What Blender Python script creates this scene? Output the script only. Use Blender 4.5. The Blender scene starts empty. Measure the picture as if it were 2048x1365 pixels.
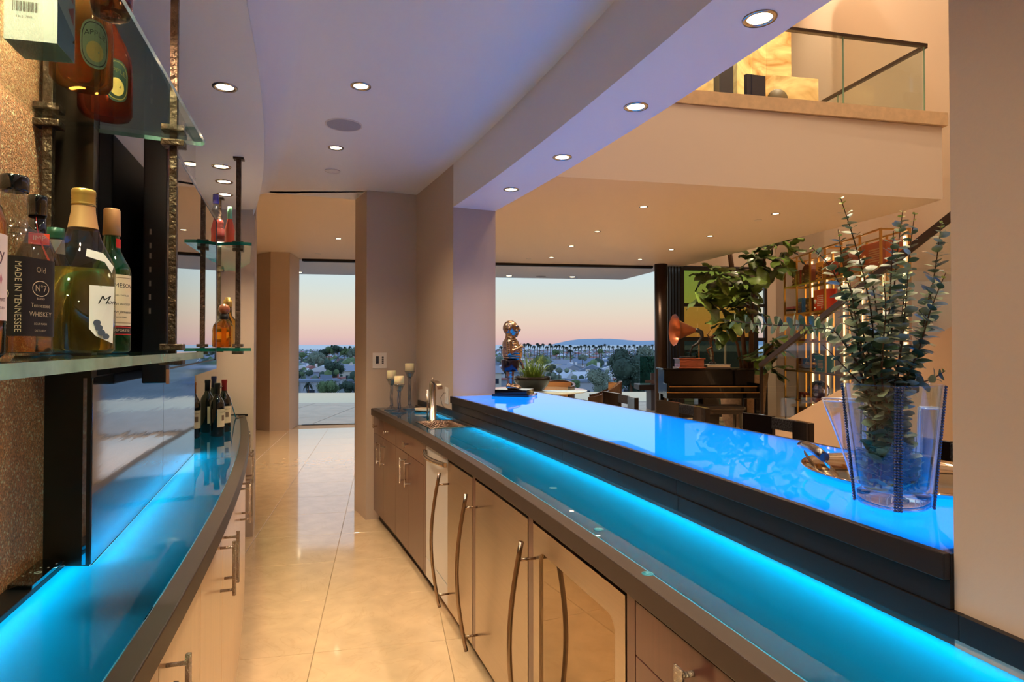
import bpy, math, random
from mathutils import Vector, Matrix, noise
random.seed(7)
PI = math.pi
S = bpy.context.scene
COL = S.collection

# ------------------------------------------------ camera, sky, exposure
cam_d = bpy.data.cameras.new('camera'); cam = bpy.data.objects.new('camera', cam_d); COL.objects.link(cam)
F = 1230.0
cam_d.sensor_width = 36.0; cam_d.lens = 36.0 * F / 2048.0
cam_d.clip_start = 0.02; cam_d.clip_end = 60000
EYE = 1.43
cam.location = (0, 0, EYE)
cam.rotation_euler = (PI / 2 + 0.0140, 0, 0)
cam_d.shift_y = -9.7 / 2048.0
S.camera = cam
S.view_settings.view_transform = 'Standard'
S.view_settings.look = 'None'
S.view_settings.exposure = 0.12
S.view_settings.gamma = 1.0
S.view_settings.use_curve_mapping = False

SPOT_W = 6.3       # watts of a recessed downlight
WARM = (1.0, 0.78, 0.53)


def lin(c):
    return tuple((x / 255.0 / 12.92) if x / 255.0 <= 0.04045 else ((x / 255.0 + 0.055) / 1.055) ** 2.4 for x in c)


w = bpy.data.worlds.new('dusk_sky'); S.world = w; w.use_nodes = True
nt = w.node_tree; nt.nodes.clear()
tc = nt.nodes.new('ShaderNodeTexCoord'); sx = nt.nodes.new('ShaderNodeSeparateXYZ')
cr = nt.nodes.new('ShaderNodeValToRGB'); bg = nt.nodes.new('ShaderNodeBackground'); wo = nt.nodes.new('ShaderNodeOutputWorld')
nt.links.new(tc.outputs['Generated'], sx.inputs[0]); nt.links.new(sx.outputs['Z'], cr.inputs[0])
nt.links.new(cr.outputs[0], bg.inputs[0]); nt.links.new(bg.outputs[0], wo.inputs[0])
bg.inputs[1].default_value = 0.98
stops = [(0.0, (208, 176, 182)), (0.012, (222, 188, 180)), (0.036, (227, 204, 186)), (0.06, (222, 214, 197)),
         (0.085, (212, 219, 211)), (0.115, (202, 221, 225)), (0.2, (198, 220, 236)), (0.45, (176, 204, 238)), (1.0, (140, 176, 232))]
el = cr.color_ramp.elements
while len(el) < len(stops): el.new(0.5)
for e, (p, c) in zip(el, stops):
    e.position = p; e.color = lin(c) + (1,)

# ------------------------------------------------ materials
MATS = {}


def mat(name, col=(128, 128, 128), rough=0.5, metal=0.0, coat=0.0, coat_rough=0.03, trans=0.0, ior=1.45, emit=None, es=0.0,
        spec=0.5, noise_amt=0.0, nscale=8.0, stretch=(1, 1, 1), bump=0.0, bscale=40.0, alpha=1.0, aniso=0.0, sheen=0.0, sss=0.0):
    if name in MATS: return MATS[name]
    m = bpy.data.materials.new(name); m.use_nodes = True
    t = m.node_tree; b = t.nodes['Principled BSDF']
    c = lin(col)
    b.inputs['Base Color'].default_value = c + (1,)
    b.inputs['Roughness'].default_value = rough
    b.inputs['Metallic'].default_value = metal
    b.inputs['Coat Weight'].default_value = coat
    b.inputs['Coat Roughness'].default_value = coat_rough
    b.inputs['Transmission Weight'].default_value = trans
    b.inputs['IOR'].default_value = ior
    b.inputs['Specular IOR Level'].default_value = spec
    b.inputs['Alpha'].default_value = alpha
    b.inputs['Sheen Weight'].default_value = sheen
    b.inputs['Subsurface Weight'].default_value = sss
    b.inputs['Anisotropic'].default_value = aniso
    if emit:
        b.inputs['Emission Color'].default_value = lin(emit) + (1,); b.inputs['Emission Strength'].default_value = es
    if noise_amt or bump:
        tcx = t.nodes.new('ShaderNodeTexCoord'); mp = t.nodes.new('ShaderNodeMapping')
        mp.inputs['Scale'].default_value = stretch
        t.links.new(tcx.outputs['Object'], mp.inputs[0])
    if noise_amt:
        n = t.nodes.new('ShaderNodeTexNoise'); n.inputs['Scale'].default_value = nscale; n.inputs['Detail'].default_value = 6
        t.links.new(mp.outputs[0], n.inputs['Vector'])
        r = t.nodes.new('ShaderNodeValToRGB')
        r.color_ramp.elements[0].position = 0.3; r.color_ramp.elements[1].position = 0.7
        r.color_ramp.elements[0].color = tuple(x * (1 - noise_amt) for x in c) + (1,)
        r.color_ramp.elements[1].color = tuple(min(1, x * (1 + noise_amt)) for x in c) + (1,)
        t.links.new(n.outputs[0], r.inputs[0]); t.links.new(r.outputs[0], b.inputs['Base Color'])
    if bump:
        n2 = t.nodes.new('ShaderNodeTexNoise'); n2.inputs['Scale'].default_value = bscale; n2.inputs['Detail'].default_value = 4
        t.links.new(mp.outputs[0], n2.inputs['Vector'])
        bp = t.nodes.new('ShaderNodeBump'); bp.inputs['Strength'].default_value = bump; bp.inputs['Distance'].default_value = 0.01
        t.links.new(n2.outputs[0], bp.inputs['Height']); t.links.new(bp.outputs[0], b.inputs['Normal'])
    MATS[name] = m
    return m


def schlick(t, f0, ex=5.0):
    lw = t.nodes.new('ShaderNodeLayerWeight'); lw.inputs[0].default_value = 0.5
    pw = t.nodes.new('ShaderNodeMath'); pw.operation = 'POWER'; pw.inputs[1].default_value = ex
    ma = t.nodes.new('ShaderNodeMath'); ma.operation = 'MULTIPLY_ADD'; ma.inputs[1].default_value = 1 - f0; ma.inputs[2].default_value = f0
    t.links.new(lw.outputs['Facing'], pw.inputs[0]); t.links.new(pw.outputs[0], ma.inputs[0]); return ma


def thin_glass(name, tint=(255, 255, 255), refl=1.0, ior=1.45, rough=0.0):
    if name in MATS: return MATS[name]
    m = bpy.data.materials.new(name); m.use_nodes = True; t = m.node_tree; t.nodes.clear()
    o = t.nodes.new('ShaderNodeOutputMaterial'); mx = t.nodes.new('ShaderNodeMixShader'); fr = schlick(t, ((ior - 1) / (ior + 1)) ** 2)
    tr = t.nodes.new('ShaderNodeBsdfTransparent'); gl = t.nodes.new('ShaderNodeBsdfGlossy')
    tr.inputs[0].default_value = lin(tint) + (1,)
    gl.inputs['Roughness'].default_value = rough; gl.inputs[0].default_value = (refl, refl, refl, 1)
    t.links.new(fr.outputs[0], mx.inputs[0]); t.links.new(tr.outputs[0], mx.inputs[1]); t.links.new(gl.outputs[0], mx.inputs[2])
    t.links.new(mx.outputs[0], o.inputs[0]); MATS[name] = m
    return m


def frosted(name, col, gloss_ior=1.5, rough=0.0, dif=(10, 40, 50), ex=5.0):
    """back-lit frosted glass: light from below passes through, the polished top reflects"""
    m = bpy.data.materials.new(name); m.use_nodes = True; t = m.node_tree; t.nodes.clear()
    o = t.nodes.new('ShaderNodeOutputMaterial'); mx = t.nodes.new('ShaderNodeMixShader'); fr = schlick(t, ((gloss_ior - 1) / (gloss_ior + 1)) ** 2, ex)
    tl = t.nodes.new('ShaderNodeBsdfTranslucent'); df = t.nodes.new('ShaderNodeBsdfDiffuse'); ad = t.nodes.new('ShaderNodeAddShader')
    gl = t.nodes.new('ShaderNodeBsdfGlossy')
    tl.inputs[0].default_value = lin(col) + (1,); df.inputs[0].default_value = lin(dif) + (1,)
    gl.inputs['Roughness'].default_value = rough; gl.inputs[0].default_value = (1, 1, 1, 1)
    t.links.new(tl.outputs[0], ad.inputs[0]); t.links.new(df.outputs[0], ad.inputs[1])
    t.links.new(fr.outputs[0], mx.inputs[0]); t.links.new(ad.outputs[0], mx.inputs[1]); t.links.new(gl.outputs[0], mx.inputs[2])
    t.links.new(mx.outputs[0], o.inputs[0]); MATS[name] = m
    return m


def emis(name, col, s):
    if name in MATS: return MATS[name]
    m = bpy.data.materials.new(name); m.use_nodes = True; t = m.node_tree; t.nodes.clear()
    o = t.nodes.new('ShaderNodeOutputMaterial'); e = t.nodes.new('ShaderNodeEmission')
    e.inputs[0].default_value = lin(col) + (1,); e.inputs[1].default_value = s
    t.links.new(e.outputs[0], o.inputs[0]); MATS[name] = m
    return m


plaster = mat('plaster', (184, 164, 147), 0.55, bump=0.04, bscale=90)
plaster_smooth = mat('plaster_ceiling', (228, 224, 222), 0.42)
limestone = mat('limestone', (196, 168, 132), 0.10, noise_amt=0.10, nscale=7.0, coat=0.7, coat_rough=0.06, bump=0.0)
_t = limestone.node_tree
_v = _t.nodes.new('ShaderNodeTexNoise'); _v.inputs['Scale'].default_value = 2.6; _v.inputs['Detail'].default_value = 12; _v.inputs['Distortion'].default_value = 2.2
_tc = _t.nodes.new('ShaderNodeTexCoord'); _t.links.new(_tc.outputs['Object'], _v.inputs['Vector'])
_r = _t.nodes.new('ShaderNodeValToRGB'); _r.color_ramp.elements[0].position = 0.485; _r.color_ramp.elements[1].position = 0.5
_r.color_ramp.elements[0].color = (1, 1, 1, 1); _r.color_ramp.elements[1].color = (0.82, 0.76, 0.68, 1)
_e = _r.color_ramp.elements.new(0.515); _e.color = (1, 1, 1, 1)
_mx = _t.nodes.new('ShaderNodeMixRGB'); _mx.blend_type = 'MULTIPLY'; _mx.inputs[0].default_value = 0.35
_b = _t.nodes['Principled BSDF']; _src = _b.inputs['Base Color'].links[0].from_socket
_t.links.new(_v.outputs[0], _r.inputs[0]); _t.links.new(_src, _mx.inputs[1]); _t.links.new(_r.outputs[0], _mx.inputs[2]); _t.links.new(_mx.outputs[0], _b.inputs['Base Color'])
grout = mat('grout', (190, 165, 128), 0.6)
stone_band = mat('stone_band', (214, 184, 146), 0.4, noise_amt=0.1, nscale=14)
deck_stone = mat('deck_stone', (168, 150, 134), 0.22, noise_amt=0.15, nscale=3)
dark_stone = mat('dark_honed_stone', (54, 43, 37), 0.42, spec=0.35, noise_amt=0.06, nscale=12)
black_panel = mat('black_metal_panel', (24, 21, 23), 0.38, spec=0.3)
black_gloss = mat('black_gloss', (12, 11, 12), 0.06, coat=1.0)
black_matte = mat('black_matte', (20, 18, 18), 0.45)
bronze_dark = mat('dark_bronze_metal', (58, 46, 40), 0.35, metal=0.8)
rod_metal = mat('hammered_iron', (92, 74, 60), 0.4, metal=0.9, bump=0.9, bscale=60, noise_amt=0.3, nscale=30)
steel = mat('brushed_steel', (205, 196, 184), 0.24, metal=1.0, aniso=0.5)
steel_panel = mat('brushed_steel_panel', (196, 182, 166), 0.3, metal=1.0, noise_amt=0.03, nscale=3, stretch=(1, 1, 60))
steel_bluish = mat('polished_steel_plate', (170, 180, 200), 0.07, metal=1.0, noise_amt=0.06, nscale=3, stretch=(1, 1, 12), bump=0.03, bscale=3)
chrome = mat('chrome', (225, 222, 220), 0.06, metal=1.0)
nickel = mat('satin_nickel', (190, 176, 160), 0.22, metal=1.0)
nickel_ham = mat('hammered_nickel', (170, 156, 140), 0.25, metal=1.0, bump=1.0, bscale=220)
wood_red = mat('stained_veneer', (80, 46, 40), 0.3, coat=0.5, coat_rough=0.12, noise_amt=0.10, nscale=6, stretch=(12, 12, 0.6))
wood_light = mat('satin_maple_veneer', (206, 170, 130), 0.3, coat=0.35, coat_rough=0.15, noise_amt=0.06, nscale=5, stretch=(10, 10, 0.5))
tv_screen = mat('tv_screen', (6, 6, 7), 0.015, coat=1.0, coat_rough=0.0, spec=1.0, ior=1.9)
glass_clear = thin_glass('clear_glass', (246, 250, 249))
glass_shelf = thin_glass('shelf_glass', (206, 222, 216))
glass_edge = mat('glass_edge', (146, 186, 174), 0.12, trans=0.35, coat=0.5, noise_amt=0.25, nscale=18)
glass_edge_dark = mat('glass_edge_deep', (20, 110, 92), 0.1, trans=0.3, coat=0.5)
crystal = mat('crystal', (250, 252, 255), 0.0, trans=1.0, ior=1.5)
wax = mat('wax', (238, 224, 178), 0.45, sss=0.3)
bronze = mat('polished_bronze', (164, 140, 120), 0.22, metal=1.0, bump=0.12, bscale=70)
gold_metal = mat('brass_frame', (206, 158, 88), 0.28, metal=0.9)
leaf_fig = mat('fig_leaf', (98, 122, 52), 0.3, coat=0.3, coat_rough=0.2, noise_amt=0.3, nscale=6)
leaf_fig2 = mat('fig_leaf_dark', (58, 78, 36), 0.3, coat=0.3, coat_rough=0.2, noise_amt=0.3, nscale=6)
leaf_euc = mat('eucalyptus_leaf', (150, 166, 132), 0.42, noise_amt=0.2, nscale=60)
leaf_euc2 = mat('eucalyptus_leaf_dark', (66, 96, 70), 0.38, noise_amt=0.2, nscale=60)
leaf_euc3 = mat('eucalyptus_leaf_young', (168, 186, 92), 0.42)
stem_brown = mat('stem_brown', (92, 68, 50), 0.6)
bark = mat('bark', (96, 66, 46), 0.75, bump=0.6, bscale=30)
copper = mat('copper_horn', (190, 112, 80), 0.28, metal=0.85)
mahogany = mat('mahogany', (120, 58, 38), 0.25, coat=0.6, noise_amt=0.2, nscale=5, stretch=(1, 8, 8))
water = mat('pool_water', (150, 165, 150), 0.03, spec=1.0, ior=1.6)
led_blue = emis('blue_led', (30, 150, 255), 60.0)
lamp_on = emis('lamp_lens', (255, 226, 180), 14.0)
white_plastic = mat('white_plastic', (214, 204, 194), 0.35)

# sparkling crushed-quartz wall
quartz = mat('crushed_quartz', (200, 130, 86), 0.45, bump=1.0, bscale=260, noise_amt=0.5, nscale=180)
_t = quartz.node_tree; _b = _t.nodes['Principled BSDF']
_vo = _t.nodes.new('ShaderNodeTexVoronoi'); _vo.inputs['Scale'].default_value = 230
_tc = _t.nodes.new('ShaderNodeTexCoord'); _t.links.new(_tc.outputs['Object'], _vo.inputs['Vector'])
_sp = _t.nodes.new('ShaderNodeSeparateColor'); _t.links.new(_vo.outputs['Color'], _sp.inputs[0])
_r = _t.nodes.new('ShaderNodeValToRGB'); _r.color_ramp.interpolation = 'CONSTANT'
_r.color_ramp.elements[0].color = (0, 0, 0, 1); _r.color_ramp.elements[1].position = 0.9; _r.color_ramp.elements[1].color = (1, 1, 1, 1)
_t.links.new(_sp.outputs[0], _r.inputs[0]); _mq = _t.nodes.new('ShaderNodeMixRGB'); _mq.inputs[2].default_value = (1.0, 0.78, 0.5, 1)
_t.links.new(_r.outputs[0], _mq.inputs[0]); _t.links.new(_b.inputs['Base Color'].links[0].from_socket, _mq.inputs[1]); _t.links.new(_mq.outputs[0], _b.inputs['Base Color'])
_mr = _t.nodes.new('ShaderNodeMapRange'); _mr.inputs[3].default_value = 0.5; _mr.inputs[4].default_value = 0.12
_t.links.new(_r.outputs[0], _mr.inputs[0]); _t.links.new(_mr.outputs[0], _b.inputs['Roughness'])

# ------------------------------------------------ mesh helper
ORG = {}


class MB:
    def __init__(s):
        s.v = []; s.f = []; s.m = []; s.s = []

    def add(s, vs, fs, m=0, sm=False):
        o = len(s.v); s.v.extend([tuple(p) for p in vs])
        for f in fs:
            s.f.append(tuple(i + o for i in f)); s.m.append(m); s.s.append(sm)
        return s

    def box(s, c, d, rz=0.0, m=0, mtx=None):
        hx, hy, hz = d[0] / 2, d[1] / 2, d[2] / 2
        vs = []
        for z in (-hz, hz):
            for x, y in ((-hx, -hy), (hx, -hy), (hx, hy), (-hx, hy)):
                if mtx is not None:
                    p = mtx @ Vector((x, y, z)); vs.append((c[0] + p.x, c[1] + p.y, c[2] + p.z))
                else:
                    vs.append((c[0] + x * math.cos(rz) - y * math.sin(rz), c[1] + x * math.sin(rz) + y * math.cos(rz), c[2] + z))
        return s.add(vs, [(3, 2, 1, 0), (4, 5, 6, 7), (0, 1, 5, 4), (1, 2, 6, 5), (2, 3, 7, 6), (3, 0, 4, 7)], m)

    def bar(s, a, b, wd, ht, m=0):
        """rectangular bar from a to b, wd wide sideways, ht tall"""
        a = Vector(a); b = Vector(b); d = b - a; L = d.length
        y = d.normalized(); up = Vector((0, 0, 1))
        if abs(y.z) > 0.98: up = Vector((0, 1, 0))
        x = y.cross(up).normalized(); z = x.cross(y).normalized()
        mt = Matrix((x, y, z)).transposed()
        return s.box((a + b) / 2, (wd, L, ht), m=m, mtx=mt)

    def prism(s, poly, z0, z1, m=0, mside=None):
        a = sum(poly[i][0] * poly[(i + 1) % len(poly)][1] - poly[(i + 1) % len(poly)][0] * poly[i][1] for i in range(len(poly)))
        if a < 0: poly = poly[::-1]
        n = len(poly)
        vs = [(x, y, z0) for x, y in poly] + [(x, y, z1) for x, y in poly]
        s.add(vs, [tuple(range(n - 1, -1, -1)), tuple(range(n, 2 * n))], m)
        o = len(s.v) - 2 * n
        for i in range(n):
            j = (i + 1) % n
            s.f.append((o + i, o + j, o + n + j, o + n + i)); s.m.append(m if mside is None else mside); s.s.append(False)
        return s

    def band(s, A, B, z0, z1, m=0, mtop=None):
        """solid between two plan polylines A and B (same length)"""
        n = len(A)
        vs = [(p[0], p[1], z0) for p in A] + [(p[0], p[1], z0) for p in B] + [(p[0], p[1], z1) for p in A] + [(p[0], p[1], z1) for p in B]
        fs = []; tops = []
        for i in range(n - 1):
            fs.append((i, i + 1, n + i + 1, n + i))
            fs.append((i, 2 * n + i, 2 * n + i + 1, i + 1))
            fs.append((n + i, n + i + 1, 3 * n + i + 1, 3 * n + i))
            tops.append((2 * n + i, 3 * n + i, 3 * n + i + 1, 2 * n + i + 1))
        fs.append((0, n, 3 * n, 2 * n)); fs.append((n - 1, 3 * n - 1, 4 * n - 1, 2 * n - 1))
        o = len(s.v); s.add(vs, fs, m)
        for f in tops:
            s.f.append(tuple(k + o for k in f)); s.m.append(m if mtop is None else mtop); s.s.append(False)
        return s

    def grid(s, rows, m=0, sm=True, closed=False):
        r = len(rows); c = len(rows[0]); vs = [p for row in rows for p in row]; fs = []
        for i in range(r - 1):
            for j in range(c if closed else c - 1):
                k = (j + 1) % c
                fs.append((i * c + j, i * c + k, (i + 1) * c + k, (i + 1) * c + j))
        return s.add(vs, fs, m, sm)

    def lathe(s, prof, c=(0, 0, 0), n=24, m=0, sx=1.0, sy=1.0, rz=0.0, sm=True, mtx=None, power=None):
        rows = []
        for r, z in prof:
            row = []
            for k in range(n):
                a = 2 * PI * k / n
                ca, sa = math.cos(a), math.sin(a)
                if power:
                    q = (abs(ca) ** power + abs(sa) ** power) ** (-1.0 / power); ca *= q; sa *= q
                x, y = r * ca * sx, r * sa * sy
                x, y = x * math.cos(rz) - y * math.sin(rz), x * math.sin(rz) + y * math.cos(rz)
                p = Vector((x, y, z))
                if mtx is not None: p = mtx @ p
                row.append((c[0] + p.x, c[1] + p.y, c[2] + p.z))
            rows.append(row)
        s.grid(rows, m, sm, True)
        o = len(s.v) - len(rows) * n
        if prof[0][0] > 1e-4: s.f.append(tuple(o + k for k in range(n - 1, -1, -1))); s.m.append(m); s.s.append(False)
        if prof[-1][0] > 1e-4: s.f.append(tuple(o + (len(rows) - 1) * n + k for k in range(n))); s.m.append(m); s.s.append(False)
        return s

    def shell(s, prof, c=(0, 0, 0), n=24, m=0, **k):
        """open lathe without end caps"""
        l = len(s.f); s.lathe(prof, c, n, m, **k)
        while len(s.f) > l and len(s.f[-1]) == n and n > 4:
            s.f.pop(); s.m.pop(); s.s.pop()
        return s

    def tube(s, path, r=0.01, n=8, m=0, sm=True, closed=False):
        P = [Vector(p) for p in path]; rows = []
        L = len(P); ref = None
        for i, p in enumerate(P):
            t = (P[(i + 1) % L] - P[i - 1]) if closed else (P[min(i + 1, L - 1)] - P[max(i - 1, 0)])
            t.normalize()
            if ref is None:
                ref = Vector((0, 0, 1)) if abs(t.z) < 0.9 else Vector((1, 0, 0))
            x = t.cross(ref)
            if x.length < 1e-4: x = t.cross(Vector((0.3, 1, 0.2)))
            x.normalize(); y = x.cross(t).normalized(); ref = y
            rr = r[i] if isinstance(r, (list, tuple)) else r
            rows.append([tuple(p + x * (rr * math.cos(2 * PI * k / n)) + y * (rr * math.sin(2 * PI * k / n))) for k in range(n)])
        if closed: rows.append(rows[0])
        s.grid(rows, m, sm, True)
        if not closed:
            o = len(s.v) - len(rows) * n
            s.f.append(tuple(o + k for k in range(n - 1, -1, -1))); s.m.append(m); s.s.append(False)
            s.f.append(tuple(o + (len(rows) - 1) * n + k for k in range(n))); s.m.append(m); s.s.append(False)
        return s

    def ball(s, c, r, n=12, m=0, mtx=None):
        if not isinstance(r, (list, tuple)): r = (r, r, r)
        rows = []
        for i in range(n // 2 + 1):
            t = PI * i / (n // 2); row = []
            for k in range(n):
                p = Vector((r[0] * max(math.sin(t), 1e-3) * math.cos(2 * PI * k / n), r[1] * max(math.sin(t), 1e-3) * math.sin(2 * PI * k / n), -r[2] * math.cos(t)))
                if mtx is not None: p = mtx @ p
                row.append((c[0] + p.x, c[1] + p.y, c[2] + p.z))
            rows.append(row)
        return s.grid(rows, m, True, True)

    def mesh(s, name, mats, o=(0, 0, 0)):
        me = bpy.data.meshes.new(name)
        me.from_pydata([(p[0] - o[0], p[1] - o[1], p[2] - o[2]) for p in s.v], [], s.f)
        for mm in (mats if isinstance(mats, (list, tuple)) else [mats]): me.materials.append(mm)
        me.polygons.foreach_set('material_index', s.m); me.polygons.foreach_set('use_smooth', s.s)
        me.update()
        return me

    def build(s, name, mats, parent=None, label=None, bevel=0.0, origin=None, loc=None):
        if parent is not None: o = ORG[parent.name]
        elif origin is not None: o = origin
        else: o = (0, 0, 0)
        me = s.mesh(name, mats, o)
        ob = bpy.data.objects.new(name, me); COL.objects.link(ob)
        if parent is not None: ob.parent = parent
        elif origin is not None: ob.location = origin
        ORG[ob.name] = o
        if label: ob['label'] = label
        if bevel:
            b = ob.modifiers.new('bevel', 'BEVEL'); b.width = bevel; b.segments = 2; b.limit_method = 'ANGLE'; b.angle_limit = 0.6
        return ob


def tag(o, label, cat, group=None, kind=None):
    if label: o['label'] = label
    if cat: o['category'] = cat
    if group: o['group'] = group
    if kind: o['kind'] = kind
    return o


def thing(name, label, cat, loc=(0, 0, 0), group=None):
    o = bpy.data.objects.new(name, None); COL.objects.link(o); o.location = loc; o.empty_display_size = 0.05
    ORG[o.name] = tuple(loc)
    return tag(o, label, cat, group)


def struct(name, mb, mats, label=None):
    o = mb.build(name, mats); o['kind'] = 'structure'
    if label: o['label'] = label
    return o


def copy_tree(o, loc=None, rz=None, parent=None, label=None):
    c = o.copy(); COL.objects.link(c)
    if parent is not None: c.parent = parent
    ORG[c.name] = ORG.get(o.name, (0, 0, 0))
    for ch in list(o.children): copy_tree(ch, parent=c)
    if loc is not None: c.location = loc; ORG[c.name] = tuple(loc)
    if rz is not None: c.rotation_euler = (0, 0, rz)
    if label: c['label'] = label
    return c


def text_mb(txt, size, depth=0.0002, place=None, m=0, align='CENTER', shear=0.0, mb=None):
    """flat lettering as mesh; place maps (x, y, d) of the text plane to a point"""
    cu = bpy.data.curves.new('lettering', 'FONT'); cu.body = txt; cu.size = size; cu.extrude = depth / 2; cu.align_x = align; cu.align_y = 'CENTER'
    cu.shear = shear; cu.resolution_u = 2
    ob = bpy.data.objects.new('lettering', cu); COL.objects.link(ob)
    dg = bpy.context.evaluated_depsgraph_get(); dg.update()
    me = ob.evaluated_get(dg).to_mesh()
    vs = [place(v.co.x, v.co.y, v.co.z) for v in me.vertices]; fs = [tuple(p.vertices) for p in me.polygons]
    ob.evaluated_get(dg).to_mesh_clear()
    COL.objects.unlink(ob); bpy.data.objects.remove(ob); bpy.data.curves.remove(cu)
    mb = mb or MB()
    return mb.add(vs, fs, m)


# ------------------------------------------------ plan curves of the galley (x as a function of y)
def q(a, b, c): return lambda y: a + b * y + c * y * y


RF = q(0.6726, -0.2580, -0.0209)      # right counter, front edge
WL = q(1.0450, -0.2563, -0.0199)      # right wall, galley face (also bar nosing)
BF = q(1.8040, -0.2766, -0.0137)      # bar top, guest side
LF = q(-0.3369, -0.2337, -0.0276)     # back counter, front edge
SO = q(-0.2881, -0.2130, -0.0317)     # soffit edge over the back counter


def off(cf, y, d):
    e = 0.01; sl = (cf(y + e) - cf(y - e)) / (2 * e); n = math.hypot(1, sl)
    return (cf(y) + d / n, y - sl * d / n)


def line(cf, y0, y1, d=0.0, n=14):
    return [off(cf, y0 + (y1 - y0) * i / n, d) for i in range(n + 1)]


def MW(y): return -0.64 - 0.32 * y            # crushed-quartz wall face
def SW(y): return -0.99 - 0.3544 * (y - 1.454)  # steel-clad wall face
def LW(y): return -1.66 - 0.42 * (y - 2.95)


CH = 0.91; BH = 1.07; SOF = 2.40; HDR = 2.3955; CEIL = 2.70; GC = 2.97
J0, J1 = 1.062, 4.295       # opening jambs along WL
# ------------------------------------------------ SETTING
ROT = math.atan(0.208)
gx = Vector((math.cos(ROT), math.sin(ROT), 0)); gy = Vector((-math.sin(ROT), math.cos(ROT), 0))
G0 = Vector((-1.045, 3.474, 0)); TS = 0.613
# window line
def WINY(x): return 10.95 + 0.1556 * (x + 3.95)

mb = MB(); mb.prism([(-6.5, -3.2), (6.0, -3.2), (6.0, WINY(6.0)), (-6.5, WINY(-6.5))], -0.2, -0.008)
floor = struct('floor', mb, grout, 'cream limestone floor of large square tiles')
tile_me = []
for k in range(3):
    mb = MB(); h = TS / 2 - 0.0012
    mb.add([(-h, -h, -0.02), (h, -h, -0.02), (h, h, -0.02), (-h, h, -0.02), (-h, -h, -0.0012), (h, -h, -0.0012), (h, h, -0.0012), (-h, h, -0.0012),
            (-h + .0012, -h + .0012, 0), (h - .0012, -h + .0012, 0), (h - .0012, h - .0012, 0), (-h + .0012, h - .0012, 0)],
           [(0, 1, 5, 4), (1, 2, 6, 5), (2, 3, 7, 6), (3, 0, 4, 7), (4, 5, 9, 8), (5, 6, 10, 9), (6, 7, 11, 10), (7, 4, 8, 11), (8, 9, 10, 11)])
    tile_me.append(mb.mesh('tile', limestone))
rest = MB(); nt_ = 0
for i in range(-10, 14):
    for j in range(-12, 18):
        c = G0 + gx * ((i + 0.5) * TS) + gy * ((j + 0.5) * TS)
        if c.y > WINY(c.x) - 0.40 or c.y < -3.0 or c.x < -6.2 or c.x > 5.7: continue
        vis = (c.y > 1.2 and LF(min(c.y, 4.6)) - 0.45 < c.x < RF(c.y) + 0.35 and c.y < 5.6) or (5.0 < c.y and -4.9 < c.x < -0.9) or (5.6 < c.y < 12.3 and 0.9 < c.x < 5.2)
        if vis and nt_ < 290:
            o = bpy.data.objects.new('tile', tile_me[(i * 7 + j * 3) % 3]); COL.objects.link(o)
            o.parent = floor; o.location = c; o.rotation_euler = (0, 0, ROT + PI / 2 * ((i + 2 * j) % 4)); nt_ += 1
        else:
            h = TS / 2 - 0.0012; pts = [c + gx * a * h + gy * b * h for a, b in ((-1, -1), (1, -1), (1, 1), (-1, 1))]
            rest.add([(p.x, p.y, 0) for p in pts] + [(p.x, p.y, -0.012) for p in pts], [(0, 1, 2, 3), (0, 4, 5, 1), (1, 5, 6, 2), (2, 6, 7, 3), (3, 7, 4, 0)])
o = rest.build('tile_field', limestone, floor); o['kind'] = 'stuff'

# outside deck, its slabs, pool
mb = MB(); mb.prism([(-9, WINY(-9)), (9, WINY(9)), (9, 15.9), (-9, 15.1)], -0.3, -0.012)
deck = struct('floor_terrace', mb, mat('deck_joint', (96, 90, 84), 0.6), 'stone paved terrace outside the open wall')
for i in range(-7, 9):
    for j in range(0, 4):
        y0 = WINY(0) + 0.02 + j * 1.2
        h = []
        for a, b in ((0, 0), (1, 0), (1, 1), (0, 1)):
            x = (i + a) * 1.2; y = WINY(x) + 0.02 + (j + b) * 1.2
            if a: x -= 0.012
            if b: y -= 0.012
            y = min(y, 15.3 + 0.03 * x); h.append((x, y))
        if h[2][1] - h[1][1] < 0.1: continue
        mb = MB(); mb.prism(h, -0.03, 0.0); mb.build('slab', deck_stone, deck)
mb = MB(); mb.prism([(-9, 15.1), (9, 15.9), (9, 19.2), (-9, 18.4)], -0.25, -0.02)
pool = mb.build('infinity_pool', water, origin=(0, 17, 0)); tag(pool, 'still infinity pool along the terrace mirroring the pale sky', 'pool')

# galley ceiling with rounded left edge down to the soffit
ys = [-3.0 + i * 8.07 / 24 for i in range(25)]
prof = [(0.0, SOF), (0.0, 2.52)] + [(0.16 * (1 - math.cos(a)), 2.54 + 0.16 * math.sin(a)) for a in [PI / 2 * k / 8 for k in range(1, 9)]]
rows = [[(off(SO, y, p[0])[0], off(SO, y, p[0])[1], p[1]) for y in ys] for p in prof]
mb = MB(); mb.grid(rows, 0, True)
endL = [off(SO, y, 0.16) for y in ys]; R = [(WL(y) + 0.05, y) for y in ys]
rr = [[(a[0] + (b[0] - a[0]) * t, a[1] + (b[1] - a[1]) * t, CEIL) for a, b in zip(endL, R)] for t in (0, 1)]
mb.grid(rr, 0, False)
mb.prism([(-3.2, 5.02), (-2.13, 5.07), (-1.05, 5.47), (-1.05, 5.49), (-2.13, 5.09), (-3.2, 5.04)], CEIL + 0.0008, GC + 0.02)
mb.add([(-2.13, 5.07, CEIL), (-1.30, 5.39, CEIL), (-0.6, 5.4, CEIL), (-0.6, 5.07, CEIL)], [(0, 1, 2, 3)])
ceil = struct('ceiling', mb, plaster_smooth, 'smooth ceiling of the galley with a rounded edge')
mb = MB(); mb.band([(-4.6, y) for y in ys[:23]], [(SO(y), y) for y in ys[:23]], SOF, SOF + 0.01)
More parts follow.
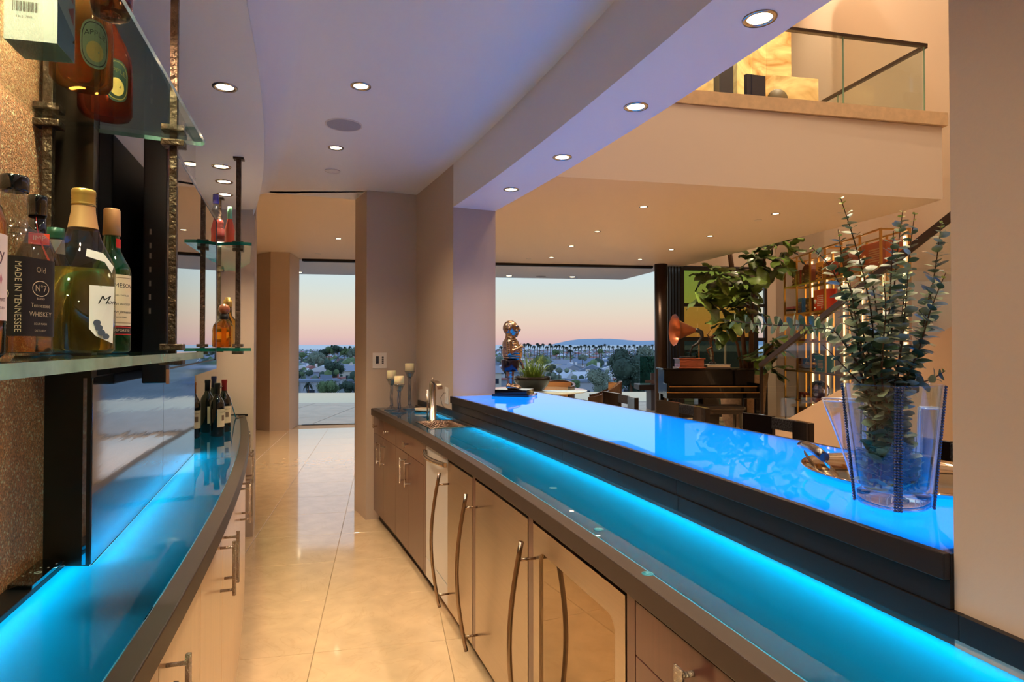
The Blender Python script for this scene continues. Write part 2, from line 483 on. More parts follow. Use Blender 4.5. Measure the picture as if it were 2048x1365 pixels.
sof = struct('ceiling_soffit', mb, plaster_smooth, 'lowered curved soffit over the back counter')

# left walls
mb = MB(); mb.prism([(MW(-3), -3), (MW(1.457), 1.457), (MW(1.457) - 0.3, 1.6), (MW(-3) - 0.3, -3)], 0.0, SOF)
wq = struct('wall_left', mb, quartz, 'sparkling crushed-quartz wall')
mb = MB(); mb.prism([(-1.105, 1.457), (-0.992, 1.452), (-0.992 - 0.02, 1.50), (SW(2.95) - 0.02, 2.95), (LW(2.95) - 0.1, 2.99), (-1.4, 1.6)], CH, SOF)
wp = struct('wall_left_panel', mb, mat('espresso_panel', (34, 25, 20), 0.3, coat=0.3), 'dark espresso pilaster and panel behind the television')
mb = MB(); mb.prism([(LW(2.95), 2.95), (LW(4.7), 4.7), (LW(4.7) - 0.2, 4.7), (LW(2.95) - 0.2, 2.95)], 0, SOF)
struct('wall_left_far', mb, plaster)
mb = MB(); mb.prism([(-1.93, 4.60), (-2.75, 4.40), (-4.6, 4.4), (-4.6, 5.05), (-2.1, 5.05)], 0, SOF); mb.prism([(-1.93, 4.62), (-4.6, 4.42), (-4.6, 5.05), (-2.1, 5.05)], SOF, GC)
struct('wall_left_end', mb, plaster, 'plaster wall end where the back counter stops')
mb = MB(); mb.prism([(-6.3, 4.4), (-4.6, 4.4), (-4.6, 5.05), (-6.3, 5.05)], 0, GC); mb.prism([(-6.5, 4.4), (-6.3, 4.4), (-6.3, 10.7), (-6.5, 10.7)], 0, GC)
struct('wall_left_hall', mb, plaster)
mb = MB(); mb.prism([(-4.45, 10.53), (-4.0, 10.17), (-3.71, 10.25), (-3.80, 10.97), (-4.45, 10.87)], 0, GC)
struct('wall_column', mb, plaster, 'angled plaster pier left of the open wall')
mb = MB(); mb.prism([(-6.3, 10.6), (-4.40, 10.75), (-4.40, 10.9), (-6.3, 10.75)], 0, GC)
struct('wall_front', mb, plaster)

# polished steel cladding of the back counter: three plates
for y0, y1 in ((1.454, 2.244), (2.244, 2.95)):
    mb = MB(); g = 0.0015
    mb.prism([(SW(y0 + g), y0 + g), (SW(y1 - g), y1 - g), (SW(y1 - g) - 0.02, y1 - g - 0.005), (SW(y0 + g) - 0.02, y0 + g - 0.005)], CH + 0.002, 1.352)
    mb.build('steel_plate', steel_bluish, wp, bevel=0.0008, label='polished blue-grey steel plate')
mb = MB(); mb.prism([(SW(1.5) - 0.004, 1.5), (SW(2.95) - 0.004, 2.95), (SW(2.95) - 0.02, 2.945), (SW(1.5) - 0.02, 1.495)], 1.355, SOF)
mb.build('gloss_panel', black_gloss, wp, label='black mirror-gloss panel')

# right wall: galley face, header over the opening, low wall, jambs (one structure each)
T = 0.33
mb = MB(); mb.band(line(WL, -3.1, J0, 0.012, 8), line(WL, -3.1, J0, T, 8), 0, 9.0)
struct('wall_right', mb, plaster, 'plaster wall at the near end of the bar opening')
mb = MB(); mb.band(line(WL, J0, J1, 0.012, 20), line(WL, J0, J1, T, 20), HDR, 9.0)
header = struct('wall_header', mb, plaster_smooth, 'deep header beam over the bar opening')
mb = MB(); mb.band(line(WL, J1, 5.30, 0.012, 6), line(WL, J1, 5.30, T, 6), 0, 9.0)
mb.prism([(-1.193, 5.04), (-0.78, 5.2), (-0.4, 5.30), (-0.6, 5.72), (-1.37, 5.363)], 0, GC)
struct('wall_pillar', mb, plaster, 'plaster pier between galley and living room')
mb = MB(); mb.band(line(WL, J0, J1, 0.03, 20), line(WL, J0, J1, T, 20), 0, 1.0245)
struct('wall_bar', mb, black_matte, 'low wall carrying the raised bar')

# living-room slab (its underside is the ceiling), bulkhead, stone band, overhang
slab = [(-6.4, 4.98), (-2.13, 5.02), (-1.30, 5.3), (-0.7, 5.37), (4.56, 6.49), (4.54, 6.95), (3.40, 11.76), (3.37, WINY(3.37)), (-6.4, WINY(-6.4))]
mb = MB(); mb.prism(slab, GC, 3.74)
struct('ceiling_living', mb, mat('plaster_living', (222, 206, 190), 0.5), 'flat plaster ceiling of the living room')
mb = MB(); mb.prism([(-0.75, 5.36), (4.60, 6.455), (4.585, 6.96), (3.43, 11.8), (3.40, 11.8), (4.50, 6.9), (4.4, 6.55), (-0.75, 5.48)], 3.745, 3.88)
struct('trim_1', mb, stone_band, 'limestone edge band of the upper floor')
mb = MB(); mb.prism([(-0.7, 5.45), (4.50, 6.52), (4.5, 6.9), (3.38, 11.8), (3.37, 13.1), (-6, 13.1), (-6, 5.45)], 3.742, 3.87)
struct('floor_upper', mb, stone_band)
mb = MB(); mb.prism([(-8, WINY(-8)), (3.37, WINY(3.37)), (2.97, 12.75), (2.59, 14.4), (-8, 12.7)], 2.955, 3.3)
struct('ceiling_overhang', mb, plaster_smooth, 'roof overhang outside the open wall')
mb = MB()
mb.prism([(-3.75, WINY(-3.75) - 0.02), (2.75, WINY(2.75) - 0.02), (2.75, WINY(2.75) + 0.10), (-3.75, WINY(-3.75) + 0.10)], 2.925, 2.972)
mb.prism([(-3.75, WINY(-3.75)), (2.75, WINY(2.75)), (2.75, WINY(2.75) + 0.06), (-3.75, WINY(-3.75) + 0.06)], -0.005, 0.004)
struct('door_1', mb, black_matte, 'black head track and sill of the wide open sliding wall')

# right side of living room
mb = MB(); mb.prism([(5.34, 3.0), (5.30, 12.33), (5.6, 12.5), (5.6, 3.0)], 0, 9.0)
struct('wall_living_right', mb, plaster, 'tall plaster wall behind staircase and shelf')
mb = MB(); mb.prism([(3.37, WINY(3.37)), (5.36, WINY(5.36)), (5.36, WINY(5.36) + 0.15), (3.37, WINY(3.37) + 0.15)], 2.99, 9.0)
mb.prism([(-6, 13.1), (3.4, 13.1), (3.4, 13.25), (-6, 13.25)], 3.3, 9.0); mb.prism([(3.3, 12.1), (3.4, 12.1), (3.4, 13.2), (3.3, 13.2)], 3.3, 9.0)
mb.prism([(5.13, WINY(5.13) - 0.02), (5.36, WINY(5.36) - 0.05), (5.36, WINY(5.36) + 0.1), (5.13, WINY(5.13) + 0.1)], 0, 2.99)
struct('wall_living_front', mb, plaster)
mb = MB(); mb.prism([(-6.5, -3.2), (6, -3.2), (6, 13.3), (-6.5, 13.3)], 9.0, 9.1)
struct('ceiling_high', mb, plaster_smooth)
mb = MB(); mb.prism([(-6.5, -3.3), (6, -3.3), (6, -3.1), (-6.5, -3.1)], 0, 9.0); mb.prism([(5.9, -3.1), (6, -3.1), (6, 3.1), (5.9, 3.1)], 0, 9.0); mb.prism([(5.34, 3.0), (6, 3.0), (6, 3.1), (5.34, 3.1)], 0, 9.0)
struct('wall_back', mb, plaster)
mb = MB(); mb.prism([(-4.7, -3.1), (-4.6, -3.1), (-4.6, 4.5), (-4.7, 4.5)], 0, SOF + 0.3)
struct('wall_left_outer', mb, plaster)
mb = MB(); mb.prism([(-6.4, 5.0), (-6.3, 5.0), (-6.3, 13.2), (-6.4, 13.2)], GC, 9.0); mb.prism([(-6.4, 5.0), (-0.7, 5.35), (-0.7, 5.45), (-6.4, 5.1)], 3.74, 9.0)
struct('wall_upper', mb, plaster)

# fixed glazing with olive blinds, its frame, clear narrow window
def wbox(x0, x1, z0, z1, d=0.07, yo=0.0, mbx=None, m=0):
    mbx = mbx or MB()
    mbx.prism([(x0, WINY(x0) + yo), (x1, WINY(x1) + yo), (x1, WINY(x1) + yo + d), (x0, WINY(x0) + yo + d)], z0, z1, m); return mbx


olive = thin_glass('olive_tinted_glass', (192, 196, 128), 0.5); amberp = thin_glass('amber_olive_glass', (204, 182, 122), 0.5)
blk = mat('window_frame_black', (30, 26, 26), 0.35)
mb = MB(); wbox(3.32, 3.39, 0, 2.98, mbx=mb)
for z0, z1 in ((2.90, 2.98), (2.185, 2.25), (1.50, 1.585), (0, 0.08)): wbox(3.39, 4.80, z0, z1, mbx=mb)
wbox(4.76, 4.91, 0, 2.98, d=0.14, yo=-0.07, mbx=mb)
w1 = struct('window_1', mb, blk, 'black framed window wall with olive tinted panes')
for z0, z1 in ((0.08, 1.50), (1.585, 2.185), (2.25, 2.90)):
    wbox(3.39, 4.76, z0, z1, d=0.008, yo=0.03).build('pane', olive if z0 > 2 else (amberp if z0 > 1 else thin_glass('smoked_glass', (140, 136, 112), 0.7)), w1)
mb = MB()
for z0, z1 in ((2.90, 2.98), (2.185, 2.25), (1.50, 1.57), (0, 0.08)): wbox(4.91, 5.12, z0, z1, mbx=mb)
wbox(5.075, 5.13, 0, 2.98, mbx=mb); wbox(4.91, 4.93, 0, 2.98, mbx=mb)
w2 = struct('window_2', mb, blk, 'narrow black framed window beside the shelf wall')
for z0, z1 in ((0.08, 1.50), (1.57, 2.185), (2.25, 2.90)): wbox(4.93, 5.075, z0, z1, d=0.008, yo=0.03).build('pane', glass_clear, w2)

# folded door leaves stacked beside the column
fd = thing('folding_door', 'stack of folded black framed glass door leaves beside the round column', 'door', (3.15, 11.95, 0))
for k in range(5):
    x = 3.03 + k * 0.058
    mb = MB(); mb.box((x, 11.95, 1.48), (0.026, 0.12, 2.93)); mb.build('door_leaf', blk, fd)
    mb = MB(); mb.box((x + 0.029, 12.25, 1.48), (0.012, 0.5, 2.8)); mb.build('pane', mat('door_pane', (210, 214, 220), 0.08, trans=0.4), fd)
mb = MB(); mb.lathe([(0.122, 0), (0.122, GC)], (2.85, 11.75, 0), 32)
tag(mb.build('round_column', bronze_dark, origin=(2.85, 11.75, 0)), 'round dark bronze column at the end of the open wall', 'column')

# ------------------------------------------------ recessed lights
SPOTS = {}


def downlight(label, x, y, z, r=0.05, watts=None, kind='plain', group=None, tilt=0.0, trim=None):
    key = (round(r, 3), kind)
    wts = SPOT_W if watts is None else watts
    lk = (round(wts, 2), kind)
    if lk not in SPOTS:
        l = bpy.data.lights.new('spot_light', 'SPOT'); l.energy = wts * 10; l.color = WARM; l.spot_size = math.radians(118); l.spot_blend = 0.9; l.shadow_soft_size = 0.035
        SPOTS[lk] = l
    t = thing('recessed_downlight', label, 'ceiling light', (x, y, z), group)
    mb = MB(); mb.shell([(r * 0.66, 0.012), (r * 0.70, -0.001), (r * 0.76, -0.004), (r * 0.97, -0.004), (r, -0.001), (r, 0.0015)], (x, y, z), 28)
    mb.build('trim', trim or nickel, t)
    mb = MB(); mb.lathe([(r * 0.68, -0.0006), (r * 0.67, 0.001)], (x, y, z), 24); mb.build('lens', lamp_on, t)
    if wts > 0:
        o = bpy.data.objects.new('spot_light', SPOTS[lk]); COL.objects.link(o); o.parent = t; o.location = (0, 0, -0.012)
        if tilt: o.rotation_euler = (0, tilt, 0)
    return t


for lab, x, y in (('recessed downlight nearest the camera in the galley ceiling', -0.742, 3.0), ('recessed downlight beyond the round speaker in the galley ceiling', -1.135, 3.944)):
    downlight(lab, x, y, CEIL, 0.05, SPOT_W)
for k, (x, y) in enumerate(((-0.38, 2.05), (-0.08, 1.1), (0.12, 0.1), (0.25, -1.0))):
    downlight('recessed downlight overhead in the galley ceiling, out of view %s' % ('just ahead', 'above', 'behind', 'far behind')[k], x, y, CEIL, 0.05, SPOT_W)
for lab, x, y in (('first and largest downlight under the header beam', 0.732, 1.805), ('second downlight from the near end under the header beam', 0.502, 2.479),
                  ('third downlight from the near end under the header beam', 0.2587, 3.15), ('farthest downlight under the header beam', -0.005, 3.806)):
    downlight(lab, x, y, HDR, 0.05, 3.2)
for lab, x, y in (('nearest of three downlights in the soffit over the shelves', -1.58, 3.33), ('middle of three downlights in the soffit over the shelves', -1.71, 3.64),
                  ('farthest of three downlights in the soffit over the shelves', -1.85, 3.95)):
    downlight(lab, x, y, SOF, 0.05, 6.0)
for k, (x, y) in enumerate(((-0.93, 0.85), (-1.0, 1.25), (-0.78, 0.35), (-1.2, 2.3))):
    downlight('added downlight washing the quartz wall above the bottle shelves, place %s' % ('one', 'two', 'three', 'four')[k], x + 0.12, y, SOF, 0.045, 10.0)  # spots added to warm and brighten the quartz wall


def px(x, y, rel):       # photo measurement -> plan position on a horizontal plane rel above the eye
    Z = F * rel / (690.0 - y); return ((x - 1024.0) * Z / F, Z)


far = [(676, 477, 'downlight in the hall ceiling before the open wall'), (1288, 413, 'nearest downlight in the living room ceiling beyond the bar'), (1143, 492, 'small downlight near the jamb in the living room ceiling'),
       (1103, 515, 'dim downlight far left in the living room ceiling'), (1343.5, 499, 'downlight left of the round column top'), (1280.6, 519, 'downlight closest to the sliding wall track'),
       (1421, 472, 'downlight in front of the fig tree in the living room ceiling'), (1553, 427, 'rightmost downlight in the living room ceiling')]
for x, y, lab in far:
    a, b = px(x, y, GC - EYE); downlight(lab, a, b, GC, 0.05, 19.0)
for x, y, lab in ((-1.3, 7.3, 'added hall fill downlight hidden behind the pier'), (-1.1, 9.2, 'added hall fill downlight hidden behind the pier near the terrace'), (-3.6, 7.0, 'added hall fill downlight hidden behind the wall end')):
    downlight(lab, x, y, GC, 0.05, 19.0)  # unseen lamps added to brighten the dark hall
a, b = px(1195, 463, GC - EYE)
downlight('unlit looking bronze rimmed downlight in the living room ceiling', a, b, GC, 0.05, 0, trim=bronze_dark)
for x, y, lab in ((597, 545, 'downlight in the roof overhang left of the pier'), (1018, 552, 'left downlight in the roof overhang behind the statue'), (1145, 554, 'right downlight in the roof overhang')):
    a, b = px(x, y, 2.955 - EYE); downlight(lab, a, b, 2.955, 0.09, 3.0)


def disc(name, label, cat, x, y, z, r, m, ring=True):
    t = thing(name, label, cat, (x, y, z))
    mb = MB(); mb.shell([(r * 0.93, -0.002), (r * 0.95, -0.006), (r, -0.004), (r, 0.001)], (x, y, z), 40); mb.build('rim', white_plastic, t)
    mb = MB(); mb.lathe([(r * 0.92, -0.0035), (r * 0.92, 0.001)], (x, y, z), 40); mb.build('grille', m, t)


grille = mat('speaker_grille', (168, 164, 170), 0.7, bump=0.6, bscale=400)
disc('ceiling_speaker', 'round white speaker grille in the galley ceiling', 'speaker', -0.97, 3.53, CEIL, 0.105, grille)
disc('smoke_detector', 'flat round cover in the galley ceiling past the last downlight', 'detector', -1.31, 4.47, CEIL, 0.055, white_plastic)
for x, y, lab in ((1185, 521, 'small pale round cover in the living room ceiling near the track'), (1057, 517.6, 'pale round cover in the living room ceiling beside the jamb'),
                  (1517, 440, 'pale round cover in the living room ceiling above the tall shelf'), (635, 507, 'pale round cover in the hall ceiling')):
    a, b = px(x, y, GC - EYE); disc('ceiling_cover', lab, 'ceiling cover', a, b, GC, 0.05, white_plastic)
a, b = px(1082, 553, 2.955 - EYE); disc('ceiling_speaker', 'round speaker in the roof overhang', 'speaker', a, b, 2.955, 0.12, grille)

# high lamps of the double-height room (unseen, added above the frame as fill and wall wash)
for k, (x, y, wt) in enumerate(((4.85, 8.2, 34), (4.85, 9.8, 34), (4.85, 6.9, 34), (3.0, 4.2, 16), (4.2, 5.4, 16), (2.6, 1.8, 22), (4.4, 3.4, 20), (4.8, 0.5, 22), (4.0, 10.4, 30), (2.2, 8.5, 30), (0.4, 8.0, 30))):
    downlight('added high fill spotlight of the living room, out of view, number %s along' % ('one', 'two', 'three', 'four', 'five', 'six', 'seven', 'eight', 'nine', 'ten', 'eleven')[k], x, y, 9.0, 0.07, wt * 1.9)
# ------------------------------------------------ RIGHT COUNTER
fr_low = frosted('frosted_blue_glass', (4, 152, 180), 1.7, dif=(4, 24, 30))
fr_bar = frosted('frosted_azure_glass', (4, 130, 255), 1.36, dif=(3, 40, 90), ex=6.2)
cav_white = mat('cavity_white', (200, 215, 225), 0.7)
RB = 0.375        # offset of glass back edge from front edge
Y0, Y1 = -2.2, 5.02
ct = thing('worktop', 'dark honed stone bar worktop with a back-lit blue glass inlay and sink cut-out', 'worktop', (RF(2.5), 2.5, CH))
mb = MB(); n = 40
mb.band(line(RF, Y0, Y1, 0, n), line(RF, Y0, Y1, 0.047, n), 0.857, CH)                     # front edge
mb.band(line(RF, Y0, Y1, 0.047, n), line(RF, Y0, Y1, RB + 0.02, n), 0.832, 0.845)               # cavity floor
yb = Y1
mb.band(line(RF, Y0, Y1, 0.030, n), line(RF, Y0, Y1, 0.0465, n), 0.832, 0.857)
mb.prism([off(RF, Y1, 0), off(RF, Y1, RB), (off(RF, Y1, RB)[0] - 0.03, off(RF, Y1, RB)[1] + 0.12), (off(RF, Y1, 0)[0] - 0.0, Y1 + 0.03)], 0.857, CH)
mb.build('stone_edge', dark_stone, ct, bevel=0.003)
SY0, SY1 = 3.76, 4.12       # sink span along the counter
SD0, SD1 = 0.10, 0.345


def glasspiece(y0, y1, d0, d1, nn=14):
    m = MB(); m.band(line(RF, y0, y1, d0, nn), line(RF, y0, y1, d1, nn), CH - 0.010, CH + 0.0005, m=1, mtop=0)
    return m


clear_under = thin_glass('clear_underside', (235, 248, 250), 0.0)
g = MB()
for a, b, c, d in ((Y0, SY0, 0.0475, RB), (SY1, Y1 - 0.005, 0.0475, RB), (SY0, SY1, 0.0475, SD0 - 0.002), (SY0, SY1, SD1 + 0.002, RB)):
    A = line(RF, a, b, c, 24); B = line(RF, a, b, d, 24)
    rows = [[(p[0], p[1], CH) for p in A], [(p[0], p[1], CH) for p in B]]
    g.grid(rows, 0, False)
g.build('glass_inlay', fr_low, ct)
mb = MB(); mb.band(line(RF, Y0, 3.72, 0.0475, 24), line(RF, Y0, 3.72, RB + 0.02, 24), 0.8455, 0.8475); mb.build('cavity_floor', cav_white, ct)
mb = MB(); mb.band(line(RF, Y0, 3.72, RB - 0.006, 30), line(RF, Y0, 3.72, RB - 0.001, 30), CH - 0.046, CH - 0.026)
mb.band(line(RF, 4.15, Y1 - 0.2, RB - 0.006, 8), line(RF, 4.15, Y1 - 0.2, RB - 0.001, 8), CH - 0.046, CH - 0.026)
mb.build('led_strip', emis('blue_led_low', (150, 230, 255), 19.0), ct)
for x, y in ((1197, 1058), (1294, 1146), (1106, 976)):
    a, b = px(x, y, CH - EYE); mb = MB(); mb.lathe([(0.014, 0.0), (0.014, 0.0012), (0.011, 0.0014), (0.011, 0.0004), (0.0, 0.0004)], (a, b, CH), 24)
    mb.build('touch_sensor', mat('sensor_teal', (40, 120, 140), 0.3), ct)

# ledge and backsplash panels
bs = thing('backsplash', 'black panelled backsplash between blue worktop and raised bar', 'backsplash', (WL(2.5), 2.5, CH))
mb = MB(); mb.band(line(RF, Y0, 5.1, RB, 40), line(WL, Y0, 5.1, 0.014, 40), 0.86, 0.921); mb.build('ledge', mat('ledge_dark', (70, 56, 50), 0.25, metal=0.3), bs, bevel=0.002)
mb = MB(); mb.band(line(RF, Y0, 5.1, RB + 0.012, 40), line(WL, Y0, 5.1, 0.014, 40), 0.921, 0.930); mb.build('ledge_cap', black_panel, bs)
for k in range(9):
    a, b = Y0 + k * (5.1 - Y0) / 9, Y0 + (k + 1) * (5.1 - Y0) / 9
    mb = MB(); mb.band(line(WL, a + .0006, b - .0006, -0.002, 6), line(WL, a + .0006, b - .0006, 0.0125, 6), 0.930, 0.9735); mb.build('panel', black_panel, bs)
for k in range(4):
    a, b = J0 + k * (J1 - J0) / 4, J0 + (k + 1) * (J1 - J0) / 4
    mb = MB(); mb.band(line(WL, a + .0006, b - .0006, 0.003, 6), line(WL, a + .0006, b - .0006, 0.03, 6), 0.9750, 1.0247); mb.build('panel', black_panel, bs)

# raised bar
def barline(y0, y1, d, n=24): return line(WL, y0, y1, d, n)


def BFo(y, d): return off(BF, y, d)


nosing_m = mat('bar_nosing_black', (30, 25, 26), 0.4, spec=0.3)
bt = thing('raised_bar', 'raised bar top of glowing azure glass with a dark stone nosing', 'bar top', (WL(2.7) + 0.3, 2.7, BH))
mb = MB(); mb.band(barline(J0 + 0.001, J1 + 0.0, -0.01, 30), barline(J0 + 0.001, J1, 0.006, 30), BH - 0.045, BH + 0.001)
YF0, YF1 = 0.4, 4.84
mb.band([BFo(YF0 + (YF1 - YF0) * i / 30, -0.012) for i in range(31)], [BFo(YF0 + (YF1 - YF0) * i / 30, 0.0) for i in range(31)], BH - 0.045, BH + 0.001)
mb.prism([off(WL, J1, T + 0.005), BFo(YF1, 0.0), BFo(YF1 - 0.012, 0.0), (off(WL, J1, T + 0.005)[0] + .005, off(WL, J1, T + 0.005)[1] - 0.012)], BH - 0.045, BH + 0.001)
mb.build('stone_edge', nosing_m, bt, bevel=0.002)
A = barline(J0 + 0.002, J1 - 0.002, 0.0065, 30)
A2 = barline(J0 + 0.002, J1 - 0.002, T + 0.002, 30)
B2 = [BFo(YF0 + 0.45 + (YF1 - YF0 - 0.45) * i / 30, -0.012) for i in range(31)]
g = MB()
g.grid([[(p[0], p[1], BH) for p in A], [(p[0], p[1], BH) for p in A2], [(p[0], p[1], BH) for p in B2]], 0, False)
g.build('glass_top', fr_bar, bt)
A = barline(J0 + 0.002, J1 - 0.03, 0.012, 30); A2 = barline(J0 + 0.002, J1 - 0.03, T, 30); B3 = [BFo(YF0 + 0.45 + (YF1 - YF0 - 0.48) * i / 30, -0.03) for i in range(31)]
A = barline(J0 + 0.03, J1 - 0.03, 0.012, 30)
g = MB(); g.grid([[(p[0], p[1], BH - 0.035) for p in A], [(p[0], p[1], BH - 0.035) for p in A2], [(p[0], p[1], BH - 0.035) for p in B3]][::-1], 0, False)
mbx_ = MB(); mbx_.band(line(WL, J0 + 0.001, J0 + 0.02, 0.006, 2), line(WL, J0 + 0.001, J0 + 0.02, T, 2), BH - 0.045, BH - 0.001); mbx_.build('end_block', nosing_m, bt)
g.build('light_panel', emis('azure_light_panel', (255, 255, 255), 2.35), bt)
mb = MB(); mb.band(barline(J0 + 0.002, J1 - 0.03, 0.34, 20), [(p[0] - 0.03, p[1]) for p in [BFo(J0 + 0.4 + (YF1 - J0 - 0.45) * i / 20, -0.0) for i in range(21)]], BH - 0.048, BH - 0.038)
mb.build('bar_underside', dark_stone, bt)

# sink
sk = thing('sink', 'hammered rectangular metal sink set in the far end of the worktop', 'sink', (RF(3.95) + 0.2, 3.95, CH))
mb = MB()
P = lambda y, d, z: off(RF, y, d) + (z,)
def ring(y0, y1, d0, d1, z):
    return [P(y0, d0, z), P(y0, d1, z), P(y1, d1, z), P(y1, d0, z)]
rows = [ring(SY0, SY1, SD0, SD1, CH + 0.003), ring(SY0 + .012, SY1 - .012, SD0 + .012, SD1 - .012, CH + 0.003), ring(SY0 + .018, SY1 - .018, SD0 + .018, SD1 - .018, CH - 0.01),
        ring(SY0 + .028, SY1 - .028, SD0 + .028, SD1 - .028, CH - 0.13), ring(SY0 + .07, SY1 - .07, SD0 + .07, SD1 - .07, CH - 0.14)]
mb.grid(rows, 0, False, True); o = len(mb.v) - 4; mb.f.append((o, o + 1, o + 2, o + 3)); mb.m.append(0); mb.s.append(False)
mb.build('basin', mat('hammered_copper_nickel', (178, 150, 128), 0.25, metal=1.0, bump=1.0, bscale=110), sk)
c = off(RF, 3.94, 0.22)
mb = MB(); mb.lathe([(0.022, CH - 0.139), (0.022, CH - 0.135), (0.012, CH - 0.136), (0, CH - 0.137)], (c[0], c[1], 0), 20); mb.build('drain', nickel, sk)

# faucet
fx, fy = -0.547, 4.25
fa = thing('faucet', 'tall cylindrical nickel faucet with a curved flat spout behind the sink', 'faucet', (fx, fy, CH))
mb = MB(); mb.lathe([(0.030, CH), (0.030, CH + 0.004), (0.0235, CH + 0.006), (0.0235, CH + 0.245), (0.021, CH + 0.262), (0.014, CH + 0.272), (0, CH + 0.275)], (fx, fy, 0), 28); mb.build('body', nickel, fa)
mb = MB(); mb.tube([(fx, fy, CH + 0.27), (fx, fy, CH + 0.292)], 0.004, 8); mb.build('lever', nickel, fa)
mb = MB(); pts = []
for i in range(9):
    a = PI / 2 * i / 8; pts.append((0.006 + 0.072 * math.sin(a), CH + 0.270 - 0.050 * (1 - math.cos(a))))
sdx, sdy = 0.72, -0.69
rows = [[(fx + sdx * u - sdy * w_, fy + sdy * u + sdx * w_, z + dz) for u, z in pts] for w_, dz in ((-0.023, 0.003), (0.023, 0.003), (0.023, -0.004), (-0.023, -0.004))]
mb.grid(rows + [rows[0]], 0, False); mb.build('spout', nickel, fa)
mb = MB(); mb.tube([(fx - 0.034, fy - .01, CH), (fx - 0.034, fy - .01, CH + 0.21)], 0.0065, 10); mb.build('side_tube', nickel, fa)

# soap dish and cable, outlets, keypad
dx, dy = -0.675, 4.78
sd = thing('charging_dish', 'flat cream oval dish behind the faucet', 'dish', (dx, dy, CH))
mb = MB(); mb.lathe([(0.05, 0.006), (0.075, 0.010), (0.086, 0.026), (0.08, 0.028), (0.0, 0.027)], (dx, dy, CH), 32, sx=1.0, sy=0.75, rz=-0.3); mb.build('dish', mat('cream_enamel', (226, 206, 176), 0.3), sd)
mb = MB(); mb.lathe([(0.088, 0.0), (0.092, 0.003), (0.088, 0.006), (0.0, 0.006)], (dx, dy, CH), 32, sx=1.0, sy=0.75, rz=-0.3); mb.build('base', crystal, sd)


def wallplate(name, label, cat, y, z, wd, ht, mb2=None):
    a = Vector(off(WL, y - wd / 2, 0.012)); b = Vector(off(WL, y + wd / 2, 0.012)); nrm = Vector((b.y - a.y, -(b.x - a.x))).normalized() * -1
    t = thing(name, label, cat, (a.x, y, z))
    mb = MB(); mb.prism([tuple(a), tuple(b), tuple(b + nrm * 0.006), tuple(a + nrm * 0.006)], z - ht / 2, z + ht / 2); mb.build('cover_plate', white_plastic, t, bevel=0.0015)
    a2 = a + (b - a) * 0.28; b2 = a + (b - a) * 0.72
    for s in (-1, 1):
        mb = MB(); mb.prism([tuple(a2 + nrm * 0.006), tuple(b2 + nrm * 0.006), tuple(b2 + nrm * 0.009), tuple(a2 + nrm * 0.009)], z + s * ht * 0.2 - ht * 0.14, z + s * ht * 0.2 + ht * 0.14)
        mb.build('socket', white_plastic, t)
    return t, a + nrm * 0.01


t, pp = wallplate('outlet', 'white outlet plate on the wall beside the faucet, with a cable', 'outlet', 4.42, 1.065, 0.075, 0.118)
mb = MB(); pts = [(pp.x, 4.44, 1.08), (pp.x - 0.03, 4.42, 1.085), (pp.x - 0.055, 4.44, 1.05), (pp.x - 0.05, 4.47, 1.0), (pp.x - 0.03, 4.5, 0.96), (pp.x - 0.04, 4.55, 0.935), (pp.x - 0.07, 4.60, 0.929)]
tag(mb.tube(pts, 0.0022, 6).build('cable', mat('grey_cable', (110, 96, 88), 0.5), origin=(pp.x, 4.44, 1.08)), 'thin grey cable hanging from the wall outlet beside the faucet', 'cable')
t, _ = wallplate('outlet', 'second white outlet plate half hidden behind the faucet', 'outlet', 4.80, 1.02, 0.075, 0.10)
# keypad on pier: pier front runs (-1.193,5.04) -> (-0.78,5.2)
pa = Vector((-1.193, 5.04)); pb = Vector((-0.78, 5.2)); pd = (pb - pa).normalized(); pn = Vector((pd.y, -pd.x))
kp = thing('keypad', 'white wall keypad with a dark display on the plaster pier', 'keypad', (-1.13, 5.06, 1.30))


def pl(u, v, d): p = pa + pd * u + pn * d; return (p.x, p.y, v)


def pbox(u0, u1, z0, z1, d0, d1):
    m = MB(); A = pl(u0, 0, d0)[:2]; B = pl(u1, 0, d0)[:2]; C = pl(u1, 0, d1)[:2]; D = pl(u0, 0, d1)[:2]; m.prism([A, B, C, D], z0, z1); return m


pbox(0.05, 0.165, 1.235, 1.365, 0.0, 0.007).build('cover_plate', white_plastic, kp, bevel=0.002)
pbox(0.075, 0.10, 1.275, 1.335, 0.007, 0.0085).build('display', black_gloss, kp)
for k in range(4): pbox(0.124, 0.140, 1.275 + k * 0.016, 1.284 + k * 0.016, 0.007, 0.0085).build('button', black_matte, kp)

# ------------------------------------------------ BASE CABINETS, RIGHT
FD = 0.018   # face of doors behind the stone edge
def yx(cf, d, x):
    lo, hi = 0.5, 5.2
    for _ in range(50):
        m = (lo + hi) / 2; p = off(cf, m, d)
        if p[0] / p[1] * F + 1024 > x: lo = m
        else: hi = m
    return (lo + hi) / 2


def facebox(cf, sgn, y0, y1, z0, z1, d0, d1, n=3, m=0, mbx=None):
    """slab following the cabinet curve; d measured from the stone edge into the cabinet"""
    mbx = mbx or MB(); mbx.band(line(cf, y0, y1, sgn * d0, n), line(cf, y0, y1, sgn * d1, n), z0, z1, m); return mbx


def frame(cf, sgn, y):
    p = Vector(off(cf, y, 0)); p2 = Vector(off(cf, y, 1.0)); nrm = (p2 - p) * sgn; tan = Vector((-nrm.y, nrm.x)) * (1 if True else -1)
    return p, nrm, tan


def pt(cf, sgn, y, d, z):
    p = off(cf, y, sgn * d); return (p[0], p[1], z)


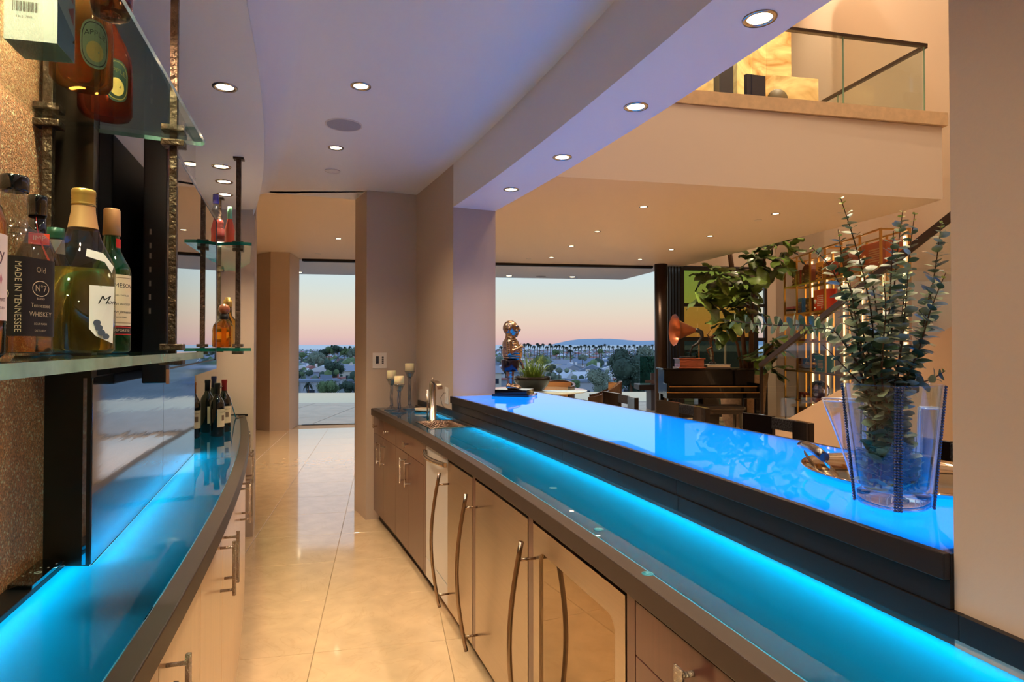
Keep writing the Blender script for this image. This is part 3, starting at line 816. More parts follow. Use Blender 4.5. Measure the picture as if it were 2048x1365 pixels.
def bar_pull(par, cf, sgn, y, z0, z1, name='pull_handle', mt=None):
    """slim upright pull on two posts, hammered bar"""
    m = MB()
    for z in (z0 + 0.018, z1 - 0.018): m.tube([pt(cf, sgn, y, FD, z), pt(cf, sgn, y, FD - 0.040, z)], 0.0045, 8)
    m.bar(pt(cf, sgn, y, FD - 0.040, z0), pt(cf, sgn, y, FD - 0.040, z1), 0.009, 0.009)
    o = m.build(name, mt or nickel_ham, par); return o


def knob(par, cf, sgn, y, z, w=0.042, h=0.036):
    m = MB(); m.tube([pt(cf, sgn, y, FD, z), pt(cf, sgn, y, FD - 0.030, z)], 0.006, 10)
    a = pt(cf, sgn, y - w / 2, FD - 0.030, z); b = pt(cf, sgn, y + w / 2, FD - 0.030, z); c = pt(cf, sgn, y + w / 2, FD - 0.035, z); d = pt(cf, sgn, y - w / 2, FD - 0.035, z)
    m.prism([a[:2], b[:2], c[:2], d[:2]], z - h / 2, z + h / 2)
    m.build('knob', nickel_ham, par)


def unit(name, label, y0, y1, body, cf=RF, sgn=1, depth=0.345, cat='cabinet', toe=True):
    p = off(cf, (y0 + y1) / 2, sgn * 0.2)
    t = thing(name, label, cat, (p[0], p[1], 0))
    m = facebox(cf, sgn, y0 + 0.001, y1 - 0.001, 0.09, 0.828, FD + 0.022, depth); 
    if toe: facebox(cf, sgn, y0 + 0.001, y1 - 0.001, 0.0, 0.09, FD + 0.06, depth - 0.02, mbx=m)
    m.build('body', body, t)
    return t


TOP = 0.848; BOT = 0.095; SPL = 0.718
k = {x: yx(RF, FD, x) for x in (743, 767.5, 791.8, 817, 848.6, 852.5, 896, 945.6, 951.5, 1056.7, 1066.5, 1252, 1269)}
g = 0.0015
# unit 1: two drawers over two doors
u = unit('base_cabinet', 'red-brown veneer base cabinet beside the plaster pier, two drawers over two doors', k[791.8], 5.0, wood_red)
for a, b in ((k[767.5], 5.0), (k[791.8], k[767.5])):
    d = facebox(RF, 1, a + g, b - g, SPL + g, TOP, FD, FD + 0.02).build('drawer', wood_red, u, bevel=0.001); knob(d, RF, 1, (a + b) / 2 + 0.04, 0.785, 0.03, 0.026)
    d = facebox(RF, 1, a + g, b - g, BOT, SPL - g, FD, FD + 0.02).build('door', wood_red, u, bevel=0.001)
    yy = k[767.5] + (0.06 if a == k[767.5] else -0.06); bar_pull(d, RF, 1, yy, 0.515, 0.68)
facebox(RF, 1, k[791.8], 5.03, 0.0, 0.09, FD + 0.055, FD + 0.06).build('toe_kick', black_matte, u)
# unit 2
u = unit('base_cabinet', 'red-brown veneer base cabinet under the sink, one wide drawer over two doors', k[848.6], k[791.8], wood_red)
d = facebox(RF, 1, k[848.6] + g, k[791.8] - g, SPL + g, TOP, FD, FD + 0.02).build('drawer', wood_red, u, bevel=0.001); knob(d, RF, 1, k[817], 0.785)
for a, b, s in ((k[817], k[791.8], 1), (k[848.6], k[817], -1)):
    d = facebox(RF, 1, a + g, b - g, BOT, SPL - g, FD, FD + 0.02).build('door', wood_red, u, bevel=0.001); bar_pull(d, RF, 1, k[817] + s * 0.06, 0.525, 0.69)
facebox(RF, 1, k[848.6], k[791.8], 0.0, 0.09, FD + 0.055, FD + 0.06).build('toe_kick', black_matte, u)


def filler(label, a, b):
    o = facebox(RF, 1, a + g, b - g, 0.09, TOP, FD, FD + 0.03, 1).build('filler_strip', wood_red, origin=off(RF, (a + b) / 2, FD) + (0.09,)); tag(o, label, 'filler strip')


filler('thin veneer strip between sink cabinet and dishwasher', k[852.5], k[848.6])
filler('veneer strip between ice maker and refrigerator panel', k[951.5], k[945.6])
filler('veneer strip between refrigerator panel and wine cooler', k[1066.5], k[1056.7])
filler('veneer strip between wine cooler and nearest drawer cabinet', k[1269], k[1252])
# dishwasher
a, b = k[896], k[852.5]
u = unit('dishwasher', 'narrow brushed steel dishwasher with a bowed bar handle across the top', a, b, steel_panel, cat='dishwasher')
dwm = mat('dishwasher_steel', (206, 204, 202), 0.32, metal=0.45)
d = facebox(RF, 1, a + g, b - g, 0.205, TOP, FD, FD + 0.025).build('door', dwm, u, bevel=0.002)
facebox(RF, 1, a + g, b - g, BOT, 0.20, FD, FD + 0.025).build('kick_panel', dwm, u, bevel=0.001)
m = MB(); rows = []
N = 12
for i in range(N + 1):
    y = a + 0.012 + (b - a - 0.024) * i / N; bow = 0.018 + 0.035 * math.sin(PI * i / N)
    rows.append([pt(RF, 1, y, FD - bow + 0.008, 0.800), pt(RF, 1, y, FD - bow + 0.008, 0.826), pt(RF, 1, y, FD - bow - 0.004, 0.823), pt(RF, 1, y, FD - bow - 0.007, 0.812), pt(RF, 1, y, FD - bow - 0.004, 0.803)])
m.grid(rows, 0, True, True)
for y in (a + 0.02, b - 0.02): m.box(pt(RF, 1, y, FD - 0.010, 0.813), (0.03, 0.02, 0.022), rz=-0.35)
m.build('handle', steel, d)


def tall_pull(par, y, z0=0.115, z1=0.787):
    m = MB(); path = []
    for i in range(17):
        t_ = i / 16; path.append(pt(RF, 1, y, FD - 0.052 - 0.042 * math.sin(PI * t_), z0 + (z1 - z0) * t_))
    m.tube(path, 0.0085, 12)
    for z in (z0 + 0.06, z1 - 0.06): m.tube([pt(RF, 1, y, FD, z), pt(RF, 1, y, FD - 0.064, z)], 0.005, 10)
    m.build('bow_handle', mat('bronze_nickel', (150, 130, 112), 0.24, metal=1.0), par)


for lab, a, b, nm, ctg in (('narrow brushed steel ice maker front with a tall bowed handle', k[945.6], k[896], 'ice_maker', 'ice maker'),
                           ('wide brushed steel refrigerator front with a tall bowed handle', k[1056.7], k[951.5], 'refrigerator', 'refrigerator')):
    u = unit(nm, lab, a, b, black_matte, cat=ctg)
    d = facebox(RF, 1, a + 0.004, b - 0.004, BOT, TOP - 0.012, FD - 0.002, FD + 0.02).build('door', steel_panel, u, bevel=0.002)
    tall_pull(d, b - 0.03)
    facebox(RF, 1, a, b, 0.0, 0.09, FD + 0.055, FD + 0.06).build('toe_kick', black_matte, u)
# wine cooler
a, b = k[1252], k[1066.5]
u = unit('wine_cooler', 'brushed steel framed wine cooler with a rounded glass door and tall bowed handle', a, b, black_matte, cat='wine cooler')
m = MB(); z0, z1 = BOT, TOP - 0.012; fy_, fz = 0.055, 0.075
ins = []; N = 8; ya, yb_ = a + fy_, b - fy_; za, zb = z0 + fz, z1 - fz; rc = 0.035
for cy_, cz_, s0 in ((yb_ - rc, zb - rc, 0), (ya + rc, zb - rc, 1), (ya + rc, za + rc, 2), (yb_ - rc, za + rc, 3)):
    for i in range(N + 1):
        t_ = PI / 2 * (s0 + i / N); ins.append((cy_ + rc * math.cos(t_), cz_ + rc * math.sin(t_)))
out = []
for (y, z) in ins:
    cyy, czz = (a + b) / 2, (z0 + z1) / 2
    dy_, dz_ = y - cyy, z - czz; s_ = min((b - a - .008) / 2 / max(abs(dy_), 1e-6), (z1 - z0) / 2 / max(abs(dz_), 1e-6)); out.append((cyy + dy_ * s_, czz + dz_ * s_))
for (y, z) in ((b - .004, z1), (a + .004, z1), (a + .004, z0), (b - .004, z0)):
    i = min(range(len(out)), key=lambda q_: (out[q_][0] - y) ** 2 + (out[q_][1] - z) ** 2); out[i] = (y, z)
dd = [(FD + 0.02, out), (FD - 0.002, out), (FD - 0.002, ins), (FD + 0.006, ins)]
m.grid([[pt(RF, 1, y, d_, z) for y, z in L_] for d_, L_ in dd], 0, False, True)
d = m.build('door', steel_panel, u)
m = MB(); m.add([pt(RF, 1, y, FD + 0.005, z) for y, z in ins], [tuple(range(len(ins)))]); m.build('glass', mat('bronze_mirror_glass', (158, 132, 98), 0.03, metal=0.9), d)
tall_pull(d, b - 0.025)
facebox(RF, 1, a, b, 0.0, 0.09, FD + 0.055, FD + 0.06).build('toe_kick', black_matte, u)
# drawer stack near camera and the run behind it
u = unit('base_cabinet', 'red-brown veneer drawer cabinet nearest the camera with a square hammered knob', 0.55, k[1269], wood_red)
for z0, z1 in ((SPL + g, TOP - 0.006), (0.41, SPL - g), (BOT, 0.407)):
    d = facebox(RF, 1, 0.55 + g, k[1269] - g, z0, z1, FD, FD + 0.02).build('drawer', wood_red, u, bevel=0.001)
    knob(d, RF, 1, 1.195, (z0 + z1) / 2 + (0.012 if z1 > .8 else 0), 0.030, 0.034)
u = unit('base_cabinet', 'veneer base cabinet behind the camera under the bar worktop', -2.15, 0.54, wood_red)
for i in range(4):
    a, b = -2.15 + i * 0.67, -2.15 + (i + 1) * 0.67; d = facebox(RF, 1, a + g, b - g, BOT, TOP, FD, FD + 0.02).build('door', wood_red, u)

# ------------------------------------------------ BACK COUNTER, LEFT
LY0, LY1 = -1.6, 4.55
bc = thing('back_counter', 'curved dark stone back counter with a glowing teal glass inlay', 'worktop', (LF(2.0), 2.0, CH))
mb = MB(); mb.band(line(LF, LY0, LY1, -0.045, 40), line(LF, LY0, LY1, 0.0, 40), 0.857, CH); mb.band(line(LF, LY0, LY1, -0.0445, 40), line(LF, LY0, LY1, -0.03, 40), 0.845, 0.857); mb.build('stone_edge', dark_stone, bc, bevel=0.003)
back = []
for i in range(41):
    y = LY0 + (LY1 - LY0) * i / 40
    if y < 1.45: x = MW(y) + 0.055
    elif y < 2.95: x = SW(y) + 0.0
    else: x = LW(y)
    back.append((x, y))
back[20:21] = back[20:21]
fr = line(LF, LY0, LY1, -0.0455, 40)
# dense polyline with the step at the pilaster
ysd = sorted(set([LY0 + (LY1 - LY0) * i / 60 for i in range(61)] + [1.4515, 1.4525, 2.949, 2.951]))
def backx(y): return MW(y) + 0.055 if y < 1.452 else (SW(y) if y < 2.95 else LW(y))
def frontx(y):
    p0 = off(LF, y, -0.0455); return p0[0] + (LF(y + .01) - LF(y - .01)) / .02 * (y - p0[1])
g_ = MB(); g_.grid([[(backx(y), y, CH) for y in ysd], [(frontx(y), y, CH) for y in ysd]], 0, False)
fr_left = frosted('frosted_teal_glass', (4, 150, 180), 1.6, dif=(4, 24, 30))
g_.build('glass_inlay', fr_left, bc)
mb = MB(); mb.grid([[(backx(y), y, CH - 0.055) for y in ysd], [(frontx(y), y, CH - 0.055) for y in ysd]], 0, False); mb.build('cavity_floor', cav_white, bc)
mb = MB()
for y0, y1, o_ in ((LY0, 1.44, 0.004), (1.46, 2.94, 0.004)):
    N = 16; A = [(backx(y0 + (y1 - y0) * i / N) + o_, y0 + (y1 - y0) * i / N) for i in range(N + 1)]
    mb.band(A, [(p[0] + 0.006, p[1]) for p in A], CH - 0.044, CH - 0.024)
mb.build('led_strip', emis('blue_led_left', (150, 230, 255), 16.0), bc)
mb = MB(); mb.lathe([(0.0, CH - 0.024), (0.075, CH - 0.024), (0.075, CH - 0.02), (0.0, CH - 0.02)], (-0.80, 1.23, 0), 32); mb.build('shadow_disc', black_matte, bc)  # dark disc added under the glass to imitate a soft round shadow
mb = MB(); mb.prism([(MW(LY0), LY0), (MW(1.452), 1.452), (MW(1.452) + 0.055, 1.452), (MW(LY0) + 0.055, LY0)], 0.86, CH + 0.012); mb.build('ledge', black_panel, bc, bevel=0.002)
mb = MB(); mb.prism([(-2.20, 4.53), (-1.97, 4.585), (-1.965, 4.60), (-2.35, 4.56)], CH - 0.01, CH + 0.004); mb.build('back_rail', black_matte, bc)
# phone-like touch panel on ledge
a, b = 1.28, 1.435
t = thing('touch_panel', 'small black touch panel with a pale ring lying on the ledge beside the pilaster', 'touch panel', (MW(1.35) + 0.03, 1.35, CH + 0.012))
mb = MB(); mb.prism([(MW(a) + 0.004, a), (MW(b) + 0.004, b), (MW(b) + 0.056, b), (MW(a) + 0.056, a)], CH + 0.012, CH + 0.022); mb.build('case', black_gloss, t, bevel=0.002)
mb = MB(); mb.tube([(MW(1.35) + 0.037 + 0.0065 * math.cos(q_), 1.35 + 0.0065 * math.sin(q_), CH + 0.0225) for q_ in [2 * PI * i / 20 for i in range(20)]], 0.0008, 6, closed=True)
mb.build('ring', white_plastic, t)
for dx_, dy_ in ((0.02, 0.0), (0.02, 0.03), (0.037, 0.03), (0.037, 0.055), (0.02, -0.02)):
    mb = MB(); mb.box((MW(1.35) + dx_, 1.35 + dy_, CH + 0.0223), (0.003, 0.004, 0.0006)); mb.build('mark', white_plastic, t)

# cabinets of the back counter: doors in pairs
pairs = [0.39, 1.175, 1.98, 2.76, 3.55, 4.33]
edges = [pairs[0] - 0.4] + [(pairs[i] + pairs[i + 1]) / 2 for i in range(5)] + [4.52]
names = ['beside the camera under', 'nearest, with hammered pulls, under', 'second from the camera under', 'third from the camera under', 'fourth from the camera under', 'last, at the wall end, under']
for i in range(6):
    a, b = edges[i], edges[i + 1]
    u = unit('base_cabinet', 'pale veneer two-door cabinet ' + names[i] + ' the curved back counter', a, b, wood_light, cf=LF, sgn=-1, depth=0.22)
    c = pairs[i]
    for y0, y1, s in ((a, c, -1), (c, b, 1)):
        d = facebox(LF, -1, y0 + g, y1 - g, BOT, TOP, FD, FD + 0.02).build('door', wood_light, u, bevel=0.001)
        bar_pull(d, LF, -1, c + s * 0.052, 0.646, 0.815)
    facebox(LF, -1, a, b, 0.0, 0.09, FD + 0.055, FD + 0.06).build('toe_kick', black_matte, u)
u = unit('base_cabinet', 'pale veneer cabinet behind the camera under the back counter', -1.55, edges[0], wood_light, cf=LF, sgn=-1, depth=0.09)
facebox(LF, -1, -1.55, edges[0], BOT, TOP, FD, FD + 0.02).build('door', wood_light, u)

# ------------------------------------------------ SHELVES, RODS
def shelf(label, poly, z, th=0.016, edge=glass_edge):
    c = (sum(p[0] for p in poly) / len(poly), sum(p[1] for p in poly) / len(poly), z)
    m = MB(); m.prism(poly, z, z + th, 0, 1)
    o = m.build('glass_shelf', [glass_shelf, edge], origin=c, bevel=0.0); tag(o, label, 'glass shelf'); return o


near = [(-1.112, 1.44), (MW(0.2) + 0.02, 0.2), (-0.365, 0.2), (-0.795, 1.585), (-0.812, 1.60)]
near_up = [(-1.122, 1.44), (MW(0.2) + 0.02, 0.2), (-0.365, 0.2), (-0.795, 1.585), (-0.812, 1.60)]
shelf('thick lower glass shelf holding the front row of bottles', near, 1.396)
shelf('upper glass shelf with the box and the amber bottles, seen from below', near_up, EYE + 0.519, 0.010)
farp = [(-1.315, 3.10), (-1.36, 3.07), (-1.585, 3.12), (-1.70, 3.20), (-2.10, 4.12), (-1.86, 4.15), (-1.60, 3.75), (-1.44, 3.38)]
shelf('lower green edged glass shelf beyond the television', farp, 1.398, edge=glass_edge_dark)
shelf('upper green edged glass shelf beyond the television', farp, EYE + 0.50, edge=glass_edge_dark)


def rod(label, x, y, z0, z1, r, clamps, cap=False):
    t = thing('shelf_rod', label, 'shelf rod', (x, y, z0))
    m = MB(); m.box((x, y, (z0 + z1) / 2), (2 * r, 2 * r, z1 - z0), rz=0.3); m.build('rod', rod_metal, t, bevel=0.001)
    for z in clamps:
        for dz in (-0.009, 0.0185 + 0.009):
            m = MB(); m.box((x, y, z + dz), (0.052, 0.040, 0.016), rz=0.3); m.build('clamp', rod_metal, t, bevel=0.002)
    if cap:
        m = MB(); m.box((x, y, z1 - 0.005), (0.05, 0.05, 0.01), rz=0.3); m.build('ceiling_plate', rod_metal, t)
    return t


rod('hammered iron rod at the front corner of the near glass shelves', -0.853, 1.545, 1.385, SOF, 0.0085, (1.3965, EYE + 0.5155))
rod('hammered iron rod at the back of the near shelves by the quartz wall', -1.063, 1.405, 1.385, SOF, 0.0095, (1.3965, EYE + 0.5155))
rod('slim dark rod from soffit to the green edged shelves beyond the television', -1.418, 3.18, 1.385, SOF, 0.0115, (1.3985, EYE + 0.5005), True)
rod('rear dark rod against the wall behind the green edged shelves', -1.93, 4.05, 1.385, SOF, 0.010, (1.3985, EYE + 0.5005), True)

# ------------------------------------------------ TELEVISION
tn = Vector((-1.003, 1.796)); tf = Vector((-1.430, 2.972)); td = (tf - tn).normalized(); tnn = Vector((td.y, -td.x))
tv = thing('television', 'large wall-mounted television seen edge-on, its black screen mirroring the dusk sky', 'television', ((tn.x + tf.x) / 2, (tn.y + tf.y) / 2, 1.33))
tz0, tz1 = 1.318, 2.035


def tq(u, d): p = tn + td * u + tnn * d; return (p.x, p.y)


L = (tf - tn).length
mb = MB(); mb.prism([tq(0, -0.006), tq(L, -0.006), tq(L, -0.06), tq(L - 0.1, -0.075), tq(0.0, -0.068)], tz0, tz1); mb.build('case', mat('tv_black', (9, 8, 9), 0.4), tv, bevel=0.004)
mb = MB(); mb.prism([tq(0.01, 0.0), tq(L - 0.01, 0.0), tq(L - 0.01, -0.005), tq(0.01, -0.005)], tz0 + 0.045, tz1 - 0.012); mb.build('screen', tv_screen, tv)
mb = MB()
for u0, u1, z0, z1 in ((0, L, tz1 - 0.014, tz1), (0, 0.012, tz0 + 0.04, tz1), (L - 0.012, L, tz0 + 0.04, tz1)):
    mb.prism([tq(u0, 0.002), tq(u1, 0.002), tq(u1, -0.006), tq(u0, -0.006)], z0, z1)
mb.build('bezel', mat('bezel_grey', (120, 122, 136), 0.2, metal=0.8), tv)
mb = MB(); mb.prism([tq(0, 0.003), tq(L, 0.003), tq(L, -0.006), tq(0, -0.006)], tz0 - 0.002, tz0 + 0.04); mb.build('lower_trim', chrome, tv)
mb = MB(); mb.prism([tq(L * .35, -0.085), tq(L * .65, -0.085), tq(L * .65, -0.12), tq(L * .35, -0.12)], 1.5, 1.85); mb.build('wall_mount', black_matte, tv)
mb = MB()
for z in (1.75, 1.71, 1.68, 1.64, 1.6, 1.56, 1.52): mb.prism([tq(-0.0006, -0.046), tq(-0.0006, -0.051), tq(0.002, -0.051), tq(0.002, -0.046)], z, z + 0.016)
mb.build('socket_strip', mat('socket_grey', (130, 116, 104), 0.4), tv)
# ------------------------------------------------ BOTTLES
bglass = thin_glass('bottle_glass', (228, 231, 226), 1.0, 1.85)
green_glass = mat('green_bottle_glass', (16, 96, 44), 0.03, trans=0.75, coat=1.0)
dark_glass = mat('dark_bottle_glass', (22, 12, 10), 0.04, trans=0.15, coat=1.0)
wine_glass = mat('wine_bottle_glass', (20, 22, 16), 0.05, trans=0.1, coat=1.0)
amber_glass = mat('amber_spirit', (232, 146, 66), 0.0, trans=0.86, ior=1.36)
amber_pale = mat('pale_amber_spirit', (240, 178, 116), 0.0, trans=1.0, ior=1.36)
red_spirit = mat('red_amber_spirit', (206, 78, 44), 0.0, trans=0.9, ior=1.36)
oil = mat('yellow_green_spirit', (226, 190, 80), 0.0, trans=0.95, ior=1.36)
paper = mat('label_cream', (224, 206, 172), 0.6)
paper_w = mat('label_white', (226, 220, 218), 0.55)
ink = mat('label_ink', (30, 26, 26), 0.6)
ink_red = mat('label_red', (196, 40, 34), 0.5)
gold_cap = mat('gold_foil', (214, 176, 96), 0.3, metal=0.8)
SH = 1.414 + 0.0004


def cyl_place(cx, cy, z, r, ang, rot=0.0):
    """wraps flat text round an upright cylinder; ang is the outward direction at the text centre"""
    def f(x, y, d):
        if rot: x, y = x * math.cos(rot) - y * math.sin(rot), x * math.sin(rot) + y * math.cos(rot)
        a = ang + x / r; rr = r + 0.0004 + d
        return (cx + rr * math.cos(a), cy + rr * math.sin(a), z + y)
    return f


def patch(cx, cy, r, a0, a1, z0, z1, n=14, m=0, mbx=None, prof=None):
    """curved paper label on a cylinder"""
    mbx = mbx or MB(); rows = []
    for z in (z0, z1): rows.append([(cx + (r + 0.0003) * math.cos(a0 + (a1 - a0) * i / n), cy + (r + 0.0003) * math.sin(a0 + (a1 - a0) * i / n), z) for i in range(n + 1)])
    mbx.grid(rows, m, True); return mbx


def toward(x, y): return math.atan2(-y, -x)


# green whiskey bottle
bx, by = -0.835, 1.28; A = toward(bx, by); r = 0.0355
t = thing('liquor_bottle', 'green whiskey bottle with cream label and tan foil top, rightmost on the lower shelf', 'bottle', (bx, by, SH))
mb = MB(); mb.lathe([(0.031, 0), (r, 0.004), (r, 0.165), (0.033, 0.178), (0.024, 0.195), (0.0165, 0.212), (0.0145, 0.24), (0.0135, 0.262)], (bx, by, SH), 32); mb.build('glass', green_glass, t)
mb = MB(); mb.lathe([(0.0165, 0.243), (0.0155, 0.272), (0.0152, 0.296), (0.0135, 0.299), (0, 0.2995)], (bx, by, SH), 24); mb.build('foil_cap', mat('tan_foil', (206, 158, 106), 0.4, metal=0.4), t)
mb = MB(); mb.lathe([(r - 0.0022, 0.003), (r - 0.0022, 0.15), (0.0, 0.15)], (bx, by, SH), 24); mb.build('contents', mat('dark_spirit', (16, 14, 10), 0.1), t)
ac = A + 0.42
mb = patch(bx, by, r, ac - 0.95, ac + 0.95, SH + 0.055, SH + 0.16); mb.build('label', paper, t)
mb = MB()
for z in (0.060, 0.153): patch(bx, by, r + 0.0003, ac - 0.85, ac + 0.85, SH + z, SH + z + 0.0012, mbx=mb)
for a_ in (-0.86, 0.83): patch(bx, by, r + 0.0003, ac + a_, ac + a_ + 0.03, SH + 0.06, SH + 0.154, n=2, mbx=mb)
mb.build('label_border', mat('label_bronze', (120, 92, 56), 0.4), t)
mb = MB(); text_mb('JAMESON', 0.0125, place=cyl_place(bx, by, SH + 0.137, r, ac + 0.12), mb=mb); text_mb('IRISH WHISKEY', 0.0062, place=cyl_place(bx, by, SH + 0.099, r, ac + 0.15), mb=mb)
text_mb('TRIPLE DISTILLED', 0.0042, place=cyl_place(bx, by, SH + 0.117, r, ac + 0.15), mb=mb); text_mb('John Jameson', 0.0085, place=cyl_place(bx, by, SH + 0.083, r, ac + 0.15), shear=0.4, mb=mb)
text_mb('BOW STREET', 0.0038, place=cyl_place(bx, by, SH + 0.072, r, ac + 0.15), mb=mb); mb.build('lettering', ink, t)
mb = patch(bx, by, r, ac - 0.95, ac + 0.95, SH + 0.036, SH + 0.0535); mb.build('lower_label', ink, t)
mb = MB(); patch(bx, by, r + .0003, ac - 0.95, ac + 0.95, SH + 0.0365, SH + 0.0378, mbx=mb); patch(bx, by, r + .0003, ac - 0.95, ac + 0.95, SH + 0.0515, SH + 0.0528, mbx=mb)
text_mb('X', 0.011, place=cyl_place(bx, by, SH + 0.0447, r + .0004, ac - 0.62), mb=mb); mb.build('red_print', ink_red, t)
mb = MB(); text_mb('IMPORTED', 0.0075, place=cyl_place(bx, by, SH + 0.0447, r + .0004, ac + 0.18), mb=mb); mb.build('white_print', paper, t)
mb = patch(bx, by, 0.0158, A + 0.5, A + 1.5, SH + 0.215, SH + 0.236, n=6); mb.build('neck_seal', ink_red, t)

# large flat clear bottle with gold cap
bx, by = -0.80, 1.145; A = toward(bx, by); rz = A + PI / 2
t = thing('liquor_bottle', 'tall clear flask bottle of yellow-green spirit with a gold screw cap', 'bottle', (bx, by, SH))
kw = dict(sx=1.0, sy=0.62, rz=rz + 0.12, power=2.5)
mb = MB(); mb.shell([(0.046, 0), (0.0515, 0.006), (0.052, 0.150), (0.050, 0.163), (0.045, 0.178), (0.037, 0.195), (0.029, 0.213), (0.0232, 0.235), (0.0185, 0.262), (0.0175, 0.27)], (bx, by, SH), 40, **kw); mb.build('glass', bglass, t)
mb = MB(); mb.lathe([(0.044, 0.005), (0.0495, 0.010), (0.0500, 0.157), (0.0, 0.157)], (bx, by, SH), 40, **kw); mb.build('contents', oil, t)
mb = MB(); mb.shell([(0.0245, 0.232), (0.0195, 0.262), (0.0188, 0.276)], (bx, by, SH), 28); mb.build('foil_collar', mat('tan_foil', (206, 158, 106)), t)
mb = MB(); mb.lathe([(0.0195, 0.274), (0.0198, 0.278), (0.0188, 0.280), (0.0198, 0.283), (0.0188, 0.286), (0.0198, 0.289), (0.0188, 0.292), (0.0198, 0.295), (0.0196, 0.302), (0.018, 0.305), (0, 0.3055)], (bx, by, SH), 28)
mb.build('screw_cap', gold_cap, t)
fd_ = Vector((math.cos(rz + .12), math.sin(rz + .12), 0)); fn = Vector((math.cos(A + .12), math.sin(A + .12), 0)); right = fd_ if fd_.x > 0 else -fd_


def fl(u, z, d=0.0335): p = Vector((bx, by, SH)) + right * u + fn * d; return (p.x, p.y, p.z + z)


mb = MB(); mb.add([fl(0.006, 0.045), fl(0.016, 0.032), fl(0.044, 0.018, 0.026), fl(0.046, 0.125, 0.026), fl(0.006, 0.125)], [(0, 1, 2, 3, 4)]); mb.build('label', paper_w, t)
mb = MB(); text_mb('M', 0.022, place=lambda x, y, d: fl(0.026 + x, 0.098 + y, 0.0345), shear=0.45, mb=mb); text_mb('on', 0.012, place=lambda x, y, d: fl(0.040 + x, 0.095 + y, 0.0345 - (0.04 + x - .03) * .25), shear=0.45, mb=mb)
mb.build('lettering', ink, t)
mb = MB()
for u_, z_, rr in ((0.018, 0.056, 0.006), (0.021, 0.047, 0.006), (0.025, 0.038, 0.006), (0.032, 0.031, 0.0055)):
    mb.add([fl(u_ + rr * math.cos(q_), z_ + rr * math.sin(q_), 0.0344) for q_ in [2 * PI * i / 14 for i in range(14)]], [tuple(range(14))])
mb.build('medals', mat('medal_grey', (74, 80, 100), 0.4), t)
mb = MB(); mb.add([fl(0.0, 0.178, 0.031), fl(0.030, 0.170, 0.027), fl(0.042, 0.150, 0.024), fl(0.045, 0.163, 0.023), fl(0.028, 0.186, 0.026), fl(0.002, 0.192, 0.029)], [(0, 1, 4, 5), (1, 2, 3, 4)]); mb.build('shoulder_label', paper_w, t)

# square whiskey bottle, black label
bx, by = -0.735, 0.905; A = toward(bx, by)
t = thing('liquor_bottle', 'square clear whiskey bottle with a black label, second from the left edge', 'bottle', (bx, by, SH))
kw = dict(power=5.0, rz=A + PI / 4 + 0.10)
mb = MB(); mb.shell([(0.036, 0), (0.0395, 0.005), (0.0395, 0.160), (0.036, 0.173), (0.027, 0.186)], (bx, by, SH), 48, **kw)
mb.shell([(0.0285, 0.184), (0.018, 0.194), (0.0155, 0.203), (0.0175, 0.212), (0.0175, 0.222), (0.0148, 0.236), (0.0142, 0.245)], (bx, by, SH), 32); mb.build('glass', bglass, t)
mb = MB(); mb.lathe([(0.0365, 0.004), (0.038, 0.006), (0.038, 0.052), (0.0, 0.052)], (bx, by, SH), 40, **kw); mb.build('contents', amber_pale, t)
mb = MB(); mb.shell([(0.0400, 0.028), (0.0400, 0.142)], (bx, by, SH), 48, **kw); mb.build('label', mat('label_black', (22, 18, 18), 0.4), t)
mb = MB(); mb.lathe([(0.0175, 0.242), (0.018, 0.245), (0.018, 0.262), (0.0165, 0.265), (0, 0.2655)], (bx, by, SH), 28); mb.build('cap', black_gloss, t)
a0 = A + 0.10           # corner direction facing the camera
cor = Vector((bx, by, SH)) + Vector((math.cos(a0), math.sin(a0), 0)) * 0.0500
sd_ = Vector((-math.sin(a0), math.cos(a0), 0))
if sd_.x < 0: sd_ = -sd_
cream = mat('label_cream', (224, 206, 172))
mb = MB(); text_mb('MADE IN TENNESSEE', 0.0108, place=lambda x, y, d: tuple(cor + sd_ * (y) + Vector((0, 0, 0.084 - x))), mb=mb)
faceR = Vector((math.cos(a0 + PI / 4), math.sin(a0 + PI / 4), 0)); faceL = Vector((math.cos(a0 - PI / 4), math.sin(a0 - PI / 4), 0))
if faceR.x < faceL.x: faceR, faceL = faceL, faceR


def facep(fc, u, z, d=0.0412):
    s_ = Vector((-fc.y, fc.x, 0)); s_ = s_ if s_.x > 0 else -s_
    if fc is faceL: pass
    p = Vector((bx, by, SH)) + fc * d + s_ * u; return (p.x, p.y, p.z + z)


for tx, sz, z, u_ in (('Old', 0.012, 0.125, 0.0), ('N\u00b07', 0.013, 0.098, 0.0), ('Tennessee', 0.0085, 0.073, 0.0), ('WHISKEY', 0.010, 0.060, 0.0), ('SOUR MASH', 0.0045, 0.046, 0.0), ('BRAND', 0.0045, 0.083, 0.0), ('DISTILLERY', 0.0045, 0.036, 0.0)):
    text_mb(tx, sz, place=lambda x, y, d: facep(faceR, x + u_, z + y), mb=mb)
for tx, sz, z, u_ in (('WHISKEY', 0.006, 0.130, 0.012), ('N\u00b07', 0.009, 0.088, 0.015), ('LYNCHBURG', 0.0045, 0.118, 0.012), ('90', 0.006, 0.075, 0.015), ('CHARCOAL', 0.005, 0.056, 0.012), ('MELLOWED', 0.005, 0.045, 0.012), ('DROP BY DROP', 0.004, 0.036, 0.010)):
    text_mb(tx, sz, place=lambda x, y, d: facep(faceL, x + u_, z + y), mb=mb)
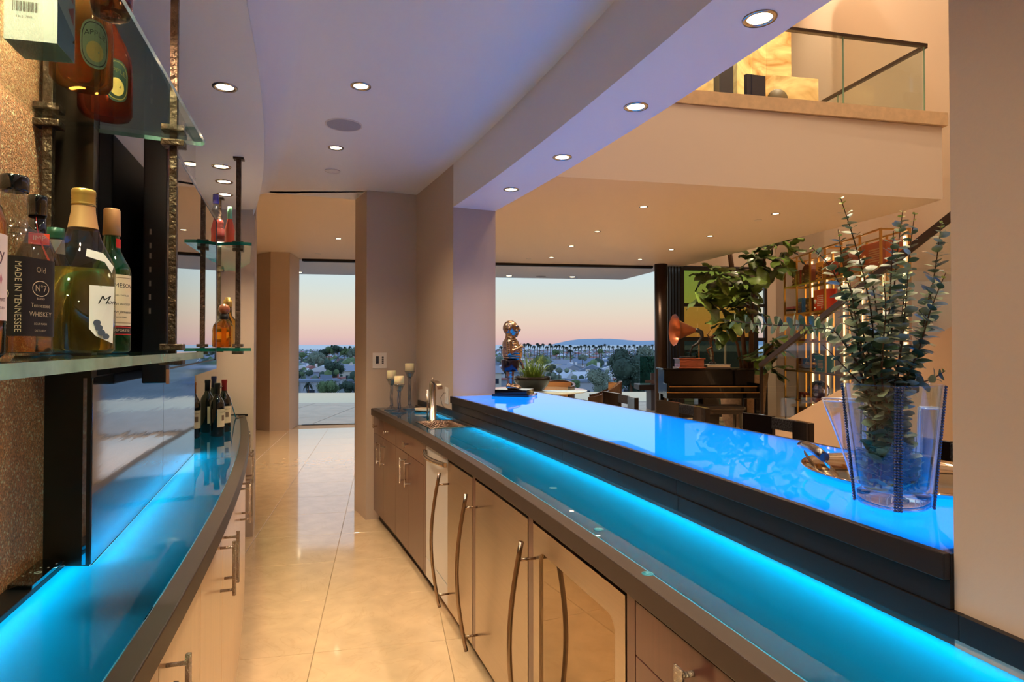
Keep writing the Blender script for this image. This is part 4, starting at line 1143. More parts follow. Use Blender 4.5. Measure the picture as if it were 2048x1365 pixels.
for fc, cu_, cz_, ru, rz_ in ((faceR, 0.0, 0.098, 0.015, 0.0105), (faceL, 0.015, 0.088, 0.0115, 0.0085)):
    N = 28; rows = [[facep(fc, cu_ + (ru + e_) * math.cos(2 * PI * i / N), cz_ + (rz_ + e_) * math.sin(2 * PI * i / N), 0.0411) for i in range(N)] for e_ in (0, 0.0011)]
    mb.grid(rows, 0, False, True)
mb.build('lettering', cream, t)

# leftmost bottle, white label
bx, by = -0.655, 0.735; A = toward(bx, by); r = 0.039
t = thing('liquor_bottle', 'bottle with a white and pink label cut off by the left edge of the frame', 'bottle', (bx, by, SH))
mb = MB(); mb.lathe([(0.034, 0), (r, 0.006), (r, 0.165), (0.034, 0.185), (0.018, 0.205), (0.0155, 0.25), (0.0155, 0.262)], (bx, by, SH), 36); mb.build('glass', amber_pale, t)
mb = MB(); mb.lathe([(0.018, 0.255), (0.018, 0.285), (0, 0.286)], (bx, by, SH), 24); mb.build('cap', black_gloss, t)
mb = MB(); mb.shell([(r + 0.0004, 0.045), (r + 0.0004, 0.150)], (bx, by, SH), 40); mb.build('label', mat('label_blush', (222, 202, 202), 0.6), t)
mb = MB(); text_mb('new Berry', 0.022, place=cyl_place(bx, by, SH + 0.125, r, A - 0.05), mb=mb); text_mb('SMALL BATCH SPIRIT', 0.006, place=cyl_place(bx, by, SH + 0.070, r, A + 0.5), mb=mb); text_mb('DISTILLED AND BOTTLED', 0.0045, place=cyl_place(bx, by, SH + 0.06, r, A + 0.5), mb=mb)
mb.build('lettering', mat('label_plum', (90, 60, 70), 0.6), t)
mb = MB()
for q_ in range(7):
    a_ = A + 0.35 + 0.1 * q_; mb.add([(bx + (r + 0.0012) * math.cos(a_ + e1), by + (r + 0.0012) * math.sin(a_ + e1), SH + 0.098 + 0.006 * math.sin(q_ * 2) + e2) for e1, e2 in ((-0.06, 0), (0, -0.007), (0.06, 0), (0, 0.007))], [(0, 1, 2, 3)])
mb.build('flower_print', mat('label_rose', (186, 120, 130), 0.6), t)

# dark bottle with red ribbon
bx, by = -0.925, 1.195; A = toward(bx, by); r = 0.036
t = thing('liquor_bottle', 'dark brown bottle with a red ribbon tag behind the square whiskey bottle', 'bottle', (bx, by, SH))
mb = MB(); mb.lathe([(0.032, 0), (r, 0.006), (r, 0.165), (0.033, 0.19), (0.022, 0.215), (0.0155, 0.235), (0.0145, 0.268)], (bx, by, SH), 32); mb.build('glass', dark_glass, t)
mb = MB(); mb.lathe([(0.0165, 0.266), (0.0165, 0.268), (0.0158, 0.272), (0.0165, 0.277), (0.0158, 0.282), (0.0165, 0.287), (0.0165, 0.303), (0.015, 0.306), (0, 0.3065)], (bx, by, SH), 28); mb.build('cap', black_gloss, t)
mb = MB(); rr_ = lambda z: 0.0165 + max(0, (0.25 - z)) * 0.42
path = [(A - 0.1 + 0.5 * i / 8, 0.258 - 0.085 * i / 8) for i in range(9)]
rows = [[(bx + (rr_(z) + .002) * math.cos(a_), by + (rr_(z) + .002) * math.sin(a_), SH + z + dz) for a_, z in path] for dz in (-0.004, 0.004)]
mb.grid(rows, 0, False); mb.build('ribbon', ink_red, t)
mb = MB(); mb.box((bx + 0.030 * math.cos(A + .1), by + 0.030 * math.sin(A + .1), SH + 0.218), (0.003, 0.032, 0.022), rz=A + .1); tg = mb.build('tag', mat('tag_orange_red', (214, 70, 44), 0.5), t)
cc = Vector((bx, by, SH)) + Vector((math.cos(A + .1), math.sin(A + .1), 0)) * 0.0318; s_ = Vector((-math.sin(A + .1), math.cos(A + .1), 0)); s_ = s_ if s_.x > 0 else -s_
mb = MB(); text_mb('IMP', 0.013, place=lambda x, y, d: tuple(cc + s_ * x + Vector((0, 0, 0.219 + y))), mb=mb); mb.build('lettering', cream, tg)

# small green-capped bottle with yellow label
bx, by = -0.99, 1.33; A = toward(bx, by); r = 0.034
t = thing('liquor_bottle', 'green-capped bottle with a yellow label tucked behind the gold-capped flask', 'bottle', (bx, by, SH))
mb = MB(); mb.lathe([(0.03, 0), (r, 0.006), (r, 0.16), (0.03, 0.185), (0.0165, 0.215), (0.0150, 0.245)], (bx, by, SH), 32); mb.build('glass', dark_glass, t)
mb = MB(); mb.shell([(0.0185, 0.205), (0.0165, 0.245)], (bx, by, SH), 24); mb.build('neck_foil', mat('silver_foil', (190, 190, 190), 0.35, metal=0.8), t)
mb = MB(); mb.lathe([(0.0172, 0.243), (0.0172, 0.248), (0.0165, 0.251), (0.0172, 0.254), (0.0172, 0.268), (0, 0.269)], (bx, by, SH), 24); mb.build('cap', mat('green_cap', (34, 88, 66), 0.3, coat=0.5), t)
mb = patch(bx, by, r, A - 1.2, A + 1.2, SH + 0.04, SH + 0.17); mb.build('label', mat('label_yellow', (222, 180, 92), 0.6), t)
mb = MB(); patch(bx, by, r + .0004, A - 0.6, A - 0.2, SH + 0.1, SH + 0.155, mbx=mb); mb.build('print', mat('label_rust', (170, 80, 40), 0.6), t)

# upper shelf: two apple spirit bottles, tumbler, box
UH = EYE + 0.519 + 0.010 + 0.0004
glabel = mat('label_sage', (132, 142, 112), 0.5); glabel2 = mat('label_deep_green', (40, 56, 44), 0.5)


def flask(label, bx, by, body, lab_m, txt_m, tilt_a, lsgn):
    A = toward(bx, by); t = thing('liquor_bottle', label, 'bottle', (bx, by, UH))
    kw = dict(sx=1.0, sy=0.72, rz=A + PI / 2 + tilt_a)
    mb = MB(); mb.lathe([(0.036, 0.0), (0.048, 0.004), (0.0555, 0.016), (0.056, 0.12), (0.053, 0.15), (0.043, 0.18), (0.030, 0.205), (0.0185, 0.23), (0.015, 0.27)], (bx, by, UH), 36, **kw); mb.build('glass', body, t)
    mb = MB(); mb.lathe([(0.016, 0.265), (0.016, 0.295), (0, 0.296)], (bx, by, UH), 24); mb.build('cap', black_gloss, t)
    ax = A + tilt_a; f = Vector((math.cos(ax), math.sin(ax), 0)); s = Vector((-f.y, f.x, 0)); s = s if s.x > 0 else -s

    def P(u, v, dd=0.0):
        # ellipse surface of the flask
        uu = max(-0.99, min(0.99, u / 0.056)); d = 0.056 * 0.72 * math.sqrt(1 - uu * uu) + 0.0006 + dd
        p = Vector((bx, by, UH)) + f * d + s * u; return (p.x, p.y, p.z + v)
    u0 = 0.012 * lsgn; mb = MB(); N = 26
    rim = [(u0 + 0.026 * math.copysign(abs(math.cos(q_)) ** 0.8, math.cos(q_)), 0.085 + 0.050 * math.copysign(abs(math.sin(q_)) ** 0.7, math.sin(q_))) for q_ in [2 * PI * i / N for i in range(N)]]
    rows = [[P(u0 + (a - u0) * k_, 0.085 + (b - 0.085) * k_) for a, b in rim] for k_ in (0.02, 0.35, 0.7, 1.0)]
    mb.grid(rows, 0, True, True); mb.build('label', lab_m, t)
    rows = [[P(u0 + (a - u0) * k_, 0.085 + (b - 0.085) * k_, 0.0003) for a, b in rim] for k_ in (0.86, 0.91)]
    mb = MB(); mb.grid(rows, 0, True, True); text_mb('APPLE', 0.0150, place=lambda x, y, d: P(u0 + x, 0.108 + y + 9 * x * x * -2, 0.0004), mb=mb); mb.build('lettering', txt_m, t)
    mb = MB(); N = 18
    mb.grid([[P(u0 + 0.016 * k_ * math.cos(2 * PI * i / N), 0.070 + 0.021 * k_ * math.sin(2 * PI * i / N), 0.0004) for i in range(N)] for k_ in (0.02, 1.0)], 0, True, True); mb.build('emblem', mat('emblem_ochre', (196, 160, 84), 0.5), t)


flask('amber apple spirit bottle on the upper shelf, beside the cardboard box', -0.890, 1.265, amber_glass, glabel, ink, 0.25, 1)
flask('reddish apple spirit bottle on the upper shelf, nearer the shelf end', -0.955, 1.437, red_spirit, glabel2, gold_cap, 0.25, 1)
bx, by = -0.650, 0.99
mb = MB(); mb.lathe([(0.018, 0), (0.026, 0.004), (0.030, 0.02), (0.032, 0.09), (0.0305, 0.09), (0.028, 0.02), (0.02, 0.009), (0, 0.008)], (bx, by, UH), 28)
tag(mb.build('tumbler', mat('rose_glass', (226, 170, 150), 0.0, trans=1.0), origin=(bx, by, UH)), 'rose tinted tumbler at the top edge of the upper shelf', 'glass')
# box
bxz = thing('cardboard_box', 'white and tan cardboard box with a barcode standing on the upper shelf', 'box', (-0.85, 1.10, UH))
c0 = Vector((-0.799, 1.073)); c1 = Vector((-0.823, 1.150)); c3 = Vector((-0.8776, 1.054)); c2 = c1 + (c3 - c0)
mb = MB(); mb.prism([tuple(c0), tuple(c1), tuple(c2), tuple(c3)], UH, UH + 0.30); mb.build('carton', mat('carton_white', (196, 190, 182), 0.6), bxz)
fdir = (c3 - c0).normalized(); fno = Vector((fdir.y, -fdir.x)); fno = fno if fno.y < 0 else -fno


def bp_(u, z, d=0.0004): p = c0 + fdir * u + fno * d; return (p.x, p.y, UH + z)


mb = MB(); mb.add([bp_(0, 0.085), bp_(0.087, 0.085), bp_(0.087, 0.30), bp_(0, 0.30)], [(3, 2, 1, 0)]); mb.build('tan_print', mat('carton_tan', (206, 152, 88), 0.6), bxz)
mb = MB(); random.seed(3); u_ = 0.030
while u_ < 0.068:
    wd = random.choice((0.0005, 0.0009, 0.0014)); mb.add([bp_(u_, 0.050), bp_(u_ + wd, 0.050), bp_(u_ + wd, 0.068), bp_(u_, 0.068)], [(3, 2, 1, 0)]); u_ += wd + random.choice((0.0005, 0.0009, 0.0012))
sgn_ = 1 if fdir.x > 0 else -1
text_mb('1812  7886', 0.0055, place=lambda x, y, d: bp_(0.050 + sgn_ * x, 0.041 + y, 0.0006), mb=mb); mb.build('barcode', ink, bxz)
sdir = (c1 - c0).normalized(); sno = Vector((-sdir.y, sdir.x)); sno = sno if sno.x > 0 else -sno


def sp_(u, z, d=0.0004): p = c0 + sdir * u + sno * d; return (p.x, p.y, UH + z)


mb = MB(); mb.add([sp_(0, 0), sp_(0.079, 0), sp_(0.079, 0.045), sp_(0, 0.075)], [(0, 1, 2, 3)]); mb.build('blue_print', mat('carton_blue', (84, 96, 124), 0.5), bxz)
mb = MB(); mb.add([sp_(0, 0.075), sp_(0.079, 0.045), sp_(0.079, 0.30), sp_(0, 0.30)], [(0, 1, 2, 3)]); mb.build('grey_print', mat('carton_grey', (150, 150, 160), 0.5), bxz)
mb = MB(); mb.add([sp_(0.045, 0.085, .0008), sp_(0.072, 0.065, .0008), sp_(0.072, 0.10, .0008)], [(0, 1, 2)]); mb.add([sp_(0.045, 0.115, .0008), sp_(0.07, 0.105, .0008), sp_(0.07, 0.13, .0008), sp_(0.05, 0.13, .0008)], [(0, 1, 2, 3)]); mb.build('red_print', mat('carton_red', (150, 70, 74), 0.5), bxz)
mb = MB(); mb.lathe([(0.0, 0), (0.003, 0.0)], sp_(0.07, 0.035, 0.001), 12, mtx=Matrix.Rotation(PI / 2, 3, 'X')); mb.build('dot', paper_w, bxz)

# far shelf bottles
SF = 1.416 + 0.0004; UF = EYE + 0.518 + 0.0004
bx, by = -1.545, 3.30
t = thing('liquor_bottle', 'stout gold tequila bottle with a round wooden stopper on the lower green edged shelf', 'bottle', (bx, by, SF))
mb = MB(); mb.lathe([(0.04, 0), (0.05, 0.006), (0.0515, 0.03), (0.049, 0.07), (0.0505, 0.09), (0.046, 0.118), (0.03, 0.138), (0.020, 0.15), (0.019, 0.175)], (bx, by, SF), 28); mb.build('glass', mat('tequila', (236, 172, 84), 0.0, trans=1.0, ior=1.36), t)
mb = MB(); mb.lathe([(0.021, 0.150), (0.021, 0.178), (0, 0.179)], (bx, by, SF), 20); mb.build('collar', black_matte, t)
mb = MB(); mb.ball((bx, by, SF + 0.2045), 0.029, 20); mb.build('stopper', mat('stopper_wood', (160, 84, 48), 0.3, coat=0.6), t)
bx, by = -1.60, 3.46
t = thing('liquor_bottle', 'gold bottle with a square top behind the tequila bottle', 'bottle', (bx, by, SF))
mb = MB(); mb.lathe([(0.042, 0), (0.048, 0.006), (0.048, 0.14), (0.02, 0.18), (0.018, 0.23)], (bx, by, SF), 20, power=4); mb.build('glass', mat('tequila', (230, 160, 70)), t)
mb = MB(); mb.lathe([(0.024, 0.228), (0.024, 0.262), (0.014, 0.266), (0.014, 0.28), (0, 0.281)], (bx, by, SF), 20); mb.build('stopper', gold_cap, t)
bx, by = -1.78, 3.75
t = thing('liquor_bottle', 'dark squat bottle at the back of the lower green edged shelf', 'bottle', (bx, by, SF))
mb = MB(); mb.lathe([(0.05, 0), (0.055, 0.01), (0.055, 0.08), (0.03, 0.12), (0.016, 0.15), (0.016, 0.19), (0, 0.19)], (bx, by, SF), 20); mb.build('glass', dark_glass, t)
bx, by = -1.50, 3.20
t = thing('liquor_bottle', 'slender coral bottle with a mint neck on the upper green edged shelf', 'bottle', (bx + 0.0, by + 0.06, UF))
mb = MB(); mb.lathe([(0.02, 0), (0.026, 0.005), (0.024, 0.06), (0.026, 0.09), (0.012, 0.15), (0.010, 0.20)], (bx, by + .06, UF), 20); mb.build('glass', mat('coral_red', (206, 84, 60), 0.2, coat=0.6), t)
mb = MB(); mb.lathe([(0.013, 0.15), (0.0115, 0.215), (0, 0.216)], (bx, by + .06, UF), 16); mb.build('neck', mat('mint', (130, 200, 160), 0.3), t)
bx, by = -1.60, 3.36
t = thing('figurine_decanter', 'small figurine shaped decanter in red and white on the upper green edged shelf', 'decanter', (bx, by, UF))
mb = MB(); mb.lathe([(0.05, 0), (0.052, 0.012), (0.04, 0.018), (0.036, 0.04), (0, 0.042)], (bx, by, UF), 24); mb.build('base', mat('porcelain', (220, 212, 196), 0.25, coat=0.6), t)
mb = MB(); mb.lathe([(0.028, 0.04), (0.036, 0.07), (0.03, 0.105), (0.018, 0.125), (0.022, 0.145), (0.016, 0.165), (0, 0.172)], (bx, by, UF), 20, sy=.8); mb.build('figure', mat('oxblood', (92, 40, 36), 0.25, coat=0.6), t)
bx, by = -1.70, 3.52
t = thing('liquor_bottle', 'tall bottle with a cobalt blue cap standing highest on the upper green edged shelf', 'bottle', (bx, by, UF))
mb = MB(); mb.lathe([(0.033, 0), (0.036, 0.006), (0.036, 0.22), (0.017, 0.27), (0.015, 0.30)], (bx, by, UF), 20); mb.build('glass', bglass, t)
mb = MB(); mb.lathe([(0.017, 0.29), (0.017, 0.345), (0, 0.346)], (bx, by, UF), 20); mb.build('cap', mat('cobalt', (44, 40, 140), 0.25, coat=0.8), t)

# wine bottles on the back counter
wl = [(-1.775, 3.43, mat('cap_copper', (176, 100, 50), 0.4), 'wine bottle with an orange-brown capsule, nearest the steel wall'), (-1.675, 3.50, black_matte, 'wine bottle with a black capsule in front, right of the orange one'),
      (-1.81, 3.66, black_matte, 'wine bottle with a black capsule hidden behind the orange capped one'), (-1.72, 3.68, mat('cap_red', (150, 30, 38), 0.35), 'wine bottle with a bright red capsule at the back'),
      (-1.84, 3.80, mat('cap_navy', (50, 54, 90), 0.35), 'tallest wine bottle with a navy capsule at the back')]
W0 = CH + 0.0006
proto = None
for i, (bx, by, cm, lab) in enumerate(wl):
    A = toward(bx, by); t = thing('wine_bottle', lab, 'wine bottle', (bx, by, W0), 'wine bottles on the back counter'); s = 1.0 + 0.045 * (i == 4) - 0.03 * (i == 1)
    mb = MB(); mb.lathe([(0.033, 0), (0.0375, 0.005), (0.0375, 0.185 * s), (0.034, 0.205 * s), (0.02, 0.228 * s), (0.0145, 0.245 * s), (0.0140, 0.25 * s)], (bx, by, W0), 28); mb.build('glass', wine_glass, t)
    mb = MB(); mb.lathe([(0.0150, 0.246 * s), (0.0145, 0.29 * s), (0.0158, 0.295 * s), (0.0158, 0.308 * s), (0.0148, 0.311 * s), (0, 0.3112 * s)], (bx, by, W0), 24); mb.build('capsule', cm, t)
    aa = A + (0.45 if i in (0, 3) else 0.9); mb = patch(bx, by, 0.0375, aa - 0.9, aa + 0.9, W0 + 0.055, W0 + 0.155); l_ = mb.build('label', paper, t)
    mb = MB(); patch(bx, by, 0.0379, aa - 0.25, aa + 0.25, W0 + 0.09, W0 + 0.12, n=4, mbx=mb)
    text_mb('CABERNET', 0.008, place=cyl_place(bx, by, W0 + 0.137, 0.0379, aa), mb=mb); mb.build('print', mat('label_sepia', (120, 96, 78), 0.6), t)
# chrome easel
ez = thing('wire_easel', 'bent chrome wire easel standing beside the wine bottles', 'easel', (-1.75, 3.80, W0))
mb = MB()
mb.tube([(-1.69, 3.57, W0 + 0.005), (-1.69, 3.575, W0 + 0.03), (-1.70, 3.58, W0 + 0.16), (-1.715, 3.60, W0 + 0.20), (-1.74, 3.62, W0 + 0.225), (-1.735, 3.64, W0 + 0.262), (-1.72, 3.66, W0 + 0.275), (-1.83, 4.0, W0 + 0.17), (-1.955, 4.34, W0 + 0.035), (-1.965, 4.38, W0 + 0.006), (-1.93, 4.42, W0 + 0.0045)], 0.004, 8)
mb.build('wire_frame', chrome, ez)
mb = MB(); mb.tube([(-1.735, 3.57, W0 + 0.004), (-1.735, 3.575, W0 + 0.03), (-1.735, 3.59, W0 + 0.18), (-1.735, 3.63, W0 + 0.255)], 0.0035, 8); mb.build('wire_leg', chrome, ez)
mb = MB(); mb.tube([(-1.70, 3.58, W0 + 0.13), (-1.85, 4.03, W0 + 0.155)], 0.003, 6); mb.build('cross_wire', chrome, ez)

# candle holders
def candle(label, x, y, stem, cr_=0.037, chh=0.075):
    t = thing('candle_holder', label, 'candle holder', (x, y, W0), 'crystal candle holders by the plaster pier'); h = stem
    mb = MB(); mb.lathe([(0.0, 0.0), (0.055, 0.0), (0.060, 0.004), (0.05, 0.010), (0.02, 0.022), (0.012, 0.035)], (x, y, W0), 28)
    mb.build('foot', thin_glass('lead_crystal', (196, 206, 220), 1.0, 3.0), t)
    mb = MB()
    for a in (0, 2.1, 4.2):
        mb.tube([(x + 0.010 * math.cos(a + i * 0.35), y + 0.010 * math.sin(a + i * 0.35), W0 + 0.030 + (h - 0.065) * i / 8) for i in range(9)], 0.005, 8)
    mb.build('twisted_stem', thin_glass('lead_crystal'), t)
    mb = MB(); mb.lathe([(0.010, h - 0.045), (0.022, h - 0.035), (0.034, h - 0.005), (0.044, h + 0.012), (0.042, h + 0.012), (0.030, h - 0.002), (0.0, h - 0.004)], (x, y, W0), 12); mb.build('cup', thin_glass('lead_crystal'), t)
    mb = MB(); mb.lathe([(cr_, h + 0.000), (cr_, h + chh - 0.002), (cr_ - 0.003, h + chh), (0.006, h + chh - 0.002), (0, h + chh - 0.003)], (x, y, W0), 28); mb.build('candle', wax, t)


candle('front crystal candle holder with the lowest cream candle', -0.865, 4.72, 0.205)
candle('left crystal candle holder partly hidden behind the front one', -0.965, 4.93, 0.238)
candle('rightmost and tallest crystal candle holder with a cream candle', -0.835, 5.02, 0.292)
# ------------------------------------------------ THINGS ON THE BAR
def blob(name, mbx, m, parent, voxel=0.006, smooth=6):
    """one continuous surface from overlapping volumes"""
    o = mbx.build(name, m, parent)
    r = o.modifiers.new('remesh', 'REMESH'); r.mode = 'VOXEL'; r.voxel_size = voxel; r.use_smooth_shade = True
    s = o.modifiers.new('smooth', 'SMOOTH'); s.iterations = smooth; s.factor = 0.6
    return o


def limb(mbx, a, b, r0, r1, n=5):
    a = Vector(a); b = Vector(b)
    for i in range(n + 1):
        t = i / n; p = a.lerp(b, t); mbx.ball(tuple(p), r0 + (r1 - r0) * t, 10)


sxx, sy_ = 0.02, 4.32; B0 = BH + 0.0008
st = thing('statue', 'polished bronze statue of a bald man in shorts on a black plinth', 'statue', (sxx, sy_, B0))
mb = MB(); mb.box((sxx, sy_, B0 + 0.009), (0.27, 0.20, 0.018), rz=-0.35); mb.build('plinth_foot', black_gloss, st, bevel=0.002)
mb = MB(); mb.box((sxx - 0.002, sy_, B0 + 0.033), (0.235, 0.165, 0.030), rz=-0.35); mb.build('plinth', black_gloss, st, bevel=0.002)
z0 = B0 + 0.048; X = sxx - 0.03; Y = sy_
mb = MB()
for s in (-1, 1):
    limb(mb, (X + 0.0, Y + s * 0.034, z0 + 0.03), (X - 0.002, Y + s * 0.034, z0 + 0.10), 0.020, 0.026); limb(mb, (X - 0.002, Y + s * 0.034, z0 + 0.10), (X - 0.004, Y + s * 0.032, z0 + 0.17), 0.027, 0.036)
    mb.ball((X + 0.025, Y + s * 0.04, z0 + 0.016), (0.048, 0.022, 0.017), 12); mb.ball((X - 0.01, Y + s * 0.04, z0 + 0.022), (0.024, 0.02, 0.022), 10)
    for k_ in range(5): mb.ball((X + 0.068 - k_ * 0.004, Y + s * (0.026 + k_ * 0.008), z0 + 0.010), (0.011, 0.005, 0.008), 8)
mb.ball((X - 0.002, Y, z0 + 0.185), (0.055, 0.068, 0.045), 16)
mb.ball((X + 0.012, Y, z0 + 0.255), (0.070, 0.078, 0.080), 18); mb.ball((X + 0.000, Y, z0 + 0.315), (0.058, 0.085, 0.055), 16)
limb(mb, (X - 0.006, Y, z0 + 0.34), (X + 0.000, Y, z0 + 0.385), 0.036, 0.036)
hd = (X + 0.002, Y, z0 + 0.425)
mb.ball((hd[0] - 0.004, Y, hd[2] + 0.004), (0.054, 0.045, 0.054), 20); mb.ball((hd[0] + 0.012, Y, hd[2] - 0.022), (0.040, 0.036, 0.042), 16)
mb.ball((hd[0] + 0.058, Y, hd[2] - 0.008), (0.014, 0.010, 0.014), 10); mb.ball((hd[0] + 0.050, Y, hd[2] + 0.004), (0.012, 0.008, 0.018), 8)
for s in (-1, 1):
    mb.ball((hd[0] - 0.018, Y + s * 0.050, hd[2] - 0.008), (0.013, 0.007, 0.018), 10)
    mb.ball((hd[0] + 0.045, Y + s * 0.020, hd[2] + 0.018), (0.012, 0.016, 0.006), 8)
    mb.ball((hd[0] + 0.042, Y + s * 0.026, hd[2] - 0.020), (0.014, 0.012, 0.014), 8)
mb.ball((hd[0] + 0.048, Y, hd[2] - 0.028), (0.010, 0.018, 0.005), 8); mb.ball((hd[0] + 0.047, Y, hd[2] - 0.037), (0.010, 0.016, 0.006), 8); mb.ball((hd[0] + 0.038, Y, hd[2] - 0.050), (0.014, 0.014, 0.010), 8)
# arms: near one bent across the belly with the hand at the chest, the other hanging
limb(mb, (X - 0.012, Y - 0.078, z0 + 0.325), (X - 0.008, Y - 0.098, z0 + 0.255), 0.027, 0.021); limb(mb, (X - 0.008, Y - 0.098, z0 + 0.255), (X + 0.060, Y - 0.070, z0 + 0.290), 0.020, 0.014)
mb.ball((X + 0.072, Y - 0.062, z0 + 0.297), (0.018, 0.010, 0.013), 10)
for k_ in range(4): limb(mb, (X + 0.084, Y - 0.066 + 0.008 * k_, z0 + 0.300 - 0.004 * k_), (X + 0.098, Y - 0.052 + 0.008 * k_, z0 + 0.297 - 0.004 * k_), 0.0048, 0.004, 3)
limb(mb, (X + 0.070, Y - 0.062, z0 + 0.308), (X + 0.074, Y - 0.050, z0 + 0.325), 0.005, 0.004, 3)
limb(mb, (X - 0.006, Y + 0.080, z0 + 0.325), (X + 0.03, Y + 0.100, z0 + 0.25), 0.027, 0.020); limb(mb, (X + 0.03, Y + 0.100, z0 + 0.25), (X + 0.075, Y + 0.085, z0 + 0.185), 0.019, 0.013)
mb.ball((X + 0.082, Y + 0.082, z0 + 0.170), (0.012, 0.009, 0.017), 10)
for k_ in range(4): limb(mb, (X + 0.080 + 0.004 * k_, Y + 0.074 + 0.006 * k_, z0 + 0.158), (X + 0.088 + 0.003 * k_, Y + 0.070 + 0.006 * k_, z0 + 0.138), 0.0046, 0.004, 3)
blob('body', mb, bronze, st, 0.0042, 2)
stripes = mat('bronze_striped', (172, 148, 126), 0.14, metal=1.0)
_t = stripes.node_tree; _w = _t.nodes.new('ShaderNodeTexWave'); _w.bands_direction = 'Z'; _w.inputs['Scale'].default_value = 16; _tc = _t.nodes.new('ShaderNodeTexCoord')
_t.links.new(_tc.outputs['Object'], _w.inputs['Vector']); _bp = _t.nodes.new('ShaderNodeBump'); _bp.inputs['Strength'].default_value = 1.0; _bp.inputs['Distance'].default_value = 0.006
_t.links.new(_w.outputs['Fac'], _bp.inputs['Height']); _t.links.new(_bp.outputs[0], _t.nodes['Principled BSDF'].inputs['Normal'])
mb = MB(); mb.ball((X + 0.012, Y, z0 + 0.258), (0.074, 0.082, 0.082), 20); mb.ball((X + 0.000, Y, z0 + 0.315), (0.061, 0.088, 0.052), 16); blob('striped_shirt', mb, stripes, st, 0.005, 3)
mb = MB(); mb.lathe([(0.062, z0 + 0.125), (0.068, z0 + 0.16), (0.072, z0 + 0.20), (0.066, z0 + 0.208)], (X - 0.002, Y, 0), 26, sx=0.9, sy=1.05); mb.build('shorts', mat('dark_patina', (52, 50, 60), 0.2, metal=0.9), st)

# tray
tx, ty = 1.075, 1.68; tr = thing('tray', 'oval polished silver tray with a horn handle on the glowing bar', 'tray', (tx, ty, B0))
mb = MB(); mb.lathe([(0.0, 0.003), (0.21, 0.003), (0.232, 0.008), (0.246, 0.016), (0.25, 0.014), (0.236, 0.002), (0.21, 0.0)], (tx, ty, B0), 56, sx=1.0, sy=1.15, rz=0.15)
mb.build('dish', mat('silver_tray', (210, 200, 190), 0.05, metal=1.0), tr)
hx, hy = tx - 0.215, ty + 0.03
mb = MB(); pts = []
for i in range(11):
    a = PI * i / 10; pts.append((hx - 0.035 + 0.03 * math.cos(a) * 0.5, hy + 0.075 * math.cos(a) * 1.0, B0 + 0.018 + 0.055 * math.sin(a) ** 0.6))
for p_, q2 in ((pts[0], 0), (pts[-1], 0)): pass
mb.tube([(hx + 0.005, hy - 0.07, B0 + 0.012), (hx - 0.03, hy - 0.085, B0 + 0.045), (hx - 0.035, hy - 0.07, B0 + 0.066)], 0.005, 8)
mb.tube([(hx + 0.01, hy + 0.07, B0 + 0.012), (hx - 0.01, hy + 0.085, B0 + 0.045), (hx - 0.02, hy + 0.07, B0 + 0.066)], 0.005, 8); mb.build('handle_mount', chrome, tr)
mb = MB(); mb.tube([(hx - 0.036, hy - 0.085, B0 + 0.062), (hx - 0.034, hy - 0.05, B0 + 0.068), (hx - 0.028, hy, B0 + 0.072), (hx - 0.022, hy + 0.05, B0 + 0.070), (hx - 0.018, hy + 0.085, B0 + 0.066)], [0.013, 0.014, 0.013, 0.013, 0.012], 12)
mb.build('horn_handle', mat('horn', (46, 34, 30), 0.15, coat=0.8), tr)

# big vase
vx, vy = 0.855, 1.385
va = thing('glass_vase', 'large flared clear glass vase of eucalyptus with beaded bands, on the bar', 'vase', (vx, vy, B0))
H = 0.272
prof = [(0.0, 0.0), (0.066, 0.0), (0.070, 0.004), (0.072, 0.03), (0.0945, H - 0.002), (0.0940, H), (0.0905, H), (0.0895, H - 0.003), (0.0665, 0.045), (0.060, 0.036), (0.0, 0.034)]
mb = MB(); mb.lathe(prof, (vx, vy, B0), 56, power=2.3, rz=0.25); mb.build('vessel', thin_glass('vase_glass', (244, 250, 252), 1.0, 1.62), va)
mb = MB(); mb.lathe([(0.0, 0.0015), (0.064, 0.0015), (0.068, 0.006), (0.069, 0.028), (0.0, 0.028)], (vx, vy, B0), 56, power=2.3, rz=0.25); mb.build('thick_base', crystal, va)
bead = mat('beaded_band', (58, 66, 90), 0.25, metal=0.5, coat=0.8)
for ang in (math.atan2(-vy, -vx) + 0.12, math.atan2(-vy, -vx) + 1.55, math.atan2(-vy, -vx) - 1.6):
    mb = MB(); ca, sa = math.cos(ang), math.sin(ang)
    lc, ls = math.cos(ang - 0.25), math.sin(ang - 0.25); qf = (abs(lc) ** 2.3 + abs(ls) ** 2.3) ** (-1 / 2.3)
    for i in range(44):
        z = 0.004 + i * (H - 0.008) / 43; r_ = (0.0725 + (0.0950 - 0.0725) * z / H) * qf
        for s in (-1, 0, 1):
            mb.ball((vx + ca * r_ - sa * 0.0056 * s, vy + sa * r_ + ca * 0.0056 * s, B0 + z), (0.0040, 0.0040, 0.0033), 6)
    o = mb.build('beaded_band', bead, va)
mb = MB(); mb.lathe([(0.0, 0.0345), (0.0585, 0.037), (0.0655, 0.046), (0.0725, 0.115), (0.0, 0.115)], (vx, vy, B0), 48, power=2.3, rz=0.25); mb.build('water', thin_glass('vase_water', (214, 232, 214), 1.0, 1.2), va)

